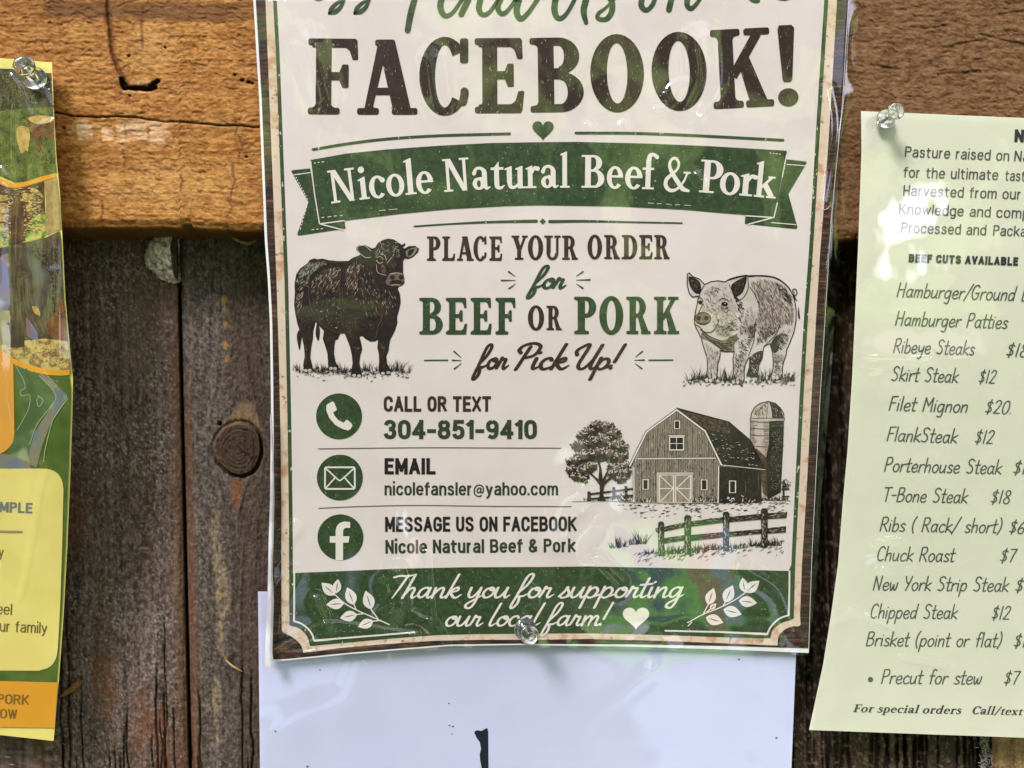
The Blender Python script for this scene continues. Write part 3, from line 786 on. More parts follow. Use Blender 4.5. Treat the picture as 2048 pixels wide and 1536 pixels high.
# ------------------------------------------------------------------ beam
def axis(*runs):
    return np.concatenate([np.arange(a_, b_, s_) for a_, b_, s_ in runs])
def dabs(shape, xi, yi, x, y, ang, length, bend, soft=1.0, amp=None):
    """splat many short curved fibres; xi, yi turn pixels into grid indices"""
    M = np.zeros(shape)
    amp = np.ones(len(x)) if amp is None else amp
    for t in np.linspace(-.5, .5, 9):
        aa = ang + bend * t
        px, py = x + np.cos(aa) * length * t, y + np.sin(aa) * length * t
        gx, gy = xi(px, py), yi(px, py)
        v = amp * (1 - (2 * t) ** 2 * .5)
        bx, by = np.round(gx).astype(int), np.round(gy).astype(int)
        for ox in (-1, 0, 1):
            for oy in (-1, 0, 1):
                c, r = bx + ox, by + oy
                ok = (c >= 0) & (c < shape[1]) & (r >= 0) & (r < shape[0])
                d2 = (c - gx) ** 2 + (r - gy) ** 2
                np.maximum.at(M, (r[ok], c[ok]), (v * np.exp(-d2 / soft))[ok])
    return M
def build_beam():
    xs = axis((-520, -10, 6), (-10, 545, 1.8), (545, 1640, 8), (1640, 2065, 1.8), (2065, 2620, 6))
    ys = np.arange(-150, 452, 1.9)
    ys = np.concatenate([np.arange(-270, -150, 6), ys])
    X, Y = np.meshgrid(xs, ys)
    bot = 452 + 0.018 * (X - 130) + 7 * (fbm(X / 60, X * 0 + 3.3, 5, 4) - 0.5) * 2 - 7 * sstep(.56, .74, fbm(X / 13, X * 0 + 1.3, 6, 3))
    Yp = -270 + (Y + 270) / (451.0 + 270) * (bot + 270)
    wx, wy = X + 14 * (fbm(X / 60, Yp / 60, 41, 3) - .5), Yp + 10 * (fbm(X / 70, Yp / 50, 42, 3) - .5)
    fib = fbm(wx / 20, wy / 5.5, 11, 4, 0.6)                 # short torn fibres running along the beam
    curl = fbm(wx / 11 + 2.0 * fib, wy / 6.5, 12, 3, 0.6)
    big = fbm(X / 260, Yp / 160, 13, 4)
    mid = fbm(X / 45, Yp / 30, 15, 3)
    grain = fbm(wx / 300, wy / 5.0, 14, 3)
    rs = np.random.RandomState(21)
    xi = lambda px, py: np.interp(px, xs, np.arange(len(xs)))
    yi = lambda px, py: np.interp(py, ys, np.arange(len(ys)))
    def scatter(n, lmin, lmax, sd, bend, soft):
        x = np.concatenate([rs.uniform(-10, 545, n), rs.uniform(1640, 2065, n)])
        y = rs.uniform(-140, 450, 2 * n)
        return dabs(X.shape, xi, yi, x, y, rs.normal(.06, sd, 2 * n), rs.uniform(lmin, lmax, 2 * n), rs.normal(0, bend, 2 * n), soft, rs.uniform(.25, 1, 2 * n) ** 1.3)
    dk, dk2, lt = scatter(6200, 5, 17, .35, 1.6, .8), scatter(1100, 10, 34, .2, .9, 1.4), scatter(6200, 5, 16, .35, 1.5, .8)
    C = np.zeros(X.shape + (3,))
    C[:] = (0.42, 0.170, 0.034)
    C = mixc(C, (0.56, 0.275, 0.070), sstep(0.42, 0.68, mid) * 0.6)
    C = mixc(C, (0.54, 0.27, 0.075), sstep(0.45, 0.75, fib) * 0.6)
    C = mixc(C, (0.27, 0.088, 0.013), sstep(0.52, 0.30, fib) * 0.6)
    C = mixc(C, (0.20, 0.062, 0.010), sstep(0.50, 0.70, grain) * 0.55)
    C = mixc(C, (0.28, 0.10, 0.02), sstep(0.5, 0.7, big) * 0.45)
    worn = np.maximum(sstep(1.1, .3, np.hypot((X - 330) / 190, (Yp - 375) / 70) + .9 * (mid - .5)), sstep(1.1, .3, np.hypot((X - 300) / 70, (Yp - 95) / 80) + .9 * (mid - .5)))
    C = mixc(C, (0.62, 0.33, 0.105), worn * .55)
    right = sstep(1150, 1650, X + 60 * (big - .5))           # the right half is greyer and darker
    Cr = np.zeros_like(C); Cr[:] = (0.195, 0.092, 0.038)
    Cr = mixc(Cr, (0.27, 0.145, 0.070), sstep(0.48, 0.74, fib) * 0.7)
    Cr = mixc(Cr, (0.10, 0.042, 0.016), sstep(0.5, 0.3, fib) * 0.7)
    C = C * (1 - right[..., None]) + Cr * right[..., None]
    C = mixc(C, (0.66, 0.36, 0.12), lt * .5 * (1 - right)); C = mixc(C, (0.32, 0.19, 0.10), lt * .5 * right)
    C = mixc(C, (0.13, 0.034, 0.003), dk * .75 * (1 - right)); C = mixc(C, (0.055, 0.022, 0.010), dk * .7 * right)
    C = mixc(C, (0.10, 0.026, 0.003), dk2 * .75 * (1 - .4 * right))
    D = (fib - .5) * 0.00028 + (curl - .5) * 0.00012 + lt * 0.0001 - dk * 0.00022 - dk2 * 0.0004 + (grain - .5) * 0.0003
    # knot-like dark seam, gouge, long check and scraped patch
    d = dist_poly(wx, Yp, [(213, -60), (214, 20), (219, 60), (223, 105), (236, 140), (250, 160)])
    C = mixc(C, (0.09, 0.028, 0.008), sstep(11, 1.5, d + 6 * (curl - .5)) * (0.35 + 0.55 * fib)); D -= 0.0012 * sstep(6, 0, d)
    d = dist_poly(wx, Yp, [(284, 10), (283, 30), (286, 60), (285, 95)])
    C = mixc(C, (0.16, 0.055, 0.012), sstep(5, 1, d) * 0.7)
    up = sstep(26, 8, np.abs(Yp - 20 - 0.02 * (X - 240)) + 20 * (fib - .5)) * sstep(60, 110, X) * sstep(620, 420, X)
    C = mixc(C, (0.10, 0.04, 0.016), up * 0.7)
    d = dist_poly(X, Yp, [(243, 160), (250, 177), (275, 176), (300, 178), (311, 175)])
    hole = np.maximum(sstep(6, 3, d + 5 * (curl - .5)), sstep(7.5, 4.5, np.hypot((X - 248) * .9, Yp - 170) + 5 * (fib - .5)))
    hole = np.maximum(hole, sstep(5, 3, dist_poly(X, Yp, [(300, 172), (316, 162)])))
    C = mixc(C, (0.022, 0.012, 0.008), hole * (.75 + .25 * sstep(.3, .6, curl))); D -= 0.005 * hole
    C = mixc(C, (0.26, 0.17, 0.11), sstep(5, 2, np.hypot((X - 252) * .7, Yp - 171)) * .6)
    lip = sstep(3.5, 1, dist_poly(X, Yp, [(246, 184), (270, 185), (300, 184)])) + sstep(3, 1, dist_poly(X, Yp, [(262, 163), (280, 168), (300, 165)]))
    C = mixc(C, (0.62, 0.40, 0.18), np.clip(lip, 0, 1) * .6 * (curl > .42))
    chip = sstep(6, 2, dist_poly(X, Yp, [(266, 166), (296, 166)])) * sstep(.45, .6, curl)
    C = mixc(C, (0.55, 0.38, 0.2), chip * .7)
    d = dist_poly(X, Yp + 5 * (fbm(X / 30, X * 0, 8, 3) - .5), [(60, 222), (118, 228), (160, 232), (260, 235), (330, 243), (400, 246), (470, 252), (560, 256)])
    C = mixc(C, (0.055, 0.018, 0.006), sstep(2.6, 0.8, d) * 0.9); D -= 0.0012 * sstep(3, 0.5, d)
    sc = sstep(0.42, 0.56, fbm(X / 40, Yp / 30, 61, 3)) * sstep(236, 246, Yp) * sstep(300, 278, Yp) * sstep(130, 180, X) * sstep(470, 330, X)
    C = mixc(C, (0.60, 0.36, 0.19), sc * 0.7); D += sc * 0.0002
    for px_, py_, wd, ht in ((170, 263, 17, 18), (214, 266, 13, 16), (240, 264, 10, 20), (272, 262, 24, 19), (312, 266, 14, 16)):
        b_ = sstep(1.0, 0.75, np.maximum(np.abs(X - px_ - .12 * (Yp - py_)) / wd, np.abs(Yp - py_) / ht))
        C = mixc(C, (0.70, 0.47, 0.28), b_ * (0.3 + 0.7 * sstep(.35, .6, fib)) * .8); D -= b_ * 0.0003
    for px_, py_, r_ in ((258, 112, 5), (260, 192, 3), (128, 257, 4), (493, 314, 4), (470, 150, 5), (485, 160, 6), (498, 165, 6), (505, 167, 5), (330, 95, 3)):
        h_ = sstep(r_, r_ * .4, np.hypot(X - px_, (Yp - py_) * 1.3) + 3 * (curl - .5))
        C = mixc(C, (0.035, 0.015, 0.008), h_); D -= 0.001 * h_
    for x0_, y0_, l_ in ((475, 270, 45), (462, 330, 70), (205, 400, 50), (246, 300, 30), (365, 350, 30), (470, 240, 30), (455, 395, 40), (1820, 100, 60), (1930, 60, 60)):
        d = dist_poly(wx + 8 * (fib - .5), Yp, [(x0_, y0_), (x0_ + 4, y0_ + l_ * .5), (x0_ - 2, y0_ + l_)])
        C = mixc(C, (0.10, 0.035, 0.01), sstep(3.5, 0.8, d) * .7)
    for x0_, y0_, x1_, y1_ in ((1900, 95, 1975, 80), (1960, 70, 2048, 92), (1745, 130, 1800, 138), (1840, 60, 1890, 52), (2000, 30, 2048, 24), (1880, 150, 1960, 146)):
        d = dist_poly(wx, wy + 6 * (fib - .5), [(x0_, y0_), (x1_, y1_)])
        C = mixc(C, (0.05, 0.022, 0.012), sstep(4, 1, d + 3 * (curl - .45)) * .55); D -= 0.0004 * sstep(4, 0, d)
    # weathered lower arris
    e = sstep(16, 2, bot - Yp + 8 * (fib - .5))
    C = mixc(C, (0.28, 0.12, 0.035), e * .55)
    P = unproj(X, Yp, -D)
    P[..., 1] += 0.0012 * sstep(14, 0, bot - Yp)
    rows, cols = [P], [C]
    last = P[-1]
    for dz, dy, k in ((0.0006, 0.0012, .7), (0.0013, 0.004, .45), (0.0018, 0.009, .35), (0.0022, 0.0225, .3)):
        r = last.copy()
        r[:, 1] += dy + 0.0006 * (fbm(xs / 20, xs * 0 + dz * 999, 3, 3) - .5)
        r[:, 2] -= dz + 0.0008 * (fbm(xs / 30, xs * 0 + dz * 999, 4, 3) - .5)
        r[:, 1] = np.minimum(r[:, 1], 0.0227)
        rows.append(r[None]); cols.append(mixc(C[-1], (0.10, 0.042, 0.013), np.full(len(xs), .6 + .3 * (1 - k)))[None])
    t = P[0].copy(); t[:, 1] = 0.0227
    rows.insert(0, t[None]); cols.insert(0, C[:1])
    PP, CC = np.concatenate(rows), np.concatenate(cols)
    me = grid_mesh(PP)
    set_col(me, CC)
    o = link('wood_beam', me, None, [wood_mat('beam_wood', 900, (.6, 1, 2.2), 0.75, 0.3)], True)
    return tag(o, 'rough sawn orange brown beam running across the top, with posters pinned on it', 'beam')
build_beam()

# ------------------------------------------------------------------ plank wall behind
WALLY = 0.0230
KX, KY = 476.0, 897.0
wall = thing('plank_wall', pt(1024, 1400, WALLY + 0.004), 'wall of dark weathered vertical planks below and behind the beam', 'wall')
PW = wood_mat('plank_wood', 700, (1.6, 1, 0.5), 0.7, 0.45)
def seam(x0, x1): return lambda y: x0 + (x1 - x0) * (y - 470) / 1066.0
SE = [seam(-420, -380), seam(357, 381), seam(760, 775), seam(1180, 1175), seam(1560, 1540), seam(1992, 1978), seam(2500, 2450)]
BASE = [(0.108, 0.074, 0.060), (0.090, 0.070, 0.060), (.06, .046, .036), (.055, .04, .03), (0.055, 0.034, 0.021), (0.22, 0.12, 0.055)]
def build_plank(k):
    a, b = SE[k], SE[k + 1]
    wid = float(b(1000.0) - a(1000.0))
    ux = {0: axis((0, 490, 8), (490, wid, 1.9)), 1: axis((0, 185, 1.9), (185, wid, 6)), 4: axis((0, wid, 2.2)), 5: axis((0, 90, 2.2), (90, wid, 6))}.get(k, axis((0, wid, 5)))
    u = np.append(ux, wid)[None, :] / wid
    yv = axis((330, 460, 4), (460, 1560, 2.1), (1560, 1860, 5))[:, None] if k < 2 else axis((330, 1440, 5), (1440, 1560, 2.1), (1560, 1860, 5))[:, None]
    Yp = yv + 0 * u
    X = a(Yp) * (1 - u) + b(Yp) * u
    q = 100 + 20 * k
    rs = np.random.RandomState(q)
    wob = 10 * (fbm(X / 120, Yp / 260, q, 3) - .5)
    kd = np.hypot((X - KX) / 1.0, (Yp - KY) / 1.3)
    push = np.sign(X - KX) * 46 * np.exp(-(kd / 90.0) ** 2) if k == 1 else 0
    gx = X + wob - push                                      # grain flows round the knot
    g1 = fbm(gx / 6.5, Yp / 190, q + 1, 4, 0.6)
    g2 = fbm(gx / 22, Yp / 330, q + 2, 4)
    fz = fbm(X / 7, Yp / 7, q + 3, 3, 0.6)
    pa = fbm(X / 70, Yp / 150, q + 4, 4)
    C = np.zeros(X.shape + (3,))
    C[:] = BASE[k]
    C = mixc(C, np.array(BASE[k]) * 1.9 + .02, sstep(0.46, 0.76, g1) * 0.55)
    C = mixc(C, np.array(BASE[k]) * .3, sstep(0.50, 0.27, g1) * 0.8)
    C = mixc(C, (0.12, 0.066, 0.026), sstep(0.53, 0.68, g2) * 0.5)
    C = mixc(C, np.array(BASE[k]) * .38, sstep(0.52, 0.68, pa) * 0.5)
    C = mixc(C, np.array(BASE[k]) * .33, sstep(0.56, 0.40, fz) * 0.5)
    C = mixc(C, (0.20, 0.17, 0.14), sstep(0.64, 0.78, fz) * 0.5)
    D = (g1 - .5) * 0.0009 + (fz - .5) * 0.0004
    n = 9000 if k in (0, 1) else 3500                        # matted surface fibres, light and dark
    dx_ = rs.uniform(*{0: (100, 370), 1: (355, 545)}.get(k, (float(a(1500.0)), float(b(1500.0)))), 2 * n)
    dy_ = rs.uniform(*((465, 1550) if k < 2 else (1440, 1550)), 2 * n)
    uu = u[0]
    xi = lambda px, py: np.interp((px - a(py)) / (b(py) - a(py)), uu, np.arange(len(uu)))
    yi = lambda px, py: np.interp(py, yv[:, 0], np.arange(len(yv)))
    an, ln = rs.normal(math.pi / 2, .75, 2 * n), rs.uniform(4, 15, 2 * n)
    am = rs.uniform(.2, 1, 2 * n) ** 1.5
    lt = dabs(X.shape, xi, yi, dx_[:n], dy_[:n], an[:n], ln[:n], rs.normal(0, 1.5, n), .75, am[:n])
    dk = dabs(X.shape, xi, yi, dx_[n:], dy_[n:], an[n:], ln[n:] * 1.3, rs.normal(0, 1.2, n), .9, am[n:])
    C = mixc(C, np.array(BASE[k]) * 3.0 + .015, lt * .75); C = mixc(C, np.array(BASE[k]) * .15, dk * .85)
    D += lt * 0.0003 - dk * 0.0003
    low = sstep(1180, 1420, Yp)
    for i in range({0: 17, 1: 12, 4: 34, 5: 4}.get(k, 3)):   # drying checks low on the boards
        x0_ = 120 + 235 * rs.rand() if k == 0 else float(a(1500.0)) + rs.rand() * float(b(1500.0) - a(1500.0))
        y0_ = rs.uniform(1200, 1500) if k < 4 else rs.uniform(600, 1450)
        wd = rs.uniform(1.6, 3.0) if k < 4 else rs.uniform(2.5, 7)
        d = np.abs(gx - x0_ - wob - 8 * (fbm(Yp / 60, Yp * 0 + i, 7, 2) - .5) - 0.02 * (Yp - 1400))
        m_ = sstep(y0_, y0_ + 60, Yp) * sstep(wd, wd * .3, d)
        C = mixc(C, (0.012, 0.008, 0.006), m_ * .9); D -= 0.0016 * m_
    if k == 0:
        m_ = 3600
        sx, sy = rs.uniform(135, 352, m_), rs.uniform(510, 1360, m_)
        sp_ = dabs(X.shape, xi, yi, sx, sy, rs.uniform(0, 3.14, m_), rs.uniform(1, 5, m_), np.zeros(m_), .55, rs.uniform(.1, 1, m_) ** 1.6) * sstep(0.42, 0.62, fbm(X / 80, Yp / 100, 555, 3))
        C = mixc(C, (0.50, 0.43, 0.40), sp_ * .8); D += sp_ * 0.0003        # raised fibres, their glints painted in as pale colour
        e_ = sstep(40, 2, b(Yp) - X + 30 * (g2 - .5))
        C = mixc(C, (0.12, 0.055, 0.024), e_ * .65)
        C = mixc(C, (0.035, 0.025, 0.02), sstep(3, .8, dist_poly(gx, Yp, [(232, 600), (238, 760), (244, 830), (256, 880)])) * .7)
        C = mixc(C, (0.12, 0.08, 0.05), sstep(60, 10, np.hypot((X - 285) * .8, (Yp - 640) * .35) + 50 * (fz - .5)) * .5)
        for bx, by in ((205, 1350), (215, 1385), (285, 1440), (300, 1480), (160, 1040), (330, 1490)):
            C = mixc(C, (0.16, 0.062, 0.03), sstep(30, 4, np.hypot(X - bx, (Yp - by) * .4) + 60 * (fz - .5) + 40 * (g1 - .5)) * .55)
        C = mixc(C, (0.45, 0.37, 0.28), ((rs.rand(*X.shape) > 0.985) * low * (fz > .45)) * .8)
    if k == 1:
        # pale glue strip, resin flecks, rust along the seam
        gl = sstep(15, 6, np.abs(X - 440 - 6 * np.sin(Yp / 60.0)) + 26 * (fbm(X / 18, Yp / 40, 71, 3) - .45)) * sstep(975, 1010, Yp) * sstep(1500, 1470, Yp) \
            * sstep(.38, .5, fbm(X / 30, Yp / 50, 72, 3))
        C = mixc(C, (0.30, 0.22, 0.13), gl * (.25 + .6 * sstep(.35, .6, fz)) * (1 - .6 * dk))
        for bx, by, r_ in ((448, 600, 9), (449, 620, 7), (451, 650, 8), (450, 690, 9), (455, 720, 8), (415, 640, 6), (438, 1190, 6)):
            C = mixc(C, (0.34, 0.20, 0.06), sstep(r_, r_ * .3, np.hypot(X - bx, (Yp - by) * .7) + 6 * (fz - .4)))
        e_ = sstep(30, 4, X - a(Yp) + 30 * (g2 - .5)) * sstep(640, 900, Yp)
        C = mixc(C, (0.14, 0.055, 0.02), e_ * .6)
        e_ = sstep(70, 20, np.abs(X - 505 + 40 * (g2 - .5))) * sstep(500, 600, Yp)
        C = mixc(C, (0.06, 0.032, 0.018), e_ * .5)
        # the knot: pale flare above, dark groove, concentric rings
        fl = sstep(1.0, .6, np.abs(X - 485 + .12 * (Yp - 850)) / np.maximum(8, 14 + (Yp - 800) * .62)) * sstep(798, 815, Yp) * sstep(880, 855, Yp)
        C = mixc(C, (0.21, 0.14, 0.07), fl * (.5 + .5 * g1))
        th = np.arctan2(Yp - KY, X - KX)
        r = np.hypot((X - KX) / 48.0, (Yp - KY) / 53.0) + .035 * np.sin(3 * th + 1) + .10 * (fbm(X / 26, Yp / 26, 89, 3) - .5)
        inn = sstep(1.02, .93, r)
        rings = .5 + .5 * np.sin(r * 46 + 5 * fbm(X / 20, Yp / 20, 88, 2))
        Ck = np.zeros_like(C); Ck[:] = (0.048, 0.028, 0.018)
        Ck = mixc(Ck, (0.085, 0.055, 0.037), rings * .4 * sstep(.2, .6, fz))
        Ck = mixc(Ck, (0.04, 0.022, 0.012), sstep(.55, .35, fz) * .6)
        Ck = mixc(Ck, (0.15, 0.10, 0.045), sstep(.86, .95, r) * .7)
        C = C * (1 - inn[..., None]) + Ck * inn[..., None]
        gr = sstep(.10, .03, np.abs(r - 1.02)) * (.35 + .65 * sstep(-.9, .6, np.cos(th - .7) + .8 * (fz - .5)))
        C = mixc(C, (0.012, 0.007, 0.005), sstep(2.6, .8, dist_poly(X + 10 * (fz - .5), Yp, [(474, 893), (492, 906), (516, 930)])) * .8)
        C = mixc(C, (0.018, 0.01, 0.006), gr * .95)
        D += inn * (0.0006 + rings * 0.0003) - gr * 0.0022
        C = mixc(C, (0.008, 0.005, 0.004), sstep(5.5, 3, np.hypot(X - 440, Yp - 847))); D -= 0.002 * sstep(6, 3, np.hypot(X - 440, Yp - 847))
        C = mixc(C, (0.20, 0.075, 0.03), sstep(16, 4, np.abs(X - 473 + 6 * (g2 - .5)) + np.maximum(0, Yp - 1000) * .35) * sstep(955, 968, Yp) * sstep(1040, 990, Yp) * .8)
    if k == 4:
        C = mixc(C, (0.30, 0.22, 0.15), sstep(.6, .75, fz) * .4)
    if k == 5:
        C = mixc(C, (0.55, 0.38, 0.2), sstep(.45, .7, g2) * .5)
    ed = np.minimum(X - a(Yp), b(Yp) - X)                    # arrises round over into a dark seam
    D = D - 0.006 * sstep(5.0, 0, ed) - 0.001 * sstep(16, 4, ed)
    C = mixc(C, (0.02, 0.014, 0.01), sstep(5, 1.5, ed + 3 * (fz - .5)) * .7)
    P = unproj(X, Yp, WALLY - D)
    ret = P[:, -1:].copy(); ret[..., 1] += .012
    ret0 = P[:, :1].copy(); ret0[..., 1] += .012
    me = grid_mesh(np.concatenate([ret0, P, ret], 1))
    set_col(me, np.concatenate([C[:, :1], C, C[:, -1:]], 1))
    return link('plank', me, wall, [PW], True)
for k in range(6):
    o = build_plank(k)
    if k == 1: o['label'] = 'grey brown plank with a round dark knot and a pale glue streak'
    if k == 0: o['label'] = 'dark plank with raised fibres and painted pale glints beside the yellow flyer'
    if k == 5: o['label'] = 'paler tan plank at the lower right'

# ------------------------------------------------------------------ main poster
POST = Sheet(lambda x, y: -0.0040 + 0.0105 * sstep(470, 1420, y) + 0.0004 * np.sin(x / 260.0 + 1) * sstep(300, 900, y)
             - 0.0007 * sstep(300, 0, np.abs(y - 1180)) * sstep(700, 540, x))
LE = ip([-180, 0, 100, 200, 350, 480, 560, 640, 760, 900, 1000, 1080, 1200, 1333, 1360], [496, 505, 511, 517, 523, 528, 534, 538, 540, 541, 540, 537, 534, 528, 527])
WR = ip([-180, 0, 100, 200, 400, 560, 720, 870, 1000, 1261], [524, 531, 535, 539, 547, 553, 558, 561, 562.5, 563])
GL0 = ip([-180, 0, 100, 300, 430, 560, 740, 870, 1050, 1240], [537, 546, 551.5, 559, 564, 569, 573, 575.6, 578, 578.5])
RG0 = ip([-180, 0, 268, 411, 507, 641, 796, 967, 1128, 1240], [1660, 1648, 1631, 1623, 1617, 1607, 1598.5, 1590, 1582, 1579])
RC = ip([-180, 0, 205, 411, 507, 641, 796, 967, 1128, 1260], [1686, 1674, 1662, 1648, 1640, 1632, 1623, 1614, 1604, 1599])
RW = ip([-180, 0, 205, 411, 507, 641, 796, 967, 1128, 1310], [1710, 1697, 1685, 1665, 1658, 1650, 1640, 1631, 1623, 1617])
RS = ip([-180, 0, 205, 300, 411, 480, 560, 650, 760, 860, 1000, 1130, 1230, 1310], [1731, 1719, 1705, 1695, 1690, 1685, 1676, 1668, 1662, 1654, 1642, 1636, 1626, 1618])
PB = ip([540, 552, 700, 897, 1033, 1250, 1450, 1618, 1640], [1324, 1323, 1308, 1292, 1290, 1293, 1299, 1306, 1307])
poster = thing('farm_poster', pt(1080, 700, 0.004), 'cream poster in a clear sleeve with green ribbon banner, bull, pig and barn drawings', 'poster')
CREAM = (0.735, 0.655, 0.628)
M_PAPER = mat('poster_paper', (0.80, 0.80, 0.80), rough=.7)
M_WOODP = mat('printed_wood', (0.085, 0.035, 0.02), (0.02, 0.012, 0.012), 420, .4, .56, .6, stretch=(.35, 1, 2.4), detail=6, c3=(0.22, 0.09, 0.045), scale3=330, lo3=.6, hi3=.75, stretch3=(.3, 1, 3))
M_CREAM = mat('printed_cream', CREAM, (0.70, 0.615, 0.582), 55, .42, .68, .62, detail=5, c3=(0.60, 0.50, 0.43), scale3=1500, lo3=.72, hi3=.78)
M_EDGE = mat('printed_edge', (0.70, 0.56, 0.44), (0.55, 0.30, 0.17), 190, .52, .66, .62, detail=6, c3=(0.36, 0.16, 0.08), scale3=420, lo3=.66, hi3=.74)
M_GREEN = mat('printed_green', (0.026, 0.050, 0.019), (0.042, 0.078, 0.028), 500, .4, .62, .55, c3=(0.34, 0.36, 0.24), scale3=1300, lo3=.68, hi3=.74)
M_GLINE = mat('printed_green_line', (0.030, 0.060, 0.022), (0.045, 0.08, 0.03), 700, .4, .62, .55, c3=(0.6, 0.56, 0.46), scale3=800, lo3=.66, hi3=.70, stretch3=(1, 1, .5))
M_BROWN = mat('printed_brown', (0.024, 0.012, 0.009), (0.038, 0.020, 0.014), 500, .4, .62, .55, c3=(0.45, 0.38, 0.32), scale3=1100, lo3=.685, hi3=.72, stretch3=(2.2, 1, .55))
M_SGREEN = mat('printed_script_green', (0.026, 0.058, 0.024), (0.05, 0.085, 0.03), 500, .42, .62, .55)
M_LIGHT = mat('printed_light', (0.76, 0.70, 0.64), rough=.6)
x, y = sheet_grid(lambda y: LE(y) + 1.5, lambda y: RW(y) + .5, -180, PB, 110, 130)
link('sheet', sheet_mesh(POST, x, y, 0), poster, [M_PAPER], True)
def band(L, R, y0, y1, step=25):
    ys = np.arange(y0, y1, step).tolist() + [y1]
    return [(float(L(v)), v) for v in ys] + [(float(R(v)), v) for v in reversed(ys)]
# printed wood surround (left, right, bottom strip) under the cream panel
A = Art(POST, .00010)
bot = [(float(v), float(PB(v)) - (5 if v < 560 else 3 if v < 1100 else 3 + 6 * (v - 1100) / 520)) for v in np.linspace(545, 1616, 40)]
outer = [(float(LE(v)) + 6.5, v) for v in np.arange(-175, 1318, 25)] + bot + [(float(RW(v)) - .5, v) for v in np.arange(1296, -180, -25)]
A.add([outer], grid=45)
A.build('wood_border', [M_WOODP], poster)
# cream panel with scooped lower corners: brown-edged rim, then green line, then field
zA, zB = zm(510, 1100, .2783), zm(1060, 1100, .29297)
def panel(dl, corner_l, corner_r, L, R, yl=1235, yr=1235):
    p = [(float(L(v)), v) for v in np.arange(-170, yl, 25)] + corner_l + corner_r
    return p + [(float(R(v)), v) for v in np.arange(yr - 5, -171, -25)]
cl = catmull(zA([(192, 545), (194, 580), (215, 600), (262, 622), (306, 655), (336, 695), (347, 738)]), 4) + zA([(600, 706), (900, 678), (1300, 652), (1600, 646), (2048, 645)])
cr = zB([(400, 607), (900, 620), (1400, 640), (1690, 652)]) + catmull(zB([(1690, 640), (1698, 590), (1735, 545), (1790, 522), (1843, 516), (1844, 460)]), 4)
A = Art(POST, .00022)
A.add([panel(0, cl, cr, WR, RC)], grid=45)
A.build('rim', [M_EDGE], poster)
cl = catmull(zA([(248, 500), (248, 540), (300, 556), (345, 585), (378, 630), (396, 690)]), 4) + zA([(700, 662), (1000, 634), (1300, 612), (1600, 604), (2048, 600)])
cr = zB([(400, 568), (900, 580), (1400, 598), (1638, 603)]) + catmull(zB([(1640, 600), (1655, 550), (1690, 515), (1740, 488), (1798, 472), (1799, 420)]), 4)
A = Art(POST, .00034)
A.add([panel(0, cl, cr, GL0, lambda y: RG0(y) + 8.5)], grid=45)
A.build('frame_line', [M_GLINE], poster)
A = Art(POST, .00046)
fx = [(float(GL0(v)) + 7.5, v) for v in np.arange(-165, 1146, 25)] + [(586, 1146)] + zA([(600, 153), (1000, 135), (1500, 124), (2048, 122)]) + \
    zB([(400, 112), (900, 122), (1400, 133), (1765, 143)]) + [(float(RG0(v)) + .5, v) for v in np.arange(1130, -166, -25)]
A.add([fx], grid=45)
A.build('field', [M_CREAM], poster)
# thin cream keyline round the green footer
A = Art(POST, .00046)
k1 = zA([(282, 165), (282, 400), (280, 510)]) + catmull(zA([(282, 512), (330, 528), (380, 565), (412, 610), (424, 652)]), 5)
k1 += zA([(600, 636), (900, 612), (1150, 590)])
A.add(stroke(k1, 3.4, False, False))
A.build('footer_keyline', [M_LIGHT], poster)
A = Art(POST, .00046)
k2 = zB([(920, 551), (1300, 560), (1620, 574)]) + catmull(zB([(1620, 574), (1640, 530), (1680, 485), (1720, 460), (1766, 446)]), 5) + zB([(1770, 300), (1772, 140)])
A.add(stroke(k2, 3.4, False, False))
A.build('footer_keyline', [M_LIGHT], poster)
A = Art(POST, .00040)
ft = zA([(291, 166), (600, 154), (1000, 136), (1500, 125), (2048, 123)]) + zB([(400, 113), (900, 123), (1400, 134), (1762, 144), (1762, 445)]) + \
    catmull(zB([(1762, 447), (1715, 462), (1672, 490), (1636, 530), (1618, 572)]), 4) + zB([(1300, 580), (900, 574), (400, 562)]) + \
    zA([(2048, 592), (1600, 597), (1300, 605), (1000, 622), (700, 645), (428, 652)]) + catmull(zA([(424, 650), (408, 606), (378, 562), (328, 526), (290, 514)]), 4)
A.add([ft], grid=45)
A.build('footer_panel', [M_GREEN], poster)

# heading letters, each traced to its place
A = Art(POST, .00058)
for c, x0, x1, y0, y1, sl in (('F', 616, 716, 77, 229, 0.01), ('A', 714, 835, 79, 229.5, 0), ('C', 838.5, 937.5, 76.5, 228.5, 0), ('E', 949.5, 1048.5, 76, 226.5, -.005),
                              ('B', 1060, 1167, 75, 224.5, -.015), ('O', 1180.5, 1288, 71, 222, -.02), ('O', 1303, 1413.5, 66.5, 219, -.03),
                              ('K', 1423.5, 1545, 57, 215.5, -.05), ('!', 1553, 1594, 50, 211, -.05)):
    boxed(A, 'slab', c, x0, x1, y0, y1, sl)
A.build('heading_letters', [M_BROWN], poster)
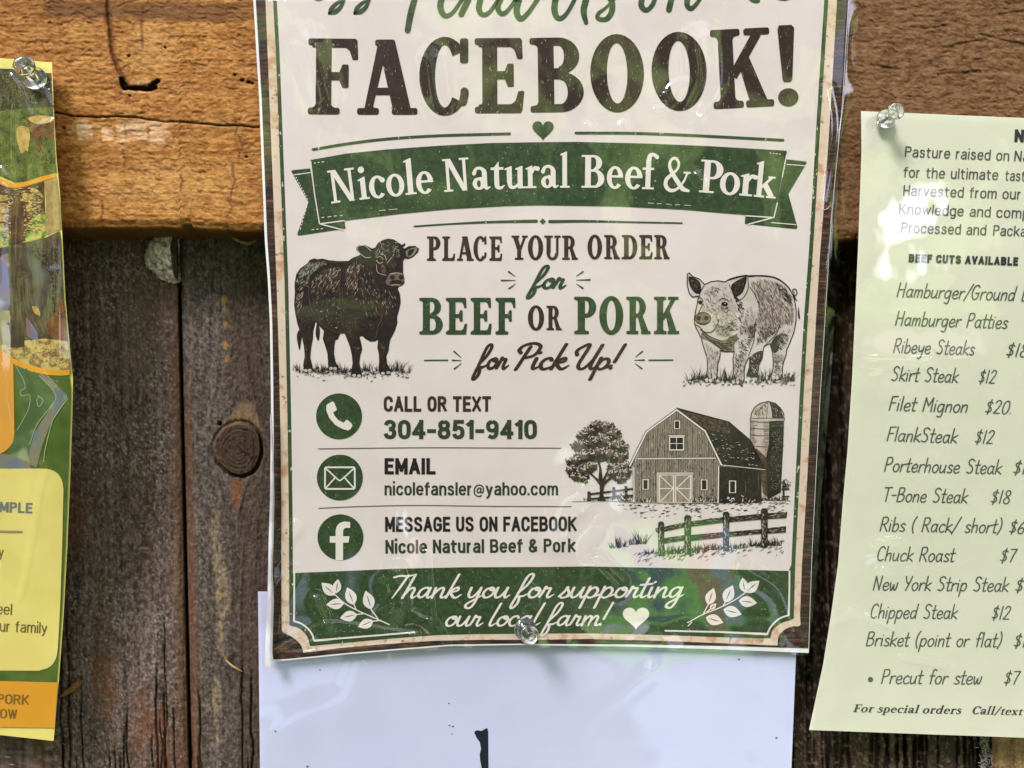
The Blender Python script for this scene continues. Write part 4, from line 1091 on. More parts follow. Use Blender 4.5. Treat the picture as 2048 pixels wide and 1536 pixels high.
# green brush script and leaves running out of the top
A = Art(POST, .00058)
z1, z2 = zm(560, 0, .26367), zm(1080, 0, .3125)
def br(z, pts, w): A.add(stroke(z(pts), w))
for dx in (0, 192):
    br(z1, [(372 + dx, 102), (392 + dx, 62), (440 + dx, 18), (500 + dx, -14)], [5, 9, 7, 5])
    br(z1, [(374 + dx, 102), (420 + dx, 88), (460 + dx, 52), (490 + dx, -14)], [5, 10, 8, 6])
br(z1, [(250, -20), (295, -4), (340, -24)], 7)
br(z1, [(1060, -120), (1025, -20), (990, 110), (968, 232)], [9, 12, 13, 12])
br(z1, [(1240, -60), (1216, 50), (1250, 118), (1310, 95), (1385, -10), (1420, -60)], [12, 13, 11, 8, 8, 8])
br(z1, [(1440, -70), (1425, 0), (1375, 108)], [13, 13, 12])
br(z1, [(1535, -60), (1508, 60), (1540, 112), (1600, 80), (1690, -60)], [12, 12, 10, 8, 8])
br(z1, [(1700, -60), (1652, 50), (1685, 105), (1740, 65), (1830, -70)], [12, 11, 10, 8, 8])
br(z1, [(1835, -70), (1795, 70), (1822, 142), (1880, 100), (1970, -30), (2000, -80)], [12, 13, 12, 9, 9, 8])
br(z2, [(110, -60), (92, 60), (120, 118), (175, 80), (250, -60)], [12, 13, 11, 8, 8])
br(z2, [(320, -80), (280, 60), (295, 145)], [13, 13, 9])
br(z2, [(395, -60), (455, 0), (460, 70), (425, 122), (372, 118), (375, 85), (420, 50), (480, -10), (540, -60)], [10, 12, 12, 10, 9, 8, 6, 6, 6])
br(z2, [(665, -60), (648, 30), (680, 65), (720, 30), (750, -50)], [12, 12, 10, 9, 9])
br(z2, [(860, -60), (840, 0), (825, 62)], [12, 12, 12])
br(z2, [(965, -60), (940, 20), (965, 55), (1005, 20), (1050, -50)], [12, 11, 10, 8, 7])
br(z2, [(1330, -20), (1360, 2), (1395, 6), (1400, -20)], [4, 8, 8, 6])
br(z2, [(1530, -10), (1570, -6), (1600, -20)], 7)
A.build('script_lettering', [M_SGREEN], poster)
# heart and rules
A = Art(POST, .00058)
def heart(cx, cy, w, h):
    p = []
    for i in range(40):
        t = 2 * math.pi * i / 40
        p.append((cx + w / 2 * math.sin(t) ** 3, cy - h / 2 * (13 * math.cos(t) - 5 * math.cos(2 * t) - 2 * math.cos(3 * t) - math.cos(4 * t)) / 14.5 - h * .03))
    return p
A.add([heart(1086, 260, 43, 40)])
A.build('heart', [M_GREEN], poster)
z3, z4 = zm(560, 230, .26367), zm(1080, 230, .3125)
A = Art(POST, .00058)
A.add(stroke(z3([(250, 262), (500, 220), (800, 183), (1200, 157), (1742, 142)]), 5.6))
A.add(stroke(z4([(230, 115), (600, 117), (1000, 132), (1556, 161)]), 5.6))
A.add(stroke(z3([(1018, 845), (1300, 826), (1600, 812), (1945, 805)]), [3.5, 3.5, 5, 6.5]))
A.add(stroke(z4([(62, 682), (300, 680), (600, 686), (908, 692)]), [6.5, 5, 3.5, 3.2]))
A.add([circ(1085.5, 443, 6.5, n=4)])
A.build('divider_rules', [M_GLINE], poster)

# ribbon
rib = poster
A = Art(POST, .00056)
tailL = z3([(85, 428), (95, 418), (228, 405), (240, 470), (300, 825), (488, 805), (498, 862), (140, 916), (130, 905), (215, 660)])
tailR = z4([(1576, 283), (1700, 297), (1708, 305), (1590, 505), (1648, 718), (1640, 730), (1310, 697), (1315, 648), (1497, 655)])
A.add([tailL])
A.build('ribbon_tail', [M_GREEN], poster)
A = Art(POST, .00056)
A.add([tailR])
A.build('ribbon_tail', [M_GREEN], poster)
A = Art(POST, .00064)
body = z3([(228, 350), (236, 340), (500, 293), (800, 262), (1200, 233), (1600, 212), (2048, 205)]) + z4([(250, 172), (700, 183), (1100, 200), (1575, 228), (1580, 236), (1497, 655), (1300, 638), (900, 604), (500, 584), (0, 577)]) + \
    z3([(1700, 690), (1300, 712), (900, 750), (500, 800), (302, 828)])
A.add([body], grid=30)
A.build('ribbon_body', [M_GREEN], poster)
def dashes(z, a, b, n, w, duty=.6):
    for i in range(n):
        t0, t1 = i / n, (i + duty * random.uniform(.7, 1.2)) / n
        A.add(stroke(z([(a[0] + (b[0] - a[0]) * t, a[1] + (b[1] - a[1]) * t) for t in (t0, t1)]), w, False, False))
for z, lines_, ds in ((z3, (([(232, 350), (262, 600), (300, 826)], 2.2), ([(300, 826), (490, 801)], 2.4), ([(302, 826), (480, 872)], 2.4), ([(95, 455), (232, 437)], 1.8)),
                       (((258, 365), (345, 352), 3, 1.6), ((315, 778), (500, 757), 4, 1.5), ((120, 470), (215, 650), 9, 1.5), ((205, 690), (150, 880), 7, 1.4), ((240, 870), (345, 860), 3, 1.6), ((750, 725), (900, 712), 2, 1.0, .8))),
                      (z4, (([(1578, 255), (1550, 400)], 2.0), ([(1520, 560), (1497, 655), (1330, 700)], 2.4), ([(1497, 656), (1318, 645)], 2.4), ([(1578, 316), (1700, 325)], 1.8), ([(1478, 688), (1640, 702)], 1.8)),
                       (((1470, 243), (1548, 252), 4, 1.6),))):
    A = Art(POST, .00074)
    for pts, w in lines_: A.add(stroke(z(pts), w, False, False))
    for q in ds: dashes(z, *q)
    A.build('ribbon_stitching', [M_LIGHT], poster)
A = Art(POST, .00074)
dashes(z4, (690, 563), (980, 580), 5, 1.0, .7)
A.build('ribbon_stitching', [M_LIGHT], poster)
A = Art(POST, .00074)
BX, BY = [640, 667, 728, 780, 825, 895, 950, 1000, 1100, 1185, 1300, 1410, 1490, 1560], [411, 406, 398.5, 393, 388.5, 383.5, 379.5, 377.5, 375.5, 375.5, 378.5, 385, 391.5, 398]
def ribbon_word(boxes):
    for c, a, b in boxes:
        v, t, _ = glyph('serif', c)
        u = (v[:, 0] - v[:, 0].min()) / (v[:, 0].max() - v[:, 0].min())
        m = (a + b) / 2
        sl = (np.interp(m + 25, BX, BY) - np.interp(m - 25, BX, BY)) / 50
        h = v[:, 1] * .655
        px = a + u * (b - a) + sl * (h - 22)
        A.tri(np.stack([px, np.interp(a + u * (b - a), BX, BY) - h], -1), t)
L3 = lambda a, b: (560 + a * .26367, 560 + b * .26367)
L4 = lambda a, b: (1080 + a * .3125, 1080 + b * .3125)
ribbon_word([(c, *L3(a, b)) for c, a, b in (('N', 378, 580), ('i', 594, 672), ('c', 676, 800), ('o', 806, 942), ('l', 946, 1030), ('e', 1032, 1162), ('N', 1240, 1440),
             ('a', 1458, 1594), ('t', 1600, 1704), ('u', 1704, 1862), ('r', 1862, 1972))])
ribbon_word([(c, *L4(a, b)) for c, a, b in (('a', 6, 120), ('l', 128, 190), ('B', 266, 412), ('e', 428, 532), ('e', 545, 656), ('f', 655, 757), ('&', 793, 962), ('P', 1022, 1168),
             ('o', 1152, 1280), ('r', 1280, 1392), ('k', 1374, 1514))])
A.build('ribbon_lettering', [M_LIGHT], poster)

# order lines
z5 = zm(820, 450, .27344)
A = Art(POST, .00058)
def word(boxes, z, y0, y1, mi=0, sl=0.0, font='slab'):
    for c, a, b in boxes:
        (xa, ya), (xb, yb) = z([(a, y0), (b, y1)])
        boxed(A, font, c, xa, xb, ya, yb, sl, mi)
word([('P', 123, 222), ('L', 235, 330), ('A', 343, 467), ('C', 464, 560), ('E', 580, 675)], z5, 83, 262)
word([('Y', 742, 862), ('O', 862, 974), ('U', 982, 1102), ('R', 1112, 1228)], z5, 77, 255)
word([('O', 1298, 1405), ('R', 1420, 1535), ('D', 1548, 1663), ('E', 1676, 1775), ('R', 1786, 1900)], z5, 73, 250)
word([('O', 862, 981), ('R', 998, 1110)], z5, 590, 770)
word([('B', 68, 240), ('E', 262, 418), ('E', 443, 598), ('F', 625, 772)], z5, 532, 802, 1)
word([('P', 1200, 1362), ('O', 1384, 1560), ('R', 1582, 1760), ('K', 1784, 1970)], z5, 524, 799, 1)
A.build('order_lettering', [mat('printed_brown_plain', (0.040, 0.018, 0.016), (0.055, 0.03, 0.02), 500, rough=.55), M_GREEN], poster)
A = Art(POST, .00058)
def script(s, z, x0, x1, b0, b1, cap, w, mi):
    (xa, ya), (xb, yb) = z([(x0, b0), (x1, b1)])
    text(A, 'script', s, xa, xb, ya, yb, cap * (z([(0, 1)])[0][1] - z([(0, 0)])[0][1]), mi, w=w)
script('for', z5, 846, 1146, 464, 464, 158, 13, 0)
script('for', z5, 446, 726, 1052, 1052, 170, 13, 1)
script('Pick', z5, 758, 1166, 1054, 1054, 178, 11.5, 1)
script('Up!', z5, 1203, 1588, 1054, 1054, 172, 12, 1)
A.build('cursive_lettering', [M_SGREEN, mat('printed_brown_plain', (0.04, 0.018, 0.016))], poster)
for group in ([[(722, 342), (770, 377)], [(670, 406), (770, 404)], [(725, 465), (770, 432)]], [[(1265, 342), (1217, 375)], [(1315, 401), (1217, 403)], [(1263, 462), (1217, 430)]],
              [[(322, 925), (375, 970)], [(312, 990), (375, 991)], [(325, 1052), (376, 1012)], [(107, 990), (275, 989)]],
              [[(1700, 925), (1650, 965)], [(1712, 988), (1642, 989)], [(1695, 1050), (1645, 1012)], [(1922, 988), (1748, 989)]]):
    A = Art(POST, .00058)
    for k, pts in enumerate(group): A.add(stroke(z5(pts), [3.6, 1.2] if k < 3 else 3.0, False))
    A.build('ray_mark', [M_GLINE], poster)
# contact block
z6 = zm(600, 770, .29297)
A = Art(POST, .00058)
for cx, cy in ((266.5, 214), (272, 632), (276, 1040)):
    (a, b), = z6([(cx, cy)])
    A.add([circ(a, b, 46, n=48)])
A.build('icon_disc', [M_GREEN], poster)
A = Art(POST, .00068)
A.add([z6([(180, 140), (190, 128), (222, 112), (232, 118), (252, 165), (248, 174), (226, 186), (236, 210), (262, 240), (296, 257), (304, 252), (316, 238), (324, 238), (354, 264), (358, 276),
           (346, 300), (328, 311), (290, 300), (240, 272), (200, 225), (180, 175)])])
A.build('handset_icon', [M_LIGHT], poster)
A = Art(POST, .00068)
A.add(stroke(z6([(176, 562), (370, 562), (374, 568), (374, 704), (368, 709), (176, 709), (171, 704), (171, 568), (176, 562)]), 3.2, False))
for pts in ([(178, 572), (262, 648), (272, 653), (282, 648), (366, 572)], [(178, 702), (238, 634)], [(366, 702), (306, 634)]): A.add(stroke(z6(pts), 2.8, False))
A.build('envelope_icon', [M_LIGHT], poster)
A = Art(POST, .00068)
A.add([z6([(243, 1196), (243, 1076), (203, 1076), (203, 1032), (243, 1032), (243, 996), (250, 965), (270, 942), (300, 932), (342, 935), (342, 976), (312, 975), (298, 983), (294, 1000),
           (294, 1032), (338, 1032), (331, 1076), (294, 1076), (294, 1196)])])
A.build('letter_icon', [M_LIGHT], poster)
A = Art(POST, .00058)
def sans(s, x0, x1, y0, y1, mi, w, dy=0.0, z=z6, shear=0.0):
    (xa, ya), (xb, yb) = z([(x0, y0), (x1, y1)])
    text(A, 'sans', s, xa, xb, yb, yb + dy, yb - ya, mi, w=w, shear=shear)
sans('CALL OR TEXT', 571, 1304, 76, 183, 0, 20)
sans('304-851-9410', 571, 1618, 238, 370, 1, 20)
sans('EMAIL', 577, 925, 499, 611, 2, 20.5)
sans('nicolefansler@yahoo.com', 577, 1762, 664, 754, 3, 15.5)
sans('MESSAGE US ON FACEBOOK', 580, 1892, 900, 1003, 2, 19, -1)
sans('Nicole Natural Beef & Pork', 582, 1886, 1058, 1152, 3, 17.5, -3)
A.build('contact_lettering', [mat('printed_brown_plain', (.04, .018, .016)), mat('printed_number_green', (.028, .045, .022), (.04, .06, .03), 500, rough=.55),
                              mat('printed_black', (.018, .012, .012), rough=.55), mat('printed_dark_green', (.028, .042, .024), rough=.55)], poster)
A = Art(POST, .00058)
A.add(stroke(z6([(125, 436), (500, 431), (900, 428), (1400, 430), (1780, 431)]), 1.9))
A.add(stroke(z6([(128, 842), (400, 830), (800, 822), (1300, 828), (1850, 830)]), 1.9))
A.build('contact_rules', [mat('printed_grey_brown', (.13, .10, .085), rough=.6)], poster)

# ---- engraved bull
INK = mat('engraving_ink', (0.013, 0.009, 0.008), (0.026, 0.017, 0.014), 600, rough=.6)
TAN = mat('engraving_tan', (0.145, 0.085, 0.055), (0.06, 0.036, 0.026), 700, .38, .62, .6)
PALE = mat('engraving_pale', (0.56, 0.47, 0.41), (0.46, 0.36, 0.29), 500, .45, .6, .6)
GREYG = mat('engraving_grey', (0.24, 0.23, 0.18), (0.13, 0.125, 0.09), 500, .4, .6, .6)
z7 = zm(570, 460, .20188)
def smooth(z, pts, n=4): return catmull(z(pts), n, True)
A = Art(POST, .00058)
bull = [(222, 330), (245, 296), (290, 281), (320, 290), (370, 283), (430, 298), (530, 308), (628, 306), (670, 275), (735, 250), (748, 238), (712, 208), (704, 178), (728, 152), (790, 149), (830, 165),
        (858, 182), (892, 175), (920, 128), (975, 97), (1020, 84), (1080, 94), (1130, 128), (1160, 148), (1190, 126), (1192, 150), (1168, 172), (1182, 184), (1225, 160), (1290, 156), (1328, 184),
        (1316, 222), (1270, 266), (1222, 288), (1188, 282), (1170, 310), (1170, 420), (1182, 470), (1184, 522), (1165, 546), (1130, 562), (1118, 578), (1140, 640), (1147, 720), (1128, 800), (1110, 860),
        (1114, 920), (1088, 1000), (1042, 1090), (1030, 1160), (1026, 1200), (1004, 1250), (1010, 1320), (1030, 1385), (1052, 1438), (945, 1434), (925, 1380), (932, 1310), (930, 1230), (915, 1165),
        (922, 1085), (895, 1104), (850, 1107), (800, 1082), (765, 1050), (738, 1058), (758, 1130), (765, 1185), (745, 1250), (738, 1320), (756, 1400), (765, 1452), (658, 1456), (655, 1390), (670, 1320),
        (660, 1230), (645, 1165), (618, 1090), (590, 1025), (548, 1028), (520, 1087), (500, 1088), (490, 1140), (485, 1220), (500, 1300), (540, 1382), (428, 1386), (425, 1300), (420, 1220), (398, 1150),
        (374, 1080), (385, 1000), (340, 952), (302, 912), (280, 1000), (276, 1080), (260, 1160), (250, 1260), (270, 1340), (280, 1402), (188, 1402), (180, 1340), (196, 1240), (186, 1150), (170, 1070),
        (145, 1000), (120, 920), (100, 820), (90, 740), (98, 620), (94, 540), (110, 440), (150, 380)]
A.add([z7(bull)])
A.add([smooth(z7, [(145, 985), (168, 1030), (160, 1100), (145, 1190), (125, 1120), (118, 1040)])])
A.add([smooth(z7, [(320, 915), (346, 1000), (331, 1100), (303, 1030)])])
rg = random.Random(11)
# tones
flank = [(270, 470), (400, 380), (560, 350), (550, 440), (540, 640), (420, 650), (300, 700), (250, 640)]
should = [(600, 400), (680, 300), (760, 320), (720, 480), (740, 700), (660, 760), (580, 600)]
rump = [(130, 420), (180, 360), (260, 310), (400, 300), (440, 340), (330, 380), (250, 460), (240, 560), (110, 620), (105, 520)]
thigh = [(100, 640), (190, 600), (170, 760), (120, 860), (98, 760)]
def up(poly, lo_=.15):
    ys_ = [p[1] for p in poly]
    return lambda x_, y_: lo_ + (1 - lo_) * max(0, (max(ys_) - y_) / (max(ys_) - min(ys_))) ** 1.4
def HT(poly, n, l, a, w, mi, z, zz=.00009, jit=.22, wt=None):
    q = zz_(poly)
    A.strokes(hatch(q, n, l, a, w, jit, rng=rg, wt=None if wt is None else (up(q) if wt == 'up' else lambda x_, y_: 1 - up(q, 0)(x_, y_))), mi, zz)
zz_ = z7
for p in ([(600, 880), (660, 860), (680, 960), (690, 1080), (640, 1040), (600, 960)], [(760, 900), (860, 880), (900, 960), (880, 1010), (780, 960)], [(950, 1150), (1020, 1150), (990, 1190), (955, 1185)],
          [(540, 560), (575, 560), (620, 840), (600, 860), (560, 760)], [(680, 1150), (750, 1150), (740, 1190), (690, 1190)], [(195, 1070), (222, 1150), (215, 1340), (190, 1350)]):
    HT(p, 26, 6, 65, 1.2, 1, 0, .00006)
for p, n, a in ((flank, 210, -62), (should, 150, -70), (thigh, 60, -60)):
    HT(p, n, 10, a, 1.5, 1, 0, .00006, .15, 'up'); HT(p, n // 3, 8, a, .9, 2, 0, .00009, .15, 'up')
HT(rump, 150, 9, -50, 1.6, 3, 0, .00006, .25, 'up'); HT(rump, 40, 7, -50, .9, 2, 0, .00009)
dark = [(250, 680), (540, 660), (560, 1000), (420, 990), (300, 860)]
HT(dark, 70, 7, -60, .9, 1, 0); HT(dark, 30, 5, -50, .8, 2, 0)
chest = [(740, 330), (850, 320), (900, 560), (1100, 620), (1110, 780), (960, 900), (800, 860), (720, 700)]
HT(chest, 40, 9, 75, .8, 2, 0); HT(chest, 150, 9, 70, 1.3, 1, 0)
HT([(120, 860), (280, 880), (240, 1060), (190, 1060)], 30, 6, 60, .9, 1, 0); HT([(400, 1020), (500, 1080), (470, 1280), (430, 1280)], 22, 5, 70, .8, 1, 0)
HT([(620, 1000), (720, 1080), (740, 1400), (680, 1400)], 34, 6, 75, .9, 1, 0); HT([(930, 1100), (1030, 1080), (1000, 1380), (940, 1380)], 30, 6, 75, .9, 1, 0)
for pts, w in (([(242, 480), (234, 640), (258, 770), (310, 870), (380, 945), (490, 1005), (560, 1015)], 1.4), ([(575, 390), (548, 470), (540, 640), (556, 850), (585, 980), (625, 1075)], 1.5),
               ([(225, 345), (150, 395), (118, 450), (105, 560)], 1.0), ([(300, 312), (440, 318), (620, 318)], 1.3), ([(690, 880), (700, 930), (730, 1060)], 1.2), ([(690, 900), (710, 872), (760, 876)], 1.3),
               ([(850, 330), (860, 430), (900, 500)], 1.2), ([(960, 800), (960, 880), (920, 960), (900, 1060), (850, 1085)], 1.5), ([(860, 690), (900, 780), (940, 830)], 1.0),
               ([(1080, 600), (1020, 700), (990, 790)], 1.0), ([(230, 870), (255, 840), (275, 850)], 1.2), ([(130, 940), (180, 1070), (200, 1090)], 1.1), ([(390, 1000), (500, 1070)], .9),
               ([(1100, 850), (1050, 885)], 1.0), ([(940, 880), (965, 920), (930, 1000)], 1.2), ([(600, 870), (620, 850), (680, 850)], 1.3)):
    A.add(stroke(z7(pts), [w * .3, w * .8, w * .7, w * .25]), 1, .00014)
# head
A.add([smooth(z7, [(725, 165), (800, 165), (850, 210), (850, 262), (800, 262), (740, 215)])], 0, .00009)
A.add(stroke(z7([(850, 205), (790, 156), (730, 160), (716, 190), (745, 235), (800, 272), (850, 270)]), 1.1), 2, .00014)
A.add([smooth(z7, [(1200, 205), (1290, 172), (1310, 190), (1270, 250), (1215, 270)])], 3, .00009)
A.add([smooth(z7, [(1225, 205), (1280, 190), (1260, 235), (1222, 255)])], 0, .00012)
HT([(890, 200), (960, 150), (1010, 190), (1000, 280), (930, 250), (880, 290)], 40, 6, -60, 1.2, 3, 0)
HT([(1060, 160), (1110, 150), (1160, 230), (1110, 300), (1060, 220)], 26, 6, -60, 1.2, 3, 0)
HT([(1020, 310), (1090, 300), (1120, 400), (1030, 420), (1005, 360)], 26, 6, 80, 1.3, 1, 0)
A.add([smooth(z7, [(960, 340), (1000, 380), (985, 440), (950, 400)])], 1, .00009)
A.add([smooth(z7, [(1035, 440), (1100, 426), (1165, 436), (1180, 500), (1140, 550), (1060, 556), (1000, 530), (1012, 480)])], 4, .00011)
A.add(stroke(z7([(1040, 436), (1100, 424), (1165, 434)]), 1.2), 2, .00013)
A.add([smooth(z7, [(1060, 500), (1150, 500), (1165, 530), (1120, 540), (1040, 535)])], 0, .00014)
for c_ in ((1062, 470), (1150, 470)): A.add([z7(circ(c_[0], c_[1], 24, 22, n=14))], 0, .00014)
A.add(stroke(z7([(1050, 548), (1090, 540), (1135, 546)]), 1.2), 2, .00017)
A.add([z7(circ(938, 300, 26, 20, n=14))], 0, .00014)
A.add(stroke(z7([(905, 300), (935, 330), (968, 318)]), 1.4), 2, .00017); A.add(stroke(z7([(910, 275), (940, 262), (975, 290)]), 1.0), 2, .00017)
A.add(stroke(z7([(945, 235), (985, 250), (1005, 300)]), 1.2), 2, .00014); A.add(stroke(z7([(1010, 330), (1060, 270), (1080, 240)]), 1.0), 2, .00014)
A.add(stroke(z7([(905, 340), (920, 420), (1000, 450)]), .9), 2, .00014)
zz_ = z7
HT([(930, 130), (1120, 120), (1150, 260), (1020, 300), (930, 240)], 50, 6, -70, .8, 0, 0, .00016, .5); HT([(930, 110), (1120, 110), (1150, 230), (930, 230)], 34, 5, -80, .8, 2, 0, .00018, .6)
A.build('bull_drawing', [INK, TAN, PALE, GREYG, mat('engraving_muzzle', (.17, .12, .095), (.11, .075, .06), 500)], poster)
A = Art(POST, .00070)
g = []
for cx, n, h in ((120, 12, 20), (170, 8, 14), (330, 14, 26), (400, 8, 18), (560, 18, 28), (620, 10, 24), (800, 14, 26), (860, 8, 20), (1060, 14, 30), (1120, 14, 30), (1190, 12, 24)):
    g += tuft(*z7([(cx, 1395 + rg.uniform(-5, 30))])[0], n, h, 9, 1.2, rg)
for lo_, hi_, n in ((100, 700, 70), (600, 1230, 90)):
    for i in range(n):
        a, b = z7([(rg.uniform(lo_, hi_), 1400 + abs(rg.gauss(0, 34)))])[0]
        g += stroke([(a, b), (a + rg.uniform(1, 6), b - rg.uniform(-.5, 3))], rg.uniform(.8, 1.7), False, False)
for cx in (235, 470, 710, 990):
    for i in range(24):
        a, b = z7([(cx + rg.gauss(0, 45), 1392 + rg.gauss(0, 14))])[0]
        g += stroke([(a, b), (a + rg.uniform(-3, 3), b - rg.uniform(1, 5))], rg.uniform(1.2, 2.2), False, False)
A.strokes(g)
for cx, cy in ((205, 1392), (245, 1390), (455, 1370), (495, 1372), (685, 1440), (735, 1445), (970, 1420), (1022, 1412)):
    A.add([z7(circ(cx, cy, 19, 15, n=12))], 1, .00003)
A.build('bull_grass', [INK, PALE], poster)

# ---- engraved pig
z8 = zm(1350, 520, .1693)
HIDE = mat('engraving_hide', (0.60, 0.53, 0.49), (0.50, 0.43, 0.38), 120, .45, .65, .6)
A = Art(POST, .00058)
pig = [(280, 425), (205, 436), (165, 385), (144, 285), (148, 165), (165, 150), (210, 195), (290, 225), (350, 290), (420, 257), (510, 244), (590, 260), (650, 222), (740, 196), (845, 178), (880, 198), (980, 186),
       (1080, 190), (1180, 210), (1270, 258), (1340, 325), (1388, 400), (1416, 490), (1432, 600), (1430, 720), (1406, 850), (1360, 970), (1320, 1060), (1312, 1120), (1290, 1180), (1270, 1260), (1270, 1340),
       (1240, 1412), (1140, 1412), (1135, 1370), (1160, 1280), (1162, 1180), (1150, 1080), (1122, 985), (1050, 1020), (1040, 1080), (1030, 1160), (990, 1240), (980, 1340), (960, 1382), (850, 1362), (880, 1260),
       (890, 1140), (868, 1155), (830, 1230), (815, 1300), (820, 1390), (800, 1462), (680, 1462), (670, 1400), (690, 1330), (690, 1240), (685, 1170), (702, 1080), (600, 1082), (530, 1068), (535, 1110), (525, 1160),
       (505, 1230), (500, 1300), (495, 1380), (480, 1442), (350, 1432), (370, 1370), (385, 1280), (385, 1180), (360, 1090), (330, 1000), (310, 920), (270, 840), (235, 770), (228, 700), (240, 620), (262, 520), (272, 460)]
A.add([z8(pig)], 2)
A.add(stroke(z8(pig + pig[:1]), 1.9, False, False), 0, .00010)
A.add(stroke(z8([(600, 250), (740, 205), (850, 188), (980, 186), (1080, 190), (1190, 212), (1280, 265), (1350, 335), (1395, 420)]), [1.5, 2.6, 3.0, 3.0, 2.4, 1.5]), 0, .00012)
for p, mi in (([(165, 195), (280, 245), (310, 340), (285, 400), (225, 380), (175, 300)], 0), ([(830, 200), (848, 230), (800, 380), (710, 440), (680, 380), (665, 300), (740, 240)], 0),
              ([(310, 920), (400, 960), (520, 1040), (590, 1080), (698, 1075), (702, 990), (760, 930), (690, 900), (560, 950), (430, 905), (330, 850)], 0),
              ([(905, 1130), (1030, 1070), (1030, 1160), (985, 1240), (960, 1370), (865, 1360), (890, 1250)], 0), ([(960, 940), (985, 800), (1080, 760), (1240, 760), (1200, 860), (1090, 965), (950, 1030)], 1),
              ([(1000, 740), (1240, 730), (1240, 770), (1100, 830), (1000, 900)], 0), ([(1130, 990), (1215, 880), (1235, 980), (1210, 1080), (1160, 1090)], 0),
              ([(330, 950), (400, 990), (520, 1080), (515, 1180), (440, 1160), (400, 1100)], 0), ([(660, 400), (700, 460), (740, 560), (760, 640), (720, 600), (680, 500)], 0),
              ([(1220, 640), (1400, 560), (1420, 700), (1390, 830), (1290, 760)], 1), ([(760, 900), (960, 700), (980, 780), (930, 960), (880, 960)], 1), ([(700, 1190), (790, 1200), (770, 1270), (710, 1270)], 0),
              ([(395, 1190), (450, 1190), (440, 1250), (398, 1240)], 0), ([(300, 780), (480, 760), (500, 790), (420, 845), (330, 820)], 0), ([(480, 860), (700, 720), (700, 800), (560, 900), (440, 880)], 1),
              ([(310, 300), (350, 330), (300, 400), (290, 380)], 1), ([(1160, 1090), (1300, 1090), (1280, 1130), (1180, 1130)], 0)):
    ar = abs(area(p)) * .1693 ** 2
    solid = p[0] in ((165, 195), (830, 200), (310, 920), (905, 1130), (1130, 990))
    if solid: A.add([smooth(z8, p)], 3 if p[0] == (310, 920) else mi, .00006)
zz_ = z8
HT([(330, 900), (430, 930), (560, 980), (700, 940), (690, 1070), (600, 1075), (480, 1010)], 90, 9, 25, 1.1, 0, 0, .00009, .2)
head_ = [(300, 430), (360, 320), (430, 275), (590, 280), (660, 420), (740, 560), (760, 720), (620, 860), (480, 880), (440, 760), (430, 640), (330, 600)]
HT(head_, 240, 8, 60, .8, 3, 0, .00008, .25); HT(head_, 90, 8, 55, .9, 3, 0, .00009, .2, 'dn')
HT([(345, 960), (520, 1070), (505, 1380), (380, 1400), (395, 1180)], 120, 8, 80, .9, 3, 0, .00008, .15); HT([(705, 1080), (860, 1150), (815, 1400), (690, 1440)], 110, 8, 75, .9, 3, 0, .00008, .15); HT([(1160, 1090), (1300, 1090), (1265, 1380), (1150, 1380)], 100, 8, 78, .9, 3, 0, .00008, .15)
HT([(740, 640), (900, 520), (960, 700), (880, 900), (760, 920)], 110, 8, 62, .9, 3, 0, .00008, .15)
body_ = [(880, 240), (1000, 205), (1100, 215), (1260, 290), (1375, 430), (1415, 620), (1410, 760), (1300, 770), (1200, 870), (1080, 980), (945, 1030), (975, 800), (960, 690), (985, 560), (930, 400)]
HT(body_, 150, 10, 62, .8, 0, 0, .00010, .10, 'dn'); HT(body_, 760, 11, 64, .95, 3, 0, .00008, .10); HT(body_, 420, 9, 64, 1.1, 3, 0, .00008, .12, 'dn'); HT(body_, 90, 8, 64, 1.1, 2, 0, .00012, .14, 'dn')
HT([(1150, 230), (1280, 290), (1390, 440), (1400, 560), (1330, 520), (1240, 380)], 90, 9, 48, 1.2, 0, 0, .00011, .12); HT([(900, 240), (1150, 230), (1300, 420), (1200, 560), (1000, 520)], 90, 7, 40, .9, 3, 0, .00009, .15)
HT([(1000, 780), (1230, 770), (1190, 870), (1060, 975), (955, 1020)], 110, 8, 68, 1.1, 0, 0, .00011, .2); HT([(1290, 620), (1415, 600), (1400, 780), (1300, 780)], 60, 8, 68, 1.0, 3, 0, .00011, .15)
HT([(730, 960), (900, 880), (945, 940), (860, 1150), (740, 1180)], 90, 8, 30, 1.1, 0, 0, .00010, .15); HT([(840, 780), (970, 700), (975, 800), (930, 960), (880, 940)], 90, 8, 62, 1.3, 3, 0, .00009, .15); HT([(850, 800), (970, 720), (970, 840), (930, 950)], 50, 7, 62, 1.2, 0, 0, .00011, .15)
HT([(1200, 880), (1390, 800), (1310, 1060), (1180, 1090)], 90, 8, 40, 1.2, 0, 0, .00010, .15); HT([(1205, 880), (1300, 800), (1290, 960), (1200, 1060)], 70, 8, 55, 1.3, 3, 0, .00009, .15)
HT([(480, 800), (700, 690), (730, 780), (600, 920), (470, 890)], 90, 7, -25, 1.2, 3, 0, .00009, .2)
HT([(340, 960), (520, 1060), (500, 1300), (390, 1300)], 60, 6, 60, 1.0, 2, 0, .00013, .3); HT([(700, 1090), (820, 1180), (800, 1400), (700, 1400)], 50, 6, 30, 1.0, 0, 0, .00010, .25)
HT([(1160, 1120), (1280, 1120), (1250, 1360), (1160, 1360)], 50, 6, 20, 1.0, 0, 0, .00010, .25); HT([(900, 1120), (1020, 1090), (970, 1350), (880, 1350)], 36, 6, 70, .9, 2, 0, .00012, .25)
HT([(620, 330), (700, 440), (760, 640), (820, 640), (840, 560), (720, 420)], 60, 9, 60, 1.4, 0, 0, .00010, .25); HT([(480, 830), (740, 680), (760, 820), (580, 930)], 60, 7, -25, 1.2, 0, 0, .00011, .2)
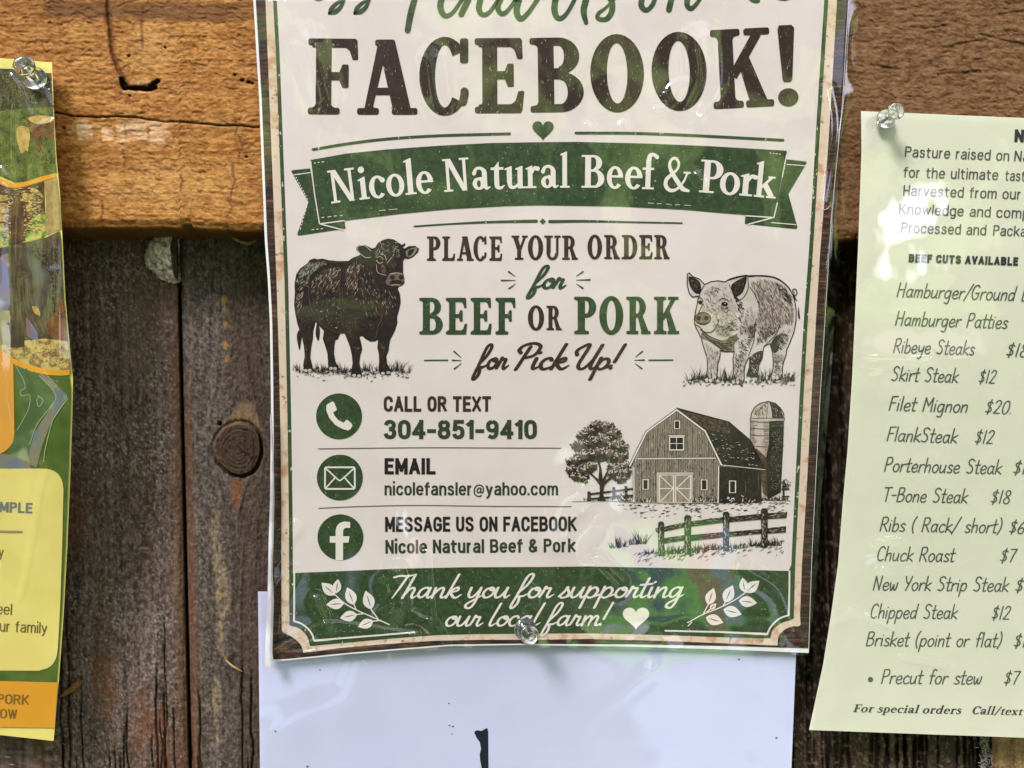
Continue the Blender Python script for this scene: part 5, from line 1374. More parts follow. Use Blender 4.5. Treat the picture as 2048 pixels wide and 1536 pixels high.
HT([(560, 640), (680, 620), (640, 720), (500, 740)], 20, 6, -50, .9, 3, 0, .00010, .2); HT([(400, 330), (520, 320), (540, 400), (420, 420)], 22, 5, -60, 1.1, 0, 0, .0001, .6)
HT([(740, 640), (830, 660), (880, 860), (760, 900)], 34, 7, 62, 1.0, 0, 0, .0001, .2); HT([(300, 500), (420, 540), (480, 660), (300, 620)], 26, 6, 50, .9, 3, 0, .0001, .3)
HT([(580, 930), (760, 860), (740, 960), (600, 980)], 40, 8, -20, 1.4, 1, 0, .00013, .2); HT([(180, 220), (290, 260), (280, 380), (200, 350)], 24, 5, 60, .8, 3, 0, .0001, .3); HT([(690, 260), (830, 230), (780, 400), (700, 420)], 24, 5, -60, .8, 3, 0, .0001, .3)
# face
A.add([z8(circ(330, 690, 92, 72, n=26))], 3, .00012); A.add(stroke(z8(circ(330, 690, 92, 72, n=26) + [(422, 690)]), 1.5, False, False), 0, .00014)
A.add([z8(circ(278, 688, 26, 27, n=14))], 0, .00016); A.add([z8(circ(372, 685, 27, 27, n=14))], 0, .00016)
A.add(stroke(z8([(260, 730), (300, 750), (330, 742), (362, 750), (400, 730)]), 1.2), 0, .00016)
A.add(stroke(z8([(240, 760), (300, 800), (350, 850), (430, 850), (480, 800), (500, 760), (520, 700)]), 1.6), 0, .00015)
A.add([z8(circ(585, 520, 40, 26, n=14))], 0, .00013); A.add([z8(circ(300, 500, 26, 24, n=14))], 0, .00013); A.add([z8(circ(592, 514, 7, 7, n=8))], 2, .00017)
for pts in ([(530, 470), (580, 452), (640, 490)], [(540, 560), (590, 580), (630, 560)], [(550, 580), (600, 620), (635, 590)], [(270, 460), (300, 445), (330, 480)], [(330, 520), (290, 600), (280, 630)],
            [(345, 300), (300, 380), (290, 430)], [(640, 290), (690, 400), (700, 450)], [(860, 200), (865, 330), (810, 440), (740, 480)], [(885, 320), (940, 400), (990, 520), (990, 560)],
            [(960, 690), (940, 850), (930, 960), (870, 1130)], [(1240, 760), (1190, 880), (1060, 1010)], [(300, 820), (420, 905), (560, 960)], [(320, 860), (450, 980), (570, 1070)]):
    A.add(stroke(z8(pts), 1.4), 0, .00014)
A.add(stroke(z8([(1395, 400), (1420, 420), (1442, 390), (1430, 350), (1400, 345), (1390, 370), (1410, 385)]), 2.0), 0, .00008)
A.add(stroke(z8([(1405, 430), (1420, 460), (1445, 480)]), [5, 3, 1]), 0, .00008)
A.add(stroke(z8([(1460, 560), (1462, 640), (1470, 690)]), [1, 4, 3]), 0, .00008)
A.build('pig_drawing', [INK, TAN, HIDE, mat('engraving_grey_brown', (.25, .19, .15), (.16, .11, .085), 700)], poster)
A = Art(POST, .00070)
g = []
for cx, n, h in ((180, 12, 22), (260, 16, 34), (330, 10, 20), (570, 16, 30), (620, 12, 28), (680, 8, 18), (1010, 14, 26), (1080, 14, 30), (1320, 14, 28), (1370, 12, 28)):
    g += tuft(*z8([(cx, 1410 + rg.uniform(-10, 25))])[0], n, h, 8, 1.2, rg)
for i in range(170):
    a, b = z8([(rg.uniform(90, 1420), 1415 + abs(rg.gauss(0, 34)))])[0]
    g += stroke([(a, b), (a + rg.uniform(1, 6), b - rg.uniform(-.5, 3))], rg.uniform(.8, 1.7), False, False)
for cx, cy in ((420, 1425), (740, 1450), (900, 1370), (1190, 1400), (330, 1400), (640, 1420), (1260, 1385)):
    for i in range(24):
        a, b = z8([(cx + rg.gauss(0, 48), cy + rg.gauss(0, 14))])[0]
        g += stroke([(a, b), (a + rg.uniform(-3, 3), b - rg.uniform(1, 5))], rg.uniform(1.2, 2.2), False, False)
A.strokes(g)
for cx, cy in ((375, 1418), (420, 1422), (690, 1440), (740, 1442), (1165, 1388), (1205, 1388)): A.add([z8(circ(cx, cy, 20, 24, n=12))], 1, .00003)
A.build('pig_grass', [INK, HIDE], poster)

# ---- engraved barn, silo, tree and fence
z9 = zm(1120, 790, .24414)
zz_ = z9
BARN = mat('engraving_boards', (0.34, 0.27, 0.21), (0.24, 0.185, 0.14), 700, .4, .6, .6, stretch=(1.6, 1, .4))
SOIL = mat('engraving_soil', (0.60, 0.52, 0.46), (0.70, 0.62, 0.57), 160, .4, .6, .6)
A = Art(POST, .00058)
silo = [(1562, 205), (1836, 205), (1830, 400), (1806, 800), (1790, 850), (1700, 860), (1660, 800), (1640, 560), (1562, 380)]
dome = [(1562, 205), (1568, 150), (1595, 100), (1640, 68), (1705, 52), (1765, 68), (1805, 105), (1832, 150), (1838, 205)]
A.add([z9(silo)], 2); A.add([z9(dome)], 2, .00001)
A.add([z9([(1715, 210), (1832, 210), (1826, 400), (1804, 800), (1700, 860), (1690, 500), (1712, 400)])], 0, .00004)
A.add([z9([(1715, 60), (1770, 72), (1808, 110), (1832, 190), (1740, 190), (1730, 110)])], 0, .00004)
A.add([z9([(1600, 430), (1700, 520), (1720, 860), (1660, 800), (1640, 560)])], 1, .00003)
for i in range(56):
    y_ = 225 + i * 11
    A.strokes([p for p in stroke(z9([(1672 + rg.uniform(-12, 8), y_), (1735, y_ + rg.uniform(-2, 2))]), .8, False, False)], 0, .00005)
    A.strokes([p for p in stroke(z9([(1566, y_), (1566 + rg.uniform(20, 50), y_)]), .7, False, False)] if i < 18 else [], 0, .00005)
HT([(1730, 215), (1828, 215), (1804, 780), (1716, 780)], 130, 2.2, 0, .8, 2, 0, .00008, .3); HT([(1730, 90), (1810, 130), (1825, 185), (1740, 185)], 24, 3, 60, .8, 2, 0, .00008)
HT([(1600, 90), (1700, 70), (1700, 180), (1590, 180)], 34, 7, 80, 1.0, 0, 0, .00006, .1)
for y_ in (205, 275, 330, 420):
    A.add(stroke(z9([(1560, y_ - 6), (1640, y_ + 3), (1740, y_ + 3), (1836, y_ - 6)]), 2.2 if y_ == 205 else 1.1), 0 if y_ != 205 else 3, .00009)
A.add(stroke(z9([(1560, 214), (1640, 222), (1740, 222), (1836, 214)]), 1.0), 0, .0001); A.add(stroke(z9([(1558, 196), (1640, 190), (1740, 190), (1838, 196)]), 1.0), 0, .0001)
A.add(stroke(z9(dome), 1.8, False), 0, .0001); A.add(stroke(z9([(1562, 215), (1560, 370)]), 1.4, False), 0, .0001); A.add(stroke(z9([(1832, 215), (1826, 400), (1806, 800)]), 1.4, False), 0, .0001)
for x_ in (1640, 1700): A.add(stroke(z9([(1705, 56), (x_ + (x_ - 1700) * .1, 120), (x_ - 10, 186)]), .9), 0, .0001)
A.build('silo_drawing', [INK, TAN, PALE, HIDE], poster)
A = Art(POST, .00072)
front = [(602, 590), (712, 308), (957, 126), (1188, 300), (1326, 575), (1300, 886), (605, 882)]
A.add([z9(front)], 1)
A.add([z9([(957, 108), (1385, 220), (1560, 372), (1682, 612), (1326, 576), (1190, 296)])], 0, .00002)
A.add([z9([(1302, 585), (1650, 608), (1652, 880), (1298, 886)])], 0, .00001)
A.add([z9([(965, 120), (1375, 226), (1400, 320), (1210, 285)])], 3, .00004)
HT([(975, 125), (1375, 228), (1400, 320), (1210, 285)], 150, 7, 16, 1.6, 0, 0, .00006, .08)
HT([(1200, 300), (1420, 320), (1560, 390), (1660, 595), (1330, 560)], 110, 6, 12, 1.1, 3, 0, .00006, .15); HT([(1200, 300), (1560, 390), (1660, 595), (1330, 560)], 50, 5, 10, .9, 2, 0, .00007, .2)
for i in range(48):
    x_ = 610 + i * 14.4
    top_ = np.interp(x_, [602, 712, 957, 1188, 1326], [590, 308, 126, 300, 575]) + 14
    for y0_, y1_ in ((top_, 512), (532, 876)):
        if y1_ - y0_ < 20: continue
        A.strokes(stroke(z9([(x_, y0_), (x_ + rg.uniform(-1, 1), y1_)]), rg.uniform(.5, 1.3), False, False), 0, .00004)
HT([(620, 580), (720, 320), (957, 150), (1180, 310), (1300, 580), (1290, 870), (620, 870)], 170, 7, 90, 1.5, 0, 0, .00005, .06); HT([(620, 580), (720, 320), (957, 150), (1180, 310), (1300, 580), (1290, 870), (620, 870)], 130, 7, 90, 1.2, 4, 0, .00006, .06)
HT([(1310, 600), (1640, 620), (1640, 870), (1310, 870)], 70, 4, 80, .9, 3, 0, .00005, .4)
def trim(pts, w, back=1.8):
    A.add(stroke(z9(pts), w + back, False), 0, .00008); A.add(stroke(z9(pts), w, False), 2, .00011)
trim([(572, 580), (710, 302), (957, 122), (1189, 296), (1322, 572)], 3.0, 2.4)
trim([(605, 592), (606, 880)], 2.2); trim([(1299, 588), (1295, 884)], 2.6); trim([(638, 522), (1272, 517)], 2.2)
trim([(1330, 573), (1680, 612)], 1.2, 1)
A.add([z9([(800, 640), (1085, 640), (1085, 884), (800, 884)])], 1, .00009)
for pts in ([(795, 639), (1090, 639)], [(802, 640), (802, 884)], [(1082, 640), (1080, 884)], [(815, 655), (815, 878), (930, 880), (930, 655), (815, 655)], [(947, 655), (947, 880), (1066, 880), (1070, 655), (947, 655)],
            [(820, 660), (928, 765), (820, 876)], [(1066, 660), (952, 765), (1066, 876)], [(815, 766), (925, 766)], [(952, 766), (1066, 766)]): trim(pts, 1.7, 1.4)
def window(x0, y0, x1, y1, w=2.0, panes=False):
    A.add([z9([(x0, y0), (x1, y0), (x1, y1), (x0, y1)])], 0, .00010)
    trim([(x0, y0), (x1, y0), (x1, y1), (x0, y1), (x0, y0)], w)
    if panes:
        trim([((x0 + x1) / 2, y0), ((x0 + x1) / 2, y1)], 1.2, 0); trim([(x0, (y0 + y1) / 2), (x1, (y0 + y1) / 2)], 1.2, 0)
window(898, 345, 1012, 450, 2.2, True); trim([(890, 334), (1020, 334)], 2.0); window(937, 212, 980, 276, 1.8); window(679, 693, 722, 772, 1.8); window(1158, 695, 1204, 776, 1.8); window(1389, 704, 1438, 800, 1.7)
A.add(stroke(z9([(1550, 718), (1520, 718), (1520, 790)]), 1.2, False), 3, .00011); A.add(stroke(z9([(1626, 650), (1626, 770)]), 1.4, False), 3, .00011)
A.add(stroke(z9([(957, 106), (1385, 220), (1560, 370), (1684, 614)]), 1.6, False), 0, .0001)
for i in range(150):
    cx = rg.choice((690, 720, 1120, 1180, 1240, 1340, 1400, 1480, 1560, 1620, 520, 560)) + rg.gauss(0, 26)
    a, b = z9([(cx, 880 - abs(rg.gauss(0, 18)))])[0]
    A.strokes(stroke([(a, b), (a + rg.uniform(-4, 4), b - rg.uniform(1, 6))], rg.uniform(1, 2), False, False), rg.choice((0, 0, 0, 2)), .00014)
A.build('barn_drawing', [INK, BARN, M_LIGHT, TAN, PALE], poster)
A = Art(POST, .00066)
tr = [(308, 868), (328, 810), (325, 740), (280, 680), (235, 640), (250, 635), (315, 690), (322, 600), (300, 520), (320, 530), (340, 610), (350, 690), (385, 620), (400, 560), (410, 570), (372, 700), (420, 665), (430, 675), (365, 740), (352, 800), (360, 850), (385, 868)]
A.add([z9(tr)], 0, .00008)
blobs = [(300, 250, 60), (240, 300, 62), (370, 260, 60), (440, 310, 58), (190, 330, 50), (160, 410, 62), (260, 390, 70), (360, 370, 76), (450, 400, 64), (500, 430, 48), (120, 540, 58), (200, 500, 70), (300, 480, 70),
         (400, 480, 76), (490, 510, 62), (540, 570, 42), (110, 610, 48), (180, 620, 60), (240, 590, 50), (470, 600, 66), (520, 640, 50), (440, 640, 50), (190, 680, 36), (130, 660, 40), (500, 680, 40)]
for cx, cy, r_ in blobs:
    k_ = 11
    p = [(cx + r_ * (1 + .16 * math.cos(k_ * t) + rg.uniform(-.06, .06)) * math.cos(t), cy + r_ * .82 * (1 + .16 * math.cos(k_ * t)) * math.sin(t)) for t in np.linspace(0, 2 * math.pi, 44)[:-1]]
    A.add([z9([(x_ + 3, y_ + 8) for x_, y_ in p])], 1 if cx < 330 else 3, 1e-5 + rg.random() * 1e-5)
for cx, cy, r_ in blobs:
    for i in range(int(r_ * .9)):
        t = rg.uniform(-.6, math.pi + .2)
        q_ = r_ * rg.uniform(.3, 1.12)
        x_, y_ = cx + q_ * math.cos(t), cy + q_ * .82 * math.sin(t)
        a_ = t + rg.gauss(0, .4)
        A.strokes(stroke(z9([(x_, y_), (x_ + 16 * math.cos(a_), y_ + 14 * math.sin(a_)), (x_ + 20 * math.cos(a_ + .7), y_ + 18 * math.sin(a_ + .7))]), rg.uniform(.9, 1.8), True, False, 3), 0, .00004)
    for i in range(int(r_ * .3)):
        t = rg.uniform(math.pi * .9, math.pi * 1.9)
        q_ = r_ * rg.uniform(.2, .9)
        x_, y_ = cx + q_ * math.cos(t), cy + q_ * .82 * math.sin(t)
        A.strokes(stroke(z9([(x_, y_), (x_ + 14 * math.cos(t + .8), y_ + 12 * math.sin(t + .8))]), rg.uniform(1, 2), False, False), 2, .00006)
A.build('tree_drawing', [INK, TAN, HIDE, mat('engraving_brown', (.17, .11, .075))], poster)
A = Art(POST, .00062)
g = []
for i in range(230):                                          # yard marks
    t = rg.random()
    x_, y_ = rg.uniform(350, 1860), 895 + 130 * t * t
    if x_ < 700 - 350 * (1 - t): continue
    a, b = z9([(x_, y_ + .02 * (900 - x_))])[0]
    g += stroke([(a, b), (a + rg.uniform(2, 8), b - rg.uniform(0, 2))], rg.uniform(.6, 1.5), False, False)
for i in range(230):
    x_ = rg.uniform(600, 1830); y_ = 1300 - (x_ - 800) * .09 + abs(rg.gauss(0, 42)) - 10
    a, b = z9([(x_, y_)])[0]
    g += stroke([(a, b), (a + rg.uniform(3, 8), b - rg.uniform(2, 6))], rg.uniform(.6, 1.3), False, False)
for x_, y_, n, h in ((500, 1245, 22, 28), (450, 1255, 12, 16), (660, 1220, 26, 34), (610, 1225, 14, 24), (740, 1300, 10, 18), (900, 1305, 26, 24), (960, 1300, 20, 24), (1100, 1295, 20, 20), (1150, 1280, 14, 22), (1240, 1270, 18, 18), (1300, 1265, 14, 18),
                     (1440, 1260, 18, 20), (1600, 1240, 20, 20), (1730, 1235, 22, 26), (1770, 1235, 18, 24)):
    g += tuft(*z9([(x_, y_)])[0], n, h, 11, 1.3, rg)
for x0_, x1_, y_, n in ((200, 600, 872, 50), (450, 600, 850, 60), (1640, 1880, 868, 60), (1320, 1660, 885, 60)):
    for i in range(n):
        a, b = z9([(rg.uniform(x0_, x1_), y_ - abs(rg.gauss(0, 14)))])[0]
        g += stroke([(a, b), (a + rg.uniform(-4, 4), b - rg.uniform(0, 4))], rg.uniform(.9, 2.2), False, False)
A.strokes(g)
A.add(stroke(z9([(100, 874), (350, 868), (600, 880)]), .9), 0, 3e-5); A.add(stroke(z9([(1660, 862), (1890, 868)]), .9), 0, 3e-5)
A.build('yard_marks', [INK, SOIL], poster)
A = Art(POST, .00070)
for p in ([(848, 1078), (1022, 1044), (1022, 1084), (848, 1120)], [(1072, 1034), (1336, 1000), (1336, 1046), (1072, 1078)], [(1386, 998), (1648, 972), (1648, 1020), (1386, 1042)], [(1700, 968), (1862, 958), (1856, 1008), (1700, 1016)],
          [(852, 1172), (1020, 1148), (1020, 1190), (852, 1218)], [(1072, 1146), (1336, 1122), (1336, 1166), (1072, 1196)], [(1386, 1120), (1648, 1098), (1648, 1136), (1386, 1162)], [(1700, 1090), (1852, 1074), (1850, 1126), (1700, 1136)], [(782, 1092), (808, 1086), (808, 1124), (786, 1122)]):
    A.add([z9(p)])
    HT(p, 16, 8, -8, .8, 1, 0, .00004, .1)
for x0_, x1_, y0_, y1_ in ((803, 853, 1036, 1316), (1018, 1075, 985, 1306), (1334, 1388, 956, 1278), (1646, 1703, 928, 1250)):
    A.add([z9([(x0_, y0_ + 14), (x0_ + 12, y0_), (x1_ - 12, y0_), (x1_, y0_ + 14), (x1_ - 3, y1_), (x0_ + 3, y1_)])], 0, .00003)
    HT([(x0_ + 8, y0_ + 25), (x0_ + 24, y0_ + 25), (x0_ + 24, y1_), (x0_ + 8, y1_)], 24, 7, 90, 1.0, 2, 0, .00006, .08); HT([(x0_ + 20, y0_ + 20), (x1_ - 6, y0_ + 20), (x1_ - 6, y1_), (x0_ + 20, y1_)], 22, 5, 90, .8, 1, 0, .00006, .2)
for p in ([(225, 790), (250, 790), (254, 868), (222, 868)], [(428, 755), (452, 755), (455, 850), (430, 850)], [(528, 745), (550, 745), (552, 800), (530, 800)], [(240, 805), (600, 760), (600, 775), (240, 822)], [(240, 845), (600, 815), (600, 828), (240, 860)],
          [(1815, 765), (1880, 765), (1880, 778), (1815, 778)], [(1815, 825), (1880, 825), (1880, 836), (1815, 836)], [(1824, 740), (1840, 740), (1840, 860), (1824, 860)]):
    A.add([z9(p)], 0, .00003)
for i in range(60):
    a, b = z9([(1848 + rg.gauss(0, 18), 725 + rg.gauss(0, 26))])[0]
    A.strokes(stroke([(a, b), (a + rg.uniform(-3, 3), b + rg.uniform(0, 4))], rg.uniform(1, 2), False, False), 0, .00004)
A.build('fence_drawing', [INK, PALE, HIDE], poster)

# footer writing, sprigs, heart
A = Art(POST, .00060)
text(A, 'script', 'Thank you for supporting', 783, 1368, 1196, 1195, 46, w=8.6, sag=0)
text(A, 'script', 'our local farm!', 890, 1229, 1252.5, 1251, 44, w=8.6)
A.build('footer_lettering', [M_LIGHT], poster)
A = Art(POST, .00060)
A.add([heart(1272, 1235, 53, 45)])
A.build('footer_heart', [M_LIGHT], poster)
def leaf(z, b, t, wd=.30):
    dx, dy = t[0] - b[0], t[1] - b[1]
    o, i_ = [], []
    for s_ in (1, -1):
        for k in range(9):
            u = k / 8 if s_ == 1 else 1 - k / 8
            h_ = s_ * wd * math.sin(math.pi * u ** .85)
            o.append((b[0] + dx * u - dy * h_, b[1] + dy * u + dx * h_))
    A.add([z(o)])
    A.add(stroke(z([(b[0] + dx * .18, b[1] + dy * .18), (b[0] + dx * .5, b[1] + dy * .5), (b[0] + dx * .74, b[1] + dy * .74)]), [.8, 2.0, .6], False, False), 1, .00006)
for z, stems, leaves in ((zA, ([(575, 322), (640, 380), (730, 432), (840, 480), (965, 536)], [(712, 392), (726, 428)], [(835, 428), (885, 496)], [(735, 463), (775, 458)], [(850, 512), (905, 505)]),
                          (((575, 325), (478, 235)), ((582, 312), (597, 208)), ((712, 395), (662, 268)), ((640, 384), (512, 393)), ((836, 428), (795, 292)), ((735, 462), (610, 490)), ((850, 510), (740, 553)))),
                         (zB, ([(1076, 496), (1180, 440), (1290, 396), (1400, 340), (1470, 290)], [(1215, 375), (1180, 442)], [(1330, 360), (1318, 382)], [(1228, 405), (1205, 425)], [(1080, 518), (1105, 492)]),
                          (((1215, 375), (1255, 260)), ((1330, 360), (1385, 240)), ((1468, 290), (1450, 188)), ((1470, 290), (1566, 210)), ((1425, 345), (1550, 362)), ((1320, 405), (1445, 440)), ((1200, 460), (1320, 496)), ((1228, 405), (1272, 365))))):
    A = Art(POST, .00060)
    for s_ in stems: A.add(stroke(z(s_), 2.2))
    for b_, t_ in leaves: leaf(z, b_, t_)
    A.build('leaf_sprig', [M_LIGHT, M_GREEN], poster)

# clear sleeve over it: a wavy film with creases, wider than the paper on the right
FILM = film_mat('clear_film')
def creases(X, Y, lst):
    D = np.zeros(X.shape)
    for pts, w, h in lst:
        D += h * np.exp(-(dist_poly(X, Y, catmull(pts, 5)) / w) ** 2)
    return D
x, y = sheet_grid(LE, RS, -180, lambda v: PB(v) + 5, 420, 520)
fold = [([(590, 1045), (560, 1075), (545, 1120)], 6.25, 0.00165), ([(853, 1105), (856, 1160), (862, 1220), (866, 1250), (893, 1290)], 5, 0.00146), ([(550, 1300), (600, 1275), (650, 1248), (720, 1252), (820, 1268)], 5, 0.00146),
        ([(548, 1310), (640, 1306), (740, 1298), (800, 1290), (828, 1270)], 9, 0.00122), ([(805, 1210), (840, 1235), (870, 1246), (893, 1285)], 5, 0.00146), ([(555, 1270), (562, 1200), (585, 1150)], 7.5, 0.00128),
        ([(630, 1200), (640, 1225), (655, 1260)], 10, 0.00182), ([(768, 1170), (772, 1185)], 12.5, 0.00182), ([(790, 1150), (800, 1200), (775, 1235)], 15, 0.00219), ([(1155, 985), (1120, 1010), (1100, 1060)], 30, 0.00220),
        ([(1180, 1050), (1150, 1090), (1160, 1130)], 26, 0.00180), ([(1330, 190), (1345, 168), (1372, 160)], 5, 0.00081), ([(1310, 218), (1325, 216)], 5, 0.00081), ([(1240, 252), (1244, 246)], 6.25, 0.00108), ([(1180, 255), (1175, 250)], 6.25, 0.00081),
        ([(1395, 350), (1402, 362)], 7.5, 0.00122), ([(1060, 1180), (1066, 1200)], 7.5, 0.00108), ([(1190, 1130), (1235, 1175)], 16, 0.00120), ([(1500, 1140), (1560, 1180), (1590, 1260)], 18, 0.00100), ([(1650, 180), (1660, 260), (1640, 400)], 12.5, 0.00068),
        ([(860, 120), (870, 190), (880, 215)], 22, 0.00090), ([(620, 90), (640, 160), (650, 200)], 30, 0.00100), ([(1400, 80), (1405, 160), (1380, 220)], 26, 0.00100)]
D = 0.0016 + creases(x, y, fold) + 0.0012 * (fbm(x / 210, y / 260, 300, 2) - .5) + 0.00007 * (fbm(x / 50, y / 60, 301, 2) - .5)
D += 0.0010 * sstep(1230, 1320, y) * (fbm(x / 60, y / 60, 302, 2))
xx = x[:, -1]
flap = sstep(0, 60, x - RW(y))
D += flap * 0.0022 * np.sin(y / 90.0 + 1.2 * np.sin(y / 170))
D -= np.clip(x - RW(y), 0, None) * 0.2e-3 * 0.17
D = np.where(x < RW(y), np.maximum(D, 0.0010), np.maximum(D, -0.0018))
me = sheet_mesh(POST, x, y, D)
o = link('clear_sleeve', me, poster, [FILM], True)
# welded left edge of the sleeve: a narrow milky strip
A_ = lambda dx0, dx1, y0, y1: None
ys = np.arange(830, 1336, 6.0)
wv = np.interp(ys, [830, 900, 1000, 1080, 1140, 1200, 1300, 1335], [3, 6, 9, 10, 9, 13, 15, 20])
xl = LE(ys) + np.interp(ys, [830, 1040, 1200, 1335], [0, 0, 1, 0])
g2 = np.stack([np.stack([xl + wv * t for t in (0, .33, .66, 1)], 1), np.stack([ys] * 4, 1)], -1)
off = np.array([.0022, .0034, .0034, .0026])[None, :] + 0.0006 * fbm(ys / 30, ys * 0 + 2.2, 9, 3)[:, None]
P = POST.P(g2[..., 0], g2[..., 1], off)
milk = mat('milky_plastic', (0.72, 0.71, 0.75), (0.5, 0.48, 0.52), 160, .42, .6, .12, .6, stretch=(1, 1, .4), detail=5)
link('sleeve_weld', grid_mesh(P), poster, [milk], True)
# ------------------------------------------------------------------ blank white sheet under the poster
WS = Sheet(lambda x, y: 0.0088 + 0.0010 * sstep(1180, 1500, y) - 0.0005 * np.sin(x / 170.0))
wsheet = thing('white_sheet', pt(1055, 1540, 0.009), 'white paper sheet pinned below the cream poster, with a black marker stroke', 'paper')
WL = ip([1100, 1183, 1536, 1900], [515.5, 516, 520, 526]); WRR = ip([1100, 1310, 1536, 1900], [1597, 1592, 1583, 1570])
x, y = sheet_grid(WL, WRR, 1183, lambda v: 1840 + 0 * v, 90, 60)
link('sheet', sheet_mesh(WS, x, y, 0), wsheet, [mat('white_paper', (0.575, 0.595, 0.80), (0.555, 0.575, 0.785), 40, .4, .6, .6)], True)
A = Art(WS, .00015)
zW = zm(500, 1300, .5664)
A.add([zW([(792, 292), (795, 286), (804, 283), (816, 286), (838, 275), (841, 290), (842, 417), (846, 640), (822, 640), (818, 417), (813, 392), (811, 370), (816, 347), (811, 325), (800, 310)])])
A.build('marker_stroke', [mat('marker_ink', (0.012, 0.013, 0.026), rough=.5)], wsheet)
for px_, py_, r_ in ((640, 1340, 1.8), (551, 1463, 2.2), (898, 1407, 2.0), (899, 1451, 2.0), (906, 1453, 2.3), (904, 1468, 1.6), (1478, 1319, 2.6), (1553, 1476, 2.8), (615, 1533, 2.6)):
    A = Art(WS, .00015)
    A.add([circ(px_, py_, r_, r_ * .8, n=8)])
    A.build('dirt_speck', [mat('dirt', (.12, .09, .07))], wsheet)
x, y = sheet_grid(lambda v: WL(v) + 0.5, lambda v: WRR(v) - .5, 1184, lambda v: 1839 + 0 * v, 260, 150)
D = 0.0010 + 0.0008 * (fbm(x / 170, y / 130, 400, 2) - .5) + creases(x, y, [([(1165, 1478), (1205, 1430), (1300, 1350)], 26, .0003), ([(520, 1490), (600, 1440), (690, 1400), (725, 1330)], 40, .0007)])
link('film', sheet_mesh(WS, x, y, np.maximum(D, .0005)), wsheet, [FILM], True)

# ------------------------------------------------------------------ price list on the right
MENU = Sheet(lambda x, y: -0.0036 + 0.0125 * sstep(500, 1500, y) - 0.0035 * sstep(900, 1500, y) * sstep(1850, 1620, x) + 0.0004 * np.sin(x / 120.0))
ML = ip([150, 222, 300, 500, 760, 900, 1000, 1130, 1230, 1330, 1460], [1723, 1722, 1723, 1716, 1704, 1695, 1686, 1676, 1662, 1646, 1618])
mt = lambda v: 222 + (v - 1722) * .043
mb = lambda v: 1460 + (v - 1618) * .036
menu = thing('price_list', pt(2160, 840, 0.003), 'pale yellow-green price list of steaks in handwritten lettering, at the right', 'notice')
def menu_grid(nu, nv, e=0.0):
    u = np.linspace(0, 1, nu)[None, :]; v = np.linspace(0, 1, nv)[:, None]
    yy = 222 + 1240 * v + 0 * u
    for _ in range(4):
        xr = 2830 - .06 * (yy - 222)
        xx_ = (ML(np.clip(yy - (.04 * u * 1000), 150, 1460)) + e) * (1 - u) + xr * u
        yy = (mt(xx_) + e) * (1 - v) + (mb(xx_) - e) * v
    return xx_, yy
x, y = menu_grid(110, 120)
link('sheet', sheet_mesh(MENU, x, y, 0), menu, [mat('menu_paper', (0.715, 0.72, 0.56), (0.695, 0.70, 0.54), 60, .4, .6, .65)], True)
MINK = mat('menu_ink', (0.065, 0.075, 0.07), (0.085, 0.095, 0.085), 500, rough=.6)
A = Art(MENU, .00018)
def mtext(s, x0, y0, x1, y1, cap, w=8.5, font='hand', bold=0.0, shear=0.06, track=3.0):
    text(A, font, s, x0, x1, y0, y1, cap, w=w, bold=bold, shear=shear, track=track)
HITEMS = [('Hamburger/Ground Beef', 1793, 593, 2104, 604), ('Hamburger Patties', 1790, 650, 2016, 657), ('Ribeye Steaks', 1786, 705, 1949.5, 710), ('$18', 2012, 712, 2056, 714), ('Skirt Steak', 1782, 761, 1917, 765), ('$12', 1957, 765.5, 1992, 767),
          ('Filet Mignon', 1777, 820.5, 1935, 825), ('$20.', 1970, 826, 2022, 828), ('FlankSteak', 1773, 881.5, 1915.5, 886), ('$12', 1949.5, 886, 1988, 887.5), ('Porterhouse Steak', 1768, 942.5, 2004, 948), ('$18', 2026, 947.5, 2070, 949),
          ('T-Bone Steak', 1767.5, 1002.5, 1936, 1006), ('$18', 1981, 1006, 2021, 1007.5), ('Ribs ( Rack/ short)', 1759, 1062, 2004, 1066), ('$6', 2018, 1066, 2050, 1067.5), ('Chuck Roast', 1754, 1121, 1911, 1123.5), ('$7', 2000, 1123.5, 2034, 1124.5),
          ('New York Strip Steak', 1745.5, 1180, 2018, 1183), ('$18', 2030, 1183, 2074, 1184), ('Chipped Steak', 1741, 1236, 1915.5, 1237.5), ('$12', 1983, 1238, 2021, 1239), ('Brisket (point or flat)', 1731.5, 1291.5, 2004, 1294), ('$18', 2027, 1294, 2070, 1295),
          ('Precut for stew', 1762, 1367, 1964, 1368.5), ('$7', 2007.5, 1368, 2040.5, 1369)]
for s, x0, y0, x1, y1 in HITEMS: mtext(s, x0, y0, x1, y1, 28 if '$' not in s else 26, 8.3)
A.add([circ(1741, 1359, 5.2, n=16)])
A.build('item_lettering', [MINK], menu)
A = Art(MENU, .00018)
for s, x0, y0, x1, y1 in (('Pasture raised on', 1809.5, 313.5, 2018, 322), ('Na', 2028, 322, 2058, 323.5), ('for the ultimate', 1806.5, 354.5, 1996, 360), ('taste', 2010, 361, 2062, 363), ('Harvested from our', 1806, 391, 2040.5, 399), ('Knowledge and', 1797, 428, 1981, 434.5),
                          ('comp', 1992, 435, 2058, 437), ('Processed and', 1802, 465.5, 1972, 470.5), ('Packa', 1986, 471, 2052, 473)):
    mtext(s, x0, y0, x1, y1, 21, font='sans', w=10.5, shear=.05, track=2)
A.build('paragraph_lettering', [MINK], menu)
MBLK = mat('menu_black', (0.03, 0.035, 0.04), rough=.6)
A = Art(MENU, .00018)
mtext('BEEF CUTS AVAILABLE', 1817, 524.5, 2036, 531.5, 17, font='sans', w=26, shear=.04)
A.build('subheading_lettering', [MBLK], menu)
A = Art(MENU, .00018)
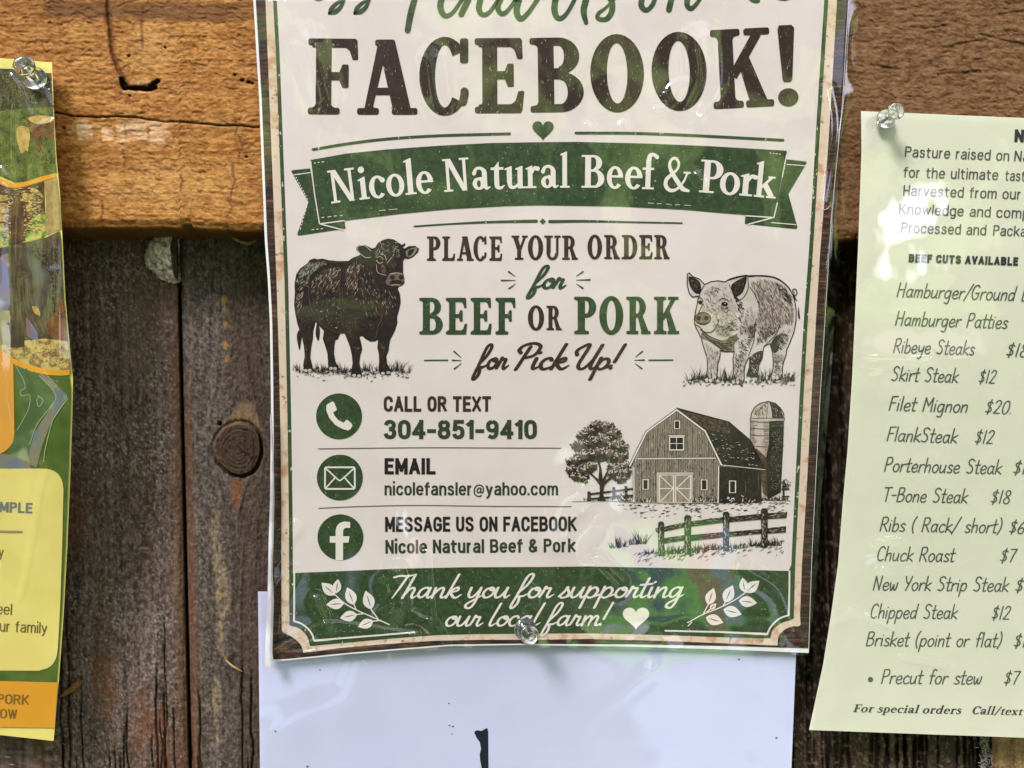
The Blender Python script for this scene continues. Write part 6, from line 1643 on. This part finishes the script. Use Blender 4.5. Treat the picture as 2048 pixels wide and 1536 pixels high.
mtext('N', 2028, 283.5, 2048, 284.5, 25, font='sans', w=22, shear=.02)
A.build('title_lettering', [MBLK], menu)
A = Art(MENU, .00018)
mtext('For special orders', 1705.5, 1424, 1921, 1428, 15.5, font='serif', shear=.34)
mtext('Call/text', 1943, 1428, 2044, 1430.5, 15.5, font='serif', shear=.34)
A.build('footer_lettering', [MBLK], menu)
x, y = menu_grid(330, 330, 1.0)
D = 0.0011 + 0.0003 * (fbm(x / 170, y / 150, 500, 2) - .5) + 0.00006 * (fbm(x / 40, y / 40, 501, 2) - .5)
def lump(cx, cy, rx, ry, h): return h * np.exp(-((x - cx) / rx) ** 2 - ((y - cy) / ry) ** 2)
MLUMPS = [(1740, 760, 60, 40, .0006), (1790, 930, 70, 50, .0006), (1770, 1110, 40, 30, .0008)]
for l_ in MLUMPS: D = D + lump(*l_)
D += creases(x, y, [([(1730, 1232), (1780, 1245), (1790, 1255)], 6, .0010), ([(1700, 1225), (1660, 1240)], 8, .0008), ([(1750, 1085), (1800, 1080)], 5, .0008), ([(1760, 1140), (1815, 1138)], 5, .0008), ([(1810, 1310), (1890, 1325)], 9, .0008), ([(1730, 722), (1800, 724), (1860, 722)], 6, .0008)])
link('film', sheet_mesh(MENU, x, y, np.maximum(D, .0006)), menu, [FILM], True)

# ------------------------------------------------------------------ yellow flyer at the left
FLY = Sheet(lambda x, y: -0.0048 + 0.0135 * sstep(470, 1500, y) - 0.0040 * sstep(20, 120, x) * sstep(120, 260, y) * sstep(1300, 700, y) + 0.0003 * np.sin(y / 130.0))
FR = ip([100, 125, 214, 312, 387, 470, 600, 685, 757, 819, 940, 1095, 1232, 1369, 1490], [103.5, 104, 107.6, 112.5, 120, 124.5, 131, 139, 146, 145, 141, 134.6, 127, 117, 106.5])
ftop = lambda v: 116 + v * .085
fbot = lambda v: 1470 + v * .11
flyer = thing('farm_flyer', pt(-300, 800, 0.003), 'glossy yellow flyer with farm animal photos and an orange band, cut off at the left', 'flyer')
def fly_grid(nu, nv, e=0.0):
    u = np.linspace(0, 1, nu)[None, :] ** .8; v = np.linspace(0, 1, nv)[:, None]
    yy = 120 + 1360 * v + 0 * u
    for _ in range(4):
        xl = -790 + 0.02 * yy
        xx_ = xl * (1 - u) + (FR(yy) - e) * u
        yy = (np.maximum(ftop(xx_), 50) + e) * (1 - v) + (fbot(xx_) - e) * v
    return xx_, yy
x, y = fly_grid(100, 130)
YEL = mat('flyer_yellow', (0.80, 0.70, 0.20), (0.76, 0.655, 0.18), 70, .4, .6, .6)
link('sheet', sheet_mesh(FLY, x, y, 0), flyer, [YEL], True)
def fart(name, polys, m, off, grid=16):
    A = Art(FLY, off)
    A.add(polys, grid=grid)
    return A.build(name, [m], flyer)
def fedge(y0, y1, inset): return [(float(FR(v)) - inset, v) for v in np.linspace(y0, y1, 24)]
Fz1, Fz2, Fz3 = zm(0, 90, .2473), zm(0, 460, .3125), zm(0, 900, .3906)
G1 = mat('photo_grass', (0.085, 0.12, 0.018), (0.17, 0.19, 0.035), 420, .38, .62, .55, detail=6, c3=(.045, .06, .012), scale3=260, lo3=.55, hi3=.68)
T1 = mat('photo_trees', (0.045, 0.040, 0.018), (0.10, 0.075, 0.03), 330, .4, .62, .55, detail=7, c3=(.02, .022, .012), scale3=140, lo3=.5, hi3=.66)
PIGY = mat('photo_pig', (0.56, 0.40, 0.11), (0.40, 0.25, 0.06), 330, .42, .6, .55, detail=5)
RUST = mat('photo_rust', (0.24, 0.10, 0.025), (0.13, 0.05, 0.018), 300, .4, .6, .55, detail=6)
ORG = mat('flyer_orange', (0.74, 0.35, 0.028), (0.70, 0.32, 0.025), 60, rough=.55)
COWD = mat('photo_cow', (0.055, 0.040, 0.022), (0.11, 0.07, 0.035), 220, .4, .66, .55, detail=7, c3=(.11, .115, .12), scale3=70, lo3=.54, hi3=.68)
GRN = mat('flyer_green', (0.065, 0.115, 0.018), (0.11, 0.16, 0.03), 120, .35, .65, .55, detail=5)
tint = mat('photo_water_green', (0.13, 0.20, 0.075), (0.07, 0.12, 0.04), 90, .4, .6, .55, detail=6, c3=(.30, .36, .18), scale3=60, lo3=.58, hi3=.66)
e1 = fedge(146, 352, 2)
fart('treeline_photo', [[(-700, 90), (-300, 110), (0, 137), (30, 138), (60, 146)] + e1[:8] + [(109, 215), (80, 218), (0, 225), (-700, 240)]], T1, .0001)
fart('meadow_photo', [[(-700, 240), (0, 222), (60, 216)] + fedge(214, 346, 2) + [(90, 350), (35, 368), (0, 352), (-700, 300)]], G1, .00016)
zz_ = lambda p: p
def litter(name, poly, n, l, ang, mats_, w=1.5, off=.0002, jit=.6):
    global A
    A = Art(FLY, off)
    for mi in range(len(mats_)): A.strokes(hatch(poly, n, l, ang, w, jit, rng=rg), mi, 2e-5 * mi)
    A.build(name, mats_, flyer)
DKG, LTG = mat('photo_dark_leaf', (.022, .026, .010)), mat('photo_light_leaf', (.20, .21, .05), (.12, .15, .03), 200)
litter('treeline_texture', [(0, 140), (30, 141), (60, 149), (101, 150), (105, 214), (80, 217), (0, 224)], 170, 7, 80, [DKG, mat('photo_twig', (.13, .09, .035)), LTG], 1.6, .00014, .9)
litter('meadow_texture', [(0, 226), (106, 220), (112, 340), (90, 346), (35, 362), (0, 348)], 330, 5, 85, [DKG, mat('photo_mid_leaf', (.10, .14, .02)), LTG], 1.3, .0002, .5)
# animals of the upper picture
A = Art(FLY, .00024)
A.add([smooth(Fz1, [(140, 670), (180, 655), (225, 670), (242, 720), (235, 800), (225, 860), (210, 850), (180, 875), (160, 850), (135, 750)])])
A.add([smooth(Fz1, [(215, 590), (260, 562), (340, 570), (425, 575), (430, 740), (380, 750), (330, 745), (325, 860), (300, 850), (285, 770), (250, 700)])], 1)
A.add([smooth(Fz1, [(235, 585), (330, 570), (420, 580), (420, 620), (320, 640), (250, 620)])], 0, .00004)
A.build('grazing_pigs_photo', [PIGY, RUST], flyer)
fart('orange_curve', [Fz1([(-400, 1010), (-100, 1030), (20, 1085), (100, 1118), (200, 1108), (330, 1065), (450, 1035), (455, 1068), (340, 1102), (200, 1145), (110, 1158), (40, 1140), (-100, 1075), (-400, 1050)])], ORG, .0003)
A = Art(FLY, .00022)
A.add([Fz1([(-300, 1075), (-60, 1100), (40, 1145), (110, 1165), (200, 1152), (355, 1105), (368, 1500), (385, 1530), (0, 1640), (-300, 1640)])], 0, grid=40)
for p in ([(90, 1210), (160, 1190), (240, 1205), (290, 1240), (270, 1275), (160, 1262), (100, 1250)], [(-120, 1300), (0, 1280), (130, 1282), (250, 1300), (270, 1340), (150, 1350), (0, 1372), (-120, 1370)], [(240, 1160), (290, 1162), (340, 1210), (345, 1230), (290, 1205)],
          [(80, 1420), (140, 1412), (190, 1450), (195, 1490), (150, 1480), (90, 1470)], [(-100, 1380), (60, 1370), (80, 1410), (-40, 1440), (-100, 1440)], [(-60, 1220), (40, 1215), (60, 1255), (-60, 1262)]):
    A.add([smooth(Fz1, p)], 1, .00005)
A.add([smooth(Fz1, [(-60, 1460), (60, 1450), (160, 1500), (270, 1400), (365, 1360), (380, 1530), (180, 1600), (-60, 1640)])], 2, .00003)
A.add([Fz1([(360, 1100), (458, 1072), (482, 1300), (492, 1490), (385, 1535), (366, 1490), (372, 1300)])], 3, .00006, grid=40)
A.build('resting_pigs_photo', [mat('photo_mud', (0.07, 0.035, 0.018), (.16, .08, .03), 260, .45, .6, .55, detail=6), PIGY, mat('photo_bright_grass', (0.13, 0.22, 0.03), (0.50, 0.45, 0.10), 360, .45, .58, .55, detail=5), mat('photo_post', (0.42, 0.30, 0.11), (0.33, 0.21, 0.07), 500, .4, .6, .55)], flyer)
A = Art(FLY, .00030)
cowp = [(-700, 520), (-100, 510), (0, 496)] + Fz2([(30, 110), (100, 88), (200, 75), (300, 45), (380, 5), (390, 60)]) + fedge(480, 690, 3) + [(138, 690), (-700, 720)]
A.add([cowp], 0, grid=40)
A.add([Fz2([(370, 430), (405, 450), (425, 640), (430, 720), (350, 700), (300, 660), (285, 590), (350, 540)])], 1, .00004)
A.add([smooth(Fz2, [(205, 490), (240, 495), (258, 545), (225, 535)])], 2, .00006); A.add([smooth(Fz2, [(0, 180), (50, 150), (120, 170), (152, 240), (140, 330), (110, 380), (60, 250)])], 3, .00005)
A.add([smooth(Fz2, [(-60, 200), (30, 190), (100, 330), (150, 520), (230, 640), (240, 700), (180, 680), (120, 560), (40, 520), (-60, 540)])], 4, .00004)
A.add([Fz2([(-300, 560), (0, 520), (100, 510), (115, 560), (40, 600), (170, 690), (150, 740), (-300, 800)])], 5, .00005)
A.add([smooth(Fz2, [(320, 230), (370, 220), (385, 245), (330, 260)])], 4, .00006)
A.build('black_cow_photo', [COWD, RUST, PIGY, mat('photo_highlight', (.30, .27, .2), (.2, .17, .12), 200, .4, .6, .5), mat('photo_blue', (0.17, 0.17, 0.27), (0.24, 0.13, 0.10), 110, .42, .6, .5, detail=5, c3=(.4, .4, .5), scale3=90, lo3=.58, hi3=.7), mat('photo_olive', (.28, .27, .12), (.4, .36, .2), 120, .4, .6, .5)], flyer)
fart('ground_photo', [[(-700, 690)] + Fz2([(0, 740), (60, 720), (180, 705), (290, 695), (430, 712)]) + fedge(684, 745, 3) + Fz2([(440, 905), (330, 915), (250, 900), (150, 850), (60, 800), (0, 780)]) + [(-700, 720)]],
     mat('photo_straw', (0.56, 0.45, 0.14), (0.25, 0.14, 0.05), 300, .48, .6, .55, detail=5), .00040)
litter('cow_coat', [(0, 500), (60, 487), (120, 470), (129, 600), (134, 640), (100, 630), (95, 540), (50, 500)], 210, 7, 60, [mat('photo_coat_dark', (.02, .015, .01)), mat('photo_coat_light', (.15, .10, .06), (.2, .17, .13), 200)], 1.3, .00048, .7)
litter('mud_texture', [(0, 380), (40, 375), (88, 372), (90, 460), (60, 468), (0, 485)], 170, 8, 5, [mat('photo_mud_dark', (.03, .016, .008)), mat('photo_straw_dark', (.30, .17, .05)), mat('photo_straw_light', (.62, .50, .17))], 2.0, .00034, .35)
litter('straw_texture', [(0, 700), (60, 688), (134, 684), (139, 740), (80, 730), (0, 712)], 130, 6, 10, [mat('photo_straw_dark', (.20, .10, .035)), mat('photo_straw_light', (.72, .62, .26))], 1.6, .0005, .6)
fart('lower_orange_curve', [Fz2([(-300, 740), (0, 768), (60, 800), (100, 830), (200, 870), (300, 892), (400, 898), (444, 894), (446, 926), (400, 932), (300, 928), (200, 905), (100, 865), (85, 855), (0, 830), (-300, 800)])], ORG, .00052)
fart('green_ground', [[(-700, 700)] + Fz2([(0, 790), (90, 852), (200, 900), (330, 928)]) + [(138, 750)] + fedge(752, 1374, 4)[1:] + [(113, 1374), (-700, 1330)]], GRN, .00036)
A = Art(FLY, .00046)
A.add([smooth(Fz2, [(95, 870), (240, 900), (290, 960), (350, 1040), (330, 1120), (240, 1250), (190, 1380), (200, 1500), (60, 1440), (90, 1290), (160, 1200), (130, 1060)])], 0)
A.add([Fz2([(250, 920), (310, 935), (370, 1000), (432, 1060), (380, 1160), (320, 1250), (270, 1380), (235, 1520), (190, 1500), (185, 1420), (220, 1300), (270, 1220), (355, 1090), (340, 1030)])], 1, .00005)
A.add([Fz2([(-300, 1400), (0, 1430), (60, 1440), (180, 1480), (200, 1530), (-300, 1530)])], 1, .00004)
for pts, w in (([(100, 870), (150, 960), (160, 1010), (130, 1030), (140, 1060), (190, 1060), (180, 1150), (110, 1280)], 1.2), ([(240, 1060), (275, 1090), (250, 1130), (235, 1090), (250, 1062)], 1.4), ([(435, 1075), (360, 1180), (330, 1240), (290, 1400), (280, 1480)], 1.6), ([(250, 930), (350, 1040), (340, 1110), (240, 1240), (190, 1370)], 1.4)):
    A.add(stroke(Fz2(pts), w), 2, .0001)
A.build('swirl_photo', [tint, mat('photo_slate', (0.16, 0.20, 0.22), (0.24, 0.22, 0.13), 110, .42, .6, .5, detail=5), mat('photo_lime', (.38, .45, .22))], flyer)
A = Art(FLY, .00056)
A.add([[(-400, 705), (-100, 712)] + Fz2([(0, 778), (40, 800), (85, 850), (92, 1300)]) + catmull(Fz2([(92, 1300), (80, 1360), (40, 1410), (0, 1432)]), 4) + [(-400, 915)]], 0, grid=40)
A.add(stroke(Fz2([(-10, 800), (30, 900), (50, 1010), (45, 1060), (70, 1200), (85, 1300)]), 1.4), 1, .00008)
A.build('orange_badge', [mat('flyer_badge', (0.78, 0.36, 0.05), (.74, .34, .06), 60), mat('flyer_badge_line', (.80, .52, .2))], flyer)
A = Art(FLY, .00056)
A.add([[(-700, 930)] + [(0, 937.5)] + Fz3([(200, 95), (240, 96)]) + catmull(Fz3([(240, 96), (285, 112), (315, 150), (325, 200)]), 5) + Fz3([(318, 500), (308, 800), (296, 1020)]) + catmull(Fz3([(296, 1020), (285, 1070), (255, 1110), (200, 1130)]), 5) + [(0, 1341), (-700, 1330)]], grid=14)
A.build('text_panel', [mat('flyer_panel', (0.80, 0.68, 0.205), (0.76, 0.64, 0.18), 70, .4, .6, .6)], flyer)
fart('orange_band', [[(-700, 1300), (0, 1362)] + Fz3([(296, 1190), (288, 1300), (280, 1422)]) + [(0, 1454), (-700, 1392)]], ORG, .00056)
FINK = mat('flyer_ink', (0.16, 0.125, 0.03), rough=.6)
A = Art(FLY, .00066)
def ftext(s, x1, y1, cap, adv, mi, bold, dy=0.04):
    v, t = line('sans', s, bold)
    w_ = (v[:, 0].max() - v[:, 0].min()) * cap / 100 * adv
    text(A, 'sans', s, x1 - w_, x1, y1 - w_ * dy, y1, cap, mi, w=bold)
ftext('SAMPLE', 64.5, 1027, 21, 1.22, 1, 19)
ftext('y', 7, 1115, 22, 1, 0, 11); ftext('feel', 23.5, 1230, 22, 1.15, 0, 11); ftext('your family', 94, 1267, 22, 1.12, 0, 11)
A.build('panel_lettering', [FINK, mat('flyer_grey_ink', (.17, .19, .19))], flyer)
A = Art(FLY, .00066)
A.add(stroke(Fz3([(-300, 416), (0, 418), (110, 420)]), 5.0, False), 0)
A.build('panel_rule', [mat('flyer_rule', (.30, .26, .14))], flyer)
A = Art(FLY, .00066)
ftext('PORK', 58.5, 1410, 20, 1.3, 0, 14); ftext('NOW', 34, 1438, 19, 1.3, 0, 14)
A.build('band_lettering', [mat('flyer_band_ink', (.20, .11, .02))], flyer)
x, y = fly_grid(260, 330, .8)
D = 0.0015 + 0.0007 * (fbm(x / 140, y / 170, 600, 2) - .5) + creases(x, y, [(Fz1([(90, 260), (150, 340), (200, 450), (245, 560)]), 5, .0012), (Fz1([(245, 715), (310, 660), (405, 620)]), 5, .0012), (Fz1([(0, 1000), (40, 1060)]), 6, .0010), (Fz1([(20, 1120), (60, 1200), (85, 1275)]), 5, .0010),
     (Fz2([(240, 900), (300, 980), (400, 1060), (340, 1160)]), 8, .0007), (Fz3([(215, 80), (180, 190), (150, 370), (110, 600), (80, 740)]), 7, .0009), (Fz2([(150, 300), (170, 520), (240, 680)]), 8, .0008)])
link('film', sheet_mesh(FLY, x, y, np.maximum(D, .0012)), flyer, [FILM], True)

# ------------------------------------------------------------------ push pins
def clear_plastic():
    m = bpy.data.materials.new('clear_plastic')
    m.use_nodes = True
    b = m.node_tree.nodes['Principled BSDF']
    b.inputs['Base Color'].default_value = (0.97, 0.97, 0.97, 1)
    b.inputs['Transmission Weight'].default_value = 1.0
    b.inputs['Roughness'].default_value = 0.03
    b.inputs['IOR'].default_value = 1.46
    return m
PLAS = clear_plastic()
STEEL = bpy.data.materials.new('steel')
STEEL.use_nodes = True
STEEL.node_tree.nodes['Principled BSDF'].inputs['Metallic'].default_value = 1.0
STEEL.node_tree.nodes['Principled BSDF'].inputs['Base Color'].default_value = (.6, .6, .6, 1)
STEEL.node_tree.nodes['Principled BSDF'].inputs['Roughness'].default_value = .25
def lathe(prof, n=44):
    V, Fc = [], []
    for r, h in prof:
        V += [(r * math.cos(2 * math.pi * i / n), r * math.sin(2 * math.pi * i / n), h) for i in range(n)]
    k = len(prof)
    for j in range(k - 1):
        for i in range(n):
            a, b = j * n + i, j * n + (i + 1) % n
            Fc.append((a, b, b + n, a + n))
    Fc.append(tuple(reversed(range(n)))); Fc.append(tuple(range((k - 1) * n, k * n)))
    me = bpy.data.meshes.new('lathe')
    me.from_pydata(V, [], Fc)
    return me
MM = .001
GRIP = [(3.6, 0), (4.3, .35), (4.45, .9), (4.2, 1.4), (3.2, 1.8), (2.2, 2.5), (1.75, 3.6), (1.65, 5.0), (1.85, 6.4), (2.5, 7.6), (3.4, 8.5), (3.75, 9.2), (3.7, 9.9), (3.3, 10.3), (2.2, 10.35), (1.2, 10.1), (.3, 10.0)]
first = None
def pin(base, head, scale, label):
    global first
    ax = (head - base).normalized()
    q = ax.to_track_quat('Z', 'Y')
    r = bpy.data.objects.new('push_pin', None)
    COL.objects.link(r)
    r.location = base; r.rotation_mode = 'QUATERNION'; r.rotation_quaternion = q; r.scale = (scale,) * 3
    r.empty_display_size = .01
    tag(r, label, 'push pin', 'clear push pins holding the papers')
    if first is None:
        a = link('grip', lathe([(p * MM, h * MM) for p, h in GRIP]), None, [PLAS], True); a.parent = r
        b = link('needle', lathe([(.02 * MM, -11 * MM), (.5 * MM, -9 * MM), (.55 * MM, 4.5 * MM), (.1 * MM, 4.8 * MM)], 14), None, [STEEL], True); b.parent = r
        first = (a, b)
    else:
        for s_ in first:
            c = s_.copy(); COL.objects.link(c); c.parent = r
    return r
pin(pt(70, 158, -.0066), pt(46, 129.6, -.0166), .98, 'clear push pin tilted over the top right corner of the yellow flyer')
pin(pt(1770, 239, -.0052), pt(1802, 215.5, -.0160), .80, 'clear push pin leaning right at the top corner of the price list')
pin(pt(1049.5, 1257, .0036), pt(1060, 1271, -.0064), 1.0, 'clear push pin through the bottom edge of the cream poster')

# ------------------------------------------------------------------ small natural bits on the boards
def cocoon():
    n, m_ = 60, 50
    th = np.linspace(0.5 * math.pi, 1.5 * math.pi, n)[None, :]
    ph = np.linspace(0, math.pi, m_)[:, None]
    sx, sy, sz = np.sin(ph) * np.cos(th), np.sin(ph) * np.sin(th), np.cos(ph) + 0 * th
    nz = fbm(th * 6 + 0 * ph, ph * 9 + 0 * th, 900, 4, .65)
    r = 1 + .34 * (nz - .5)
    c = unproj(357, 512, WALLY)
    P = np.stack([c[0] + sx * r * .0128, c[1] - np.abs(sy) * 0 + sy * r * .0065 - .0006, c[2] + sz * r * .0106], -1)
    P[..., 0] = np.minimum(P[..., 0], c[0] + .0002)
    me = grid_mesh(P)
    st = sstep(.3, .62, fbm(th * 18 + 0 * ph, ph * 7 + th * 4, 901, 3, .6))
    C = np.zeros(P.shape); C[:] = (0.42, 0.33, 0.29)
    C = mixc(C, (0.85, 0.71, 0.66), st)
    C = mixc(C, (0.06, 0.04, 0.03), sstep(.5, .3, nz) * .8)
    set_col(me, C)
    o = link('insect_nest', me, None, [wood_mat('nest_paper', 1200, (1, 1, 1), .8, .6)], True)
    return tag(o, 'grey papery insect nest tucked under the beam at the plank seam', 'nest')
cocoon()
def splinter(name, pts, Ys, w, th, m, label, cat):
    n = len(pts)
    bm_v, f = [], []
    for i, (p, Yv) in enumerate(zip(pts, Ys)):
        a, b = pts[max(0, i - 1)], pts[min(n - 1, i + 1)]
        dx, dy = b[0] - a[0], b[1] - a[1]
        l = math.hypot(dx, dy)
        nx, ny = -dy / l, dx / l
        ww = w * (math.sin(math.pi * (i + .35) / (n + .2)) ** .7) / 2
        for sx_, off_ in ((1, 0), (0.2, th), (-1, th * .4), (-.3, -th * .3)):
            bm_v.append(unproj(p[0] + nx * ww * sx_, p[1] + ny * ww * sx_, Yv - off_).tolist())
    for i in range(n - 1):
        for k in range(4):
            a, b = i * 4 + k, i * 4 + (k + 1) % 4
            f.append((a, b, b + 4, a + 4))
    f += [(3, 2, 1, 0), tuple((n - 1) * 4 + k for k in range(4))]
    me = bpy.data.meshes.new(name)
    me.from_pydata(bm_v, [], f)
    return tag(link(name, me, None, [m]), label, cat)
ORW = mat('orange_splinter', (0.40, 0.17, 0.05), (0.24, 0.09, 0.03), 500, .4, .6, .8, stretch=(.4, 1, 2))
splinter('wood_splinter', [(120, 1394), (132, 1386), (146, 1376), (158, 1366), (163, 1361)], [.0205, .02, .0192, .0185, .018], 11, .0008, ORW, 'orange wood splinter sticking out beside the lower corner of the yellow flyer', 'splinter')
TANW = mat('tan_shaving', (0.46, 0.29, 0.12), (0.30, 0.16, 0.06), 500, .4, .6, .8)
splinter('wood_shaving', catmull([(446, 1306), (452, 1320), (462, 1330), (474, 1338), (484, 1343)], 3), list(np.linspace(.0212, .0195, 13)), 4.5, .0005, TANW, 'thin curled wood shaving caught low on the knotted plank', 'wood shaving')
splinter('wood_shaving', catmull([(452, 460), (462, 472), (478, 482), (498, 488), (512, 480), (520, 468)], 3), list(np.linspace(.012, .018, 16)), 6, .0006, TANW, 'curled wood shaving hanging from the lower edge of the beam', 'wood shaving')
def web():
    rs = np.random.RandomState(3)
    V, f = [], []
    for i in range(420):
        py = rs.uniform(1462, 1760); cx = 1972 - (py - 1478) * .07 + 8 * math.sin(py / 40)
        px = cx + rs.normal(0, 8)
        a = rs.uniform(0, math.pi); l = rs.uniform(4, 14); w = rs.uniform(.5, 1.1)
        Yv = WALLY - .0008 - abs(rs.normal(0, .0014))
        dx, dy = math.cos(a) * l / 2, math.sin(a) * l / 2
        nx, ny = -math.sin(a) * w / 2, math.cos(a) * w / 2
        b = len(V)
        for sx_, sy_, dY in ((-1, -1, 0), (1, -1, .0004), (1, 1, .0004), (-1, 1, 0)):
            V.append(unproj(px + sx_ * dx + sy_ * nx, py + sx_ * dy + sy_ * ny, Yv - dY).tolist())
        f.append((b, b + 1, b + 2, b + 3))
    me = bpy.data.meshes.new('web')
    me.from_pydata(V, [], f)
    return tag(link('cobweb', me, None, [mat('cobweb_grey', (.42, .39, .36), (.25, .22, .2), 400, rough=.9)]), 'grey matted cobweb along the plank seam under the price list', 'cobweb')
web()
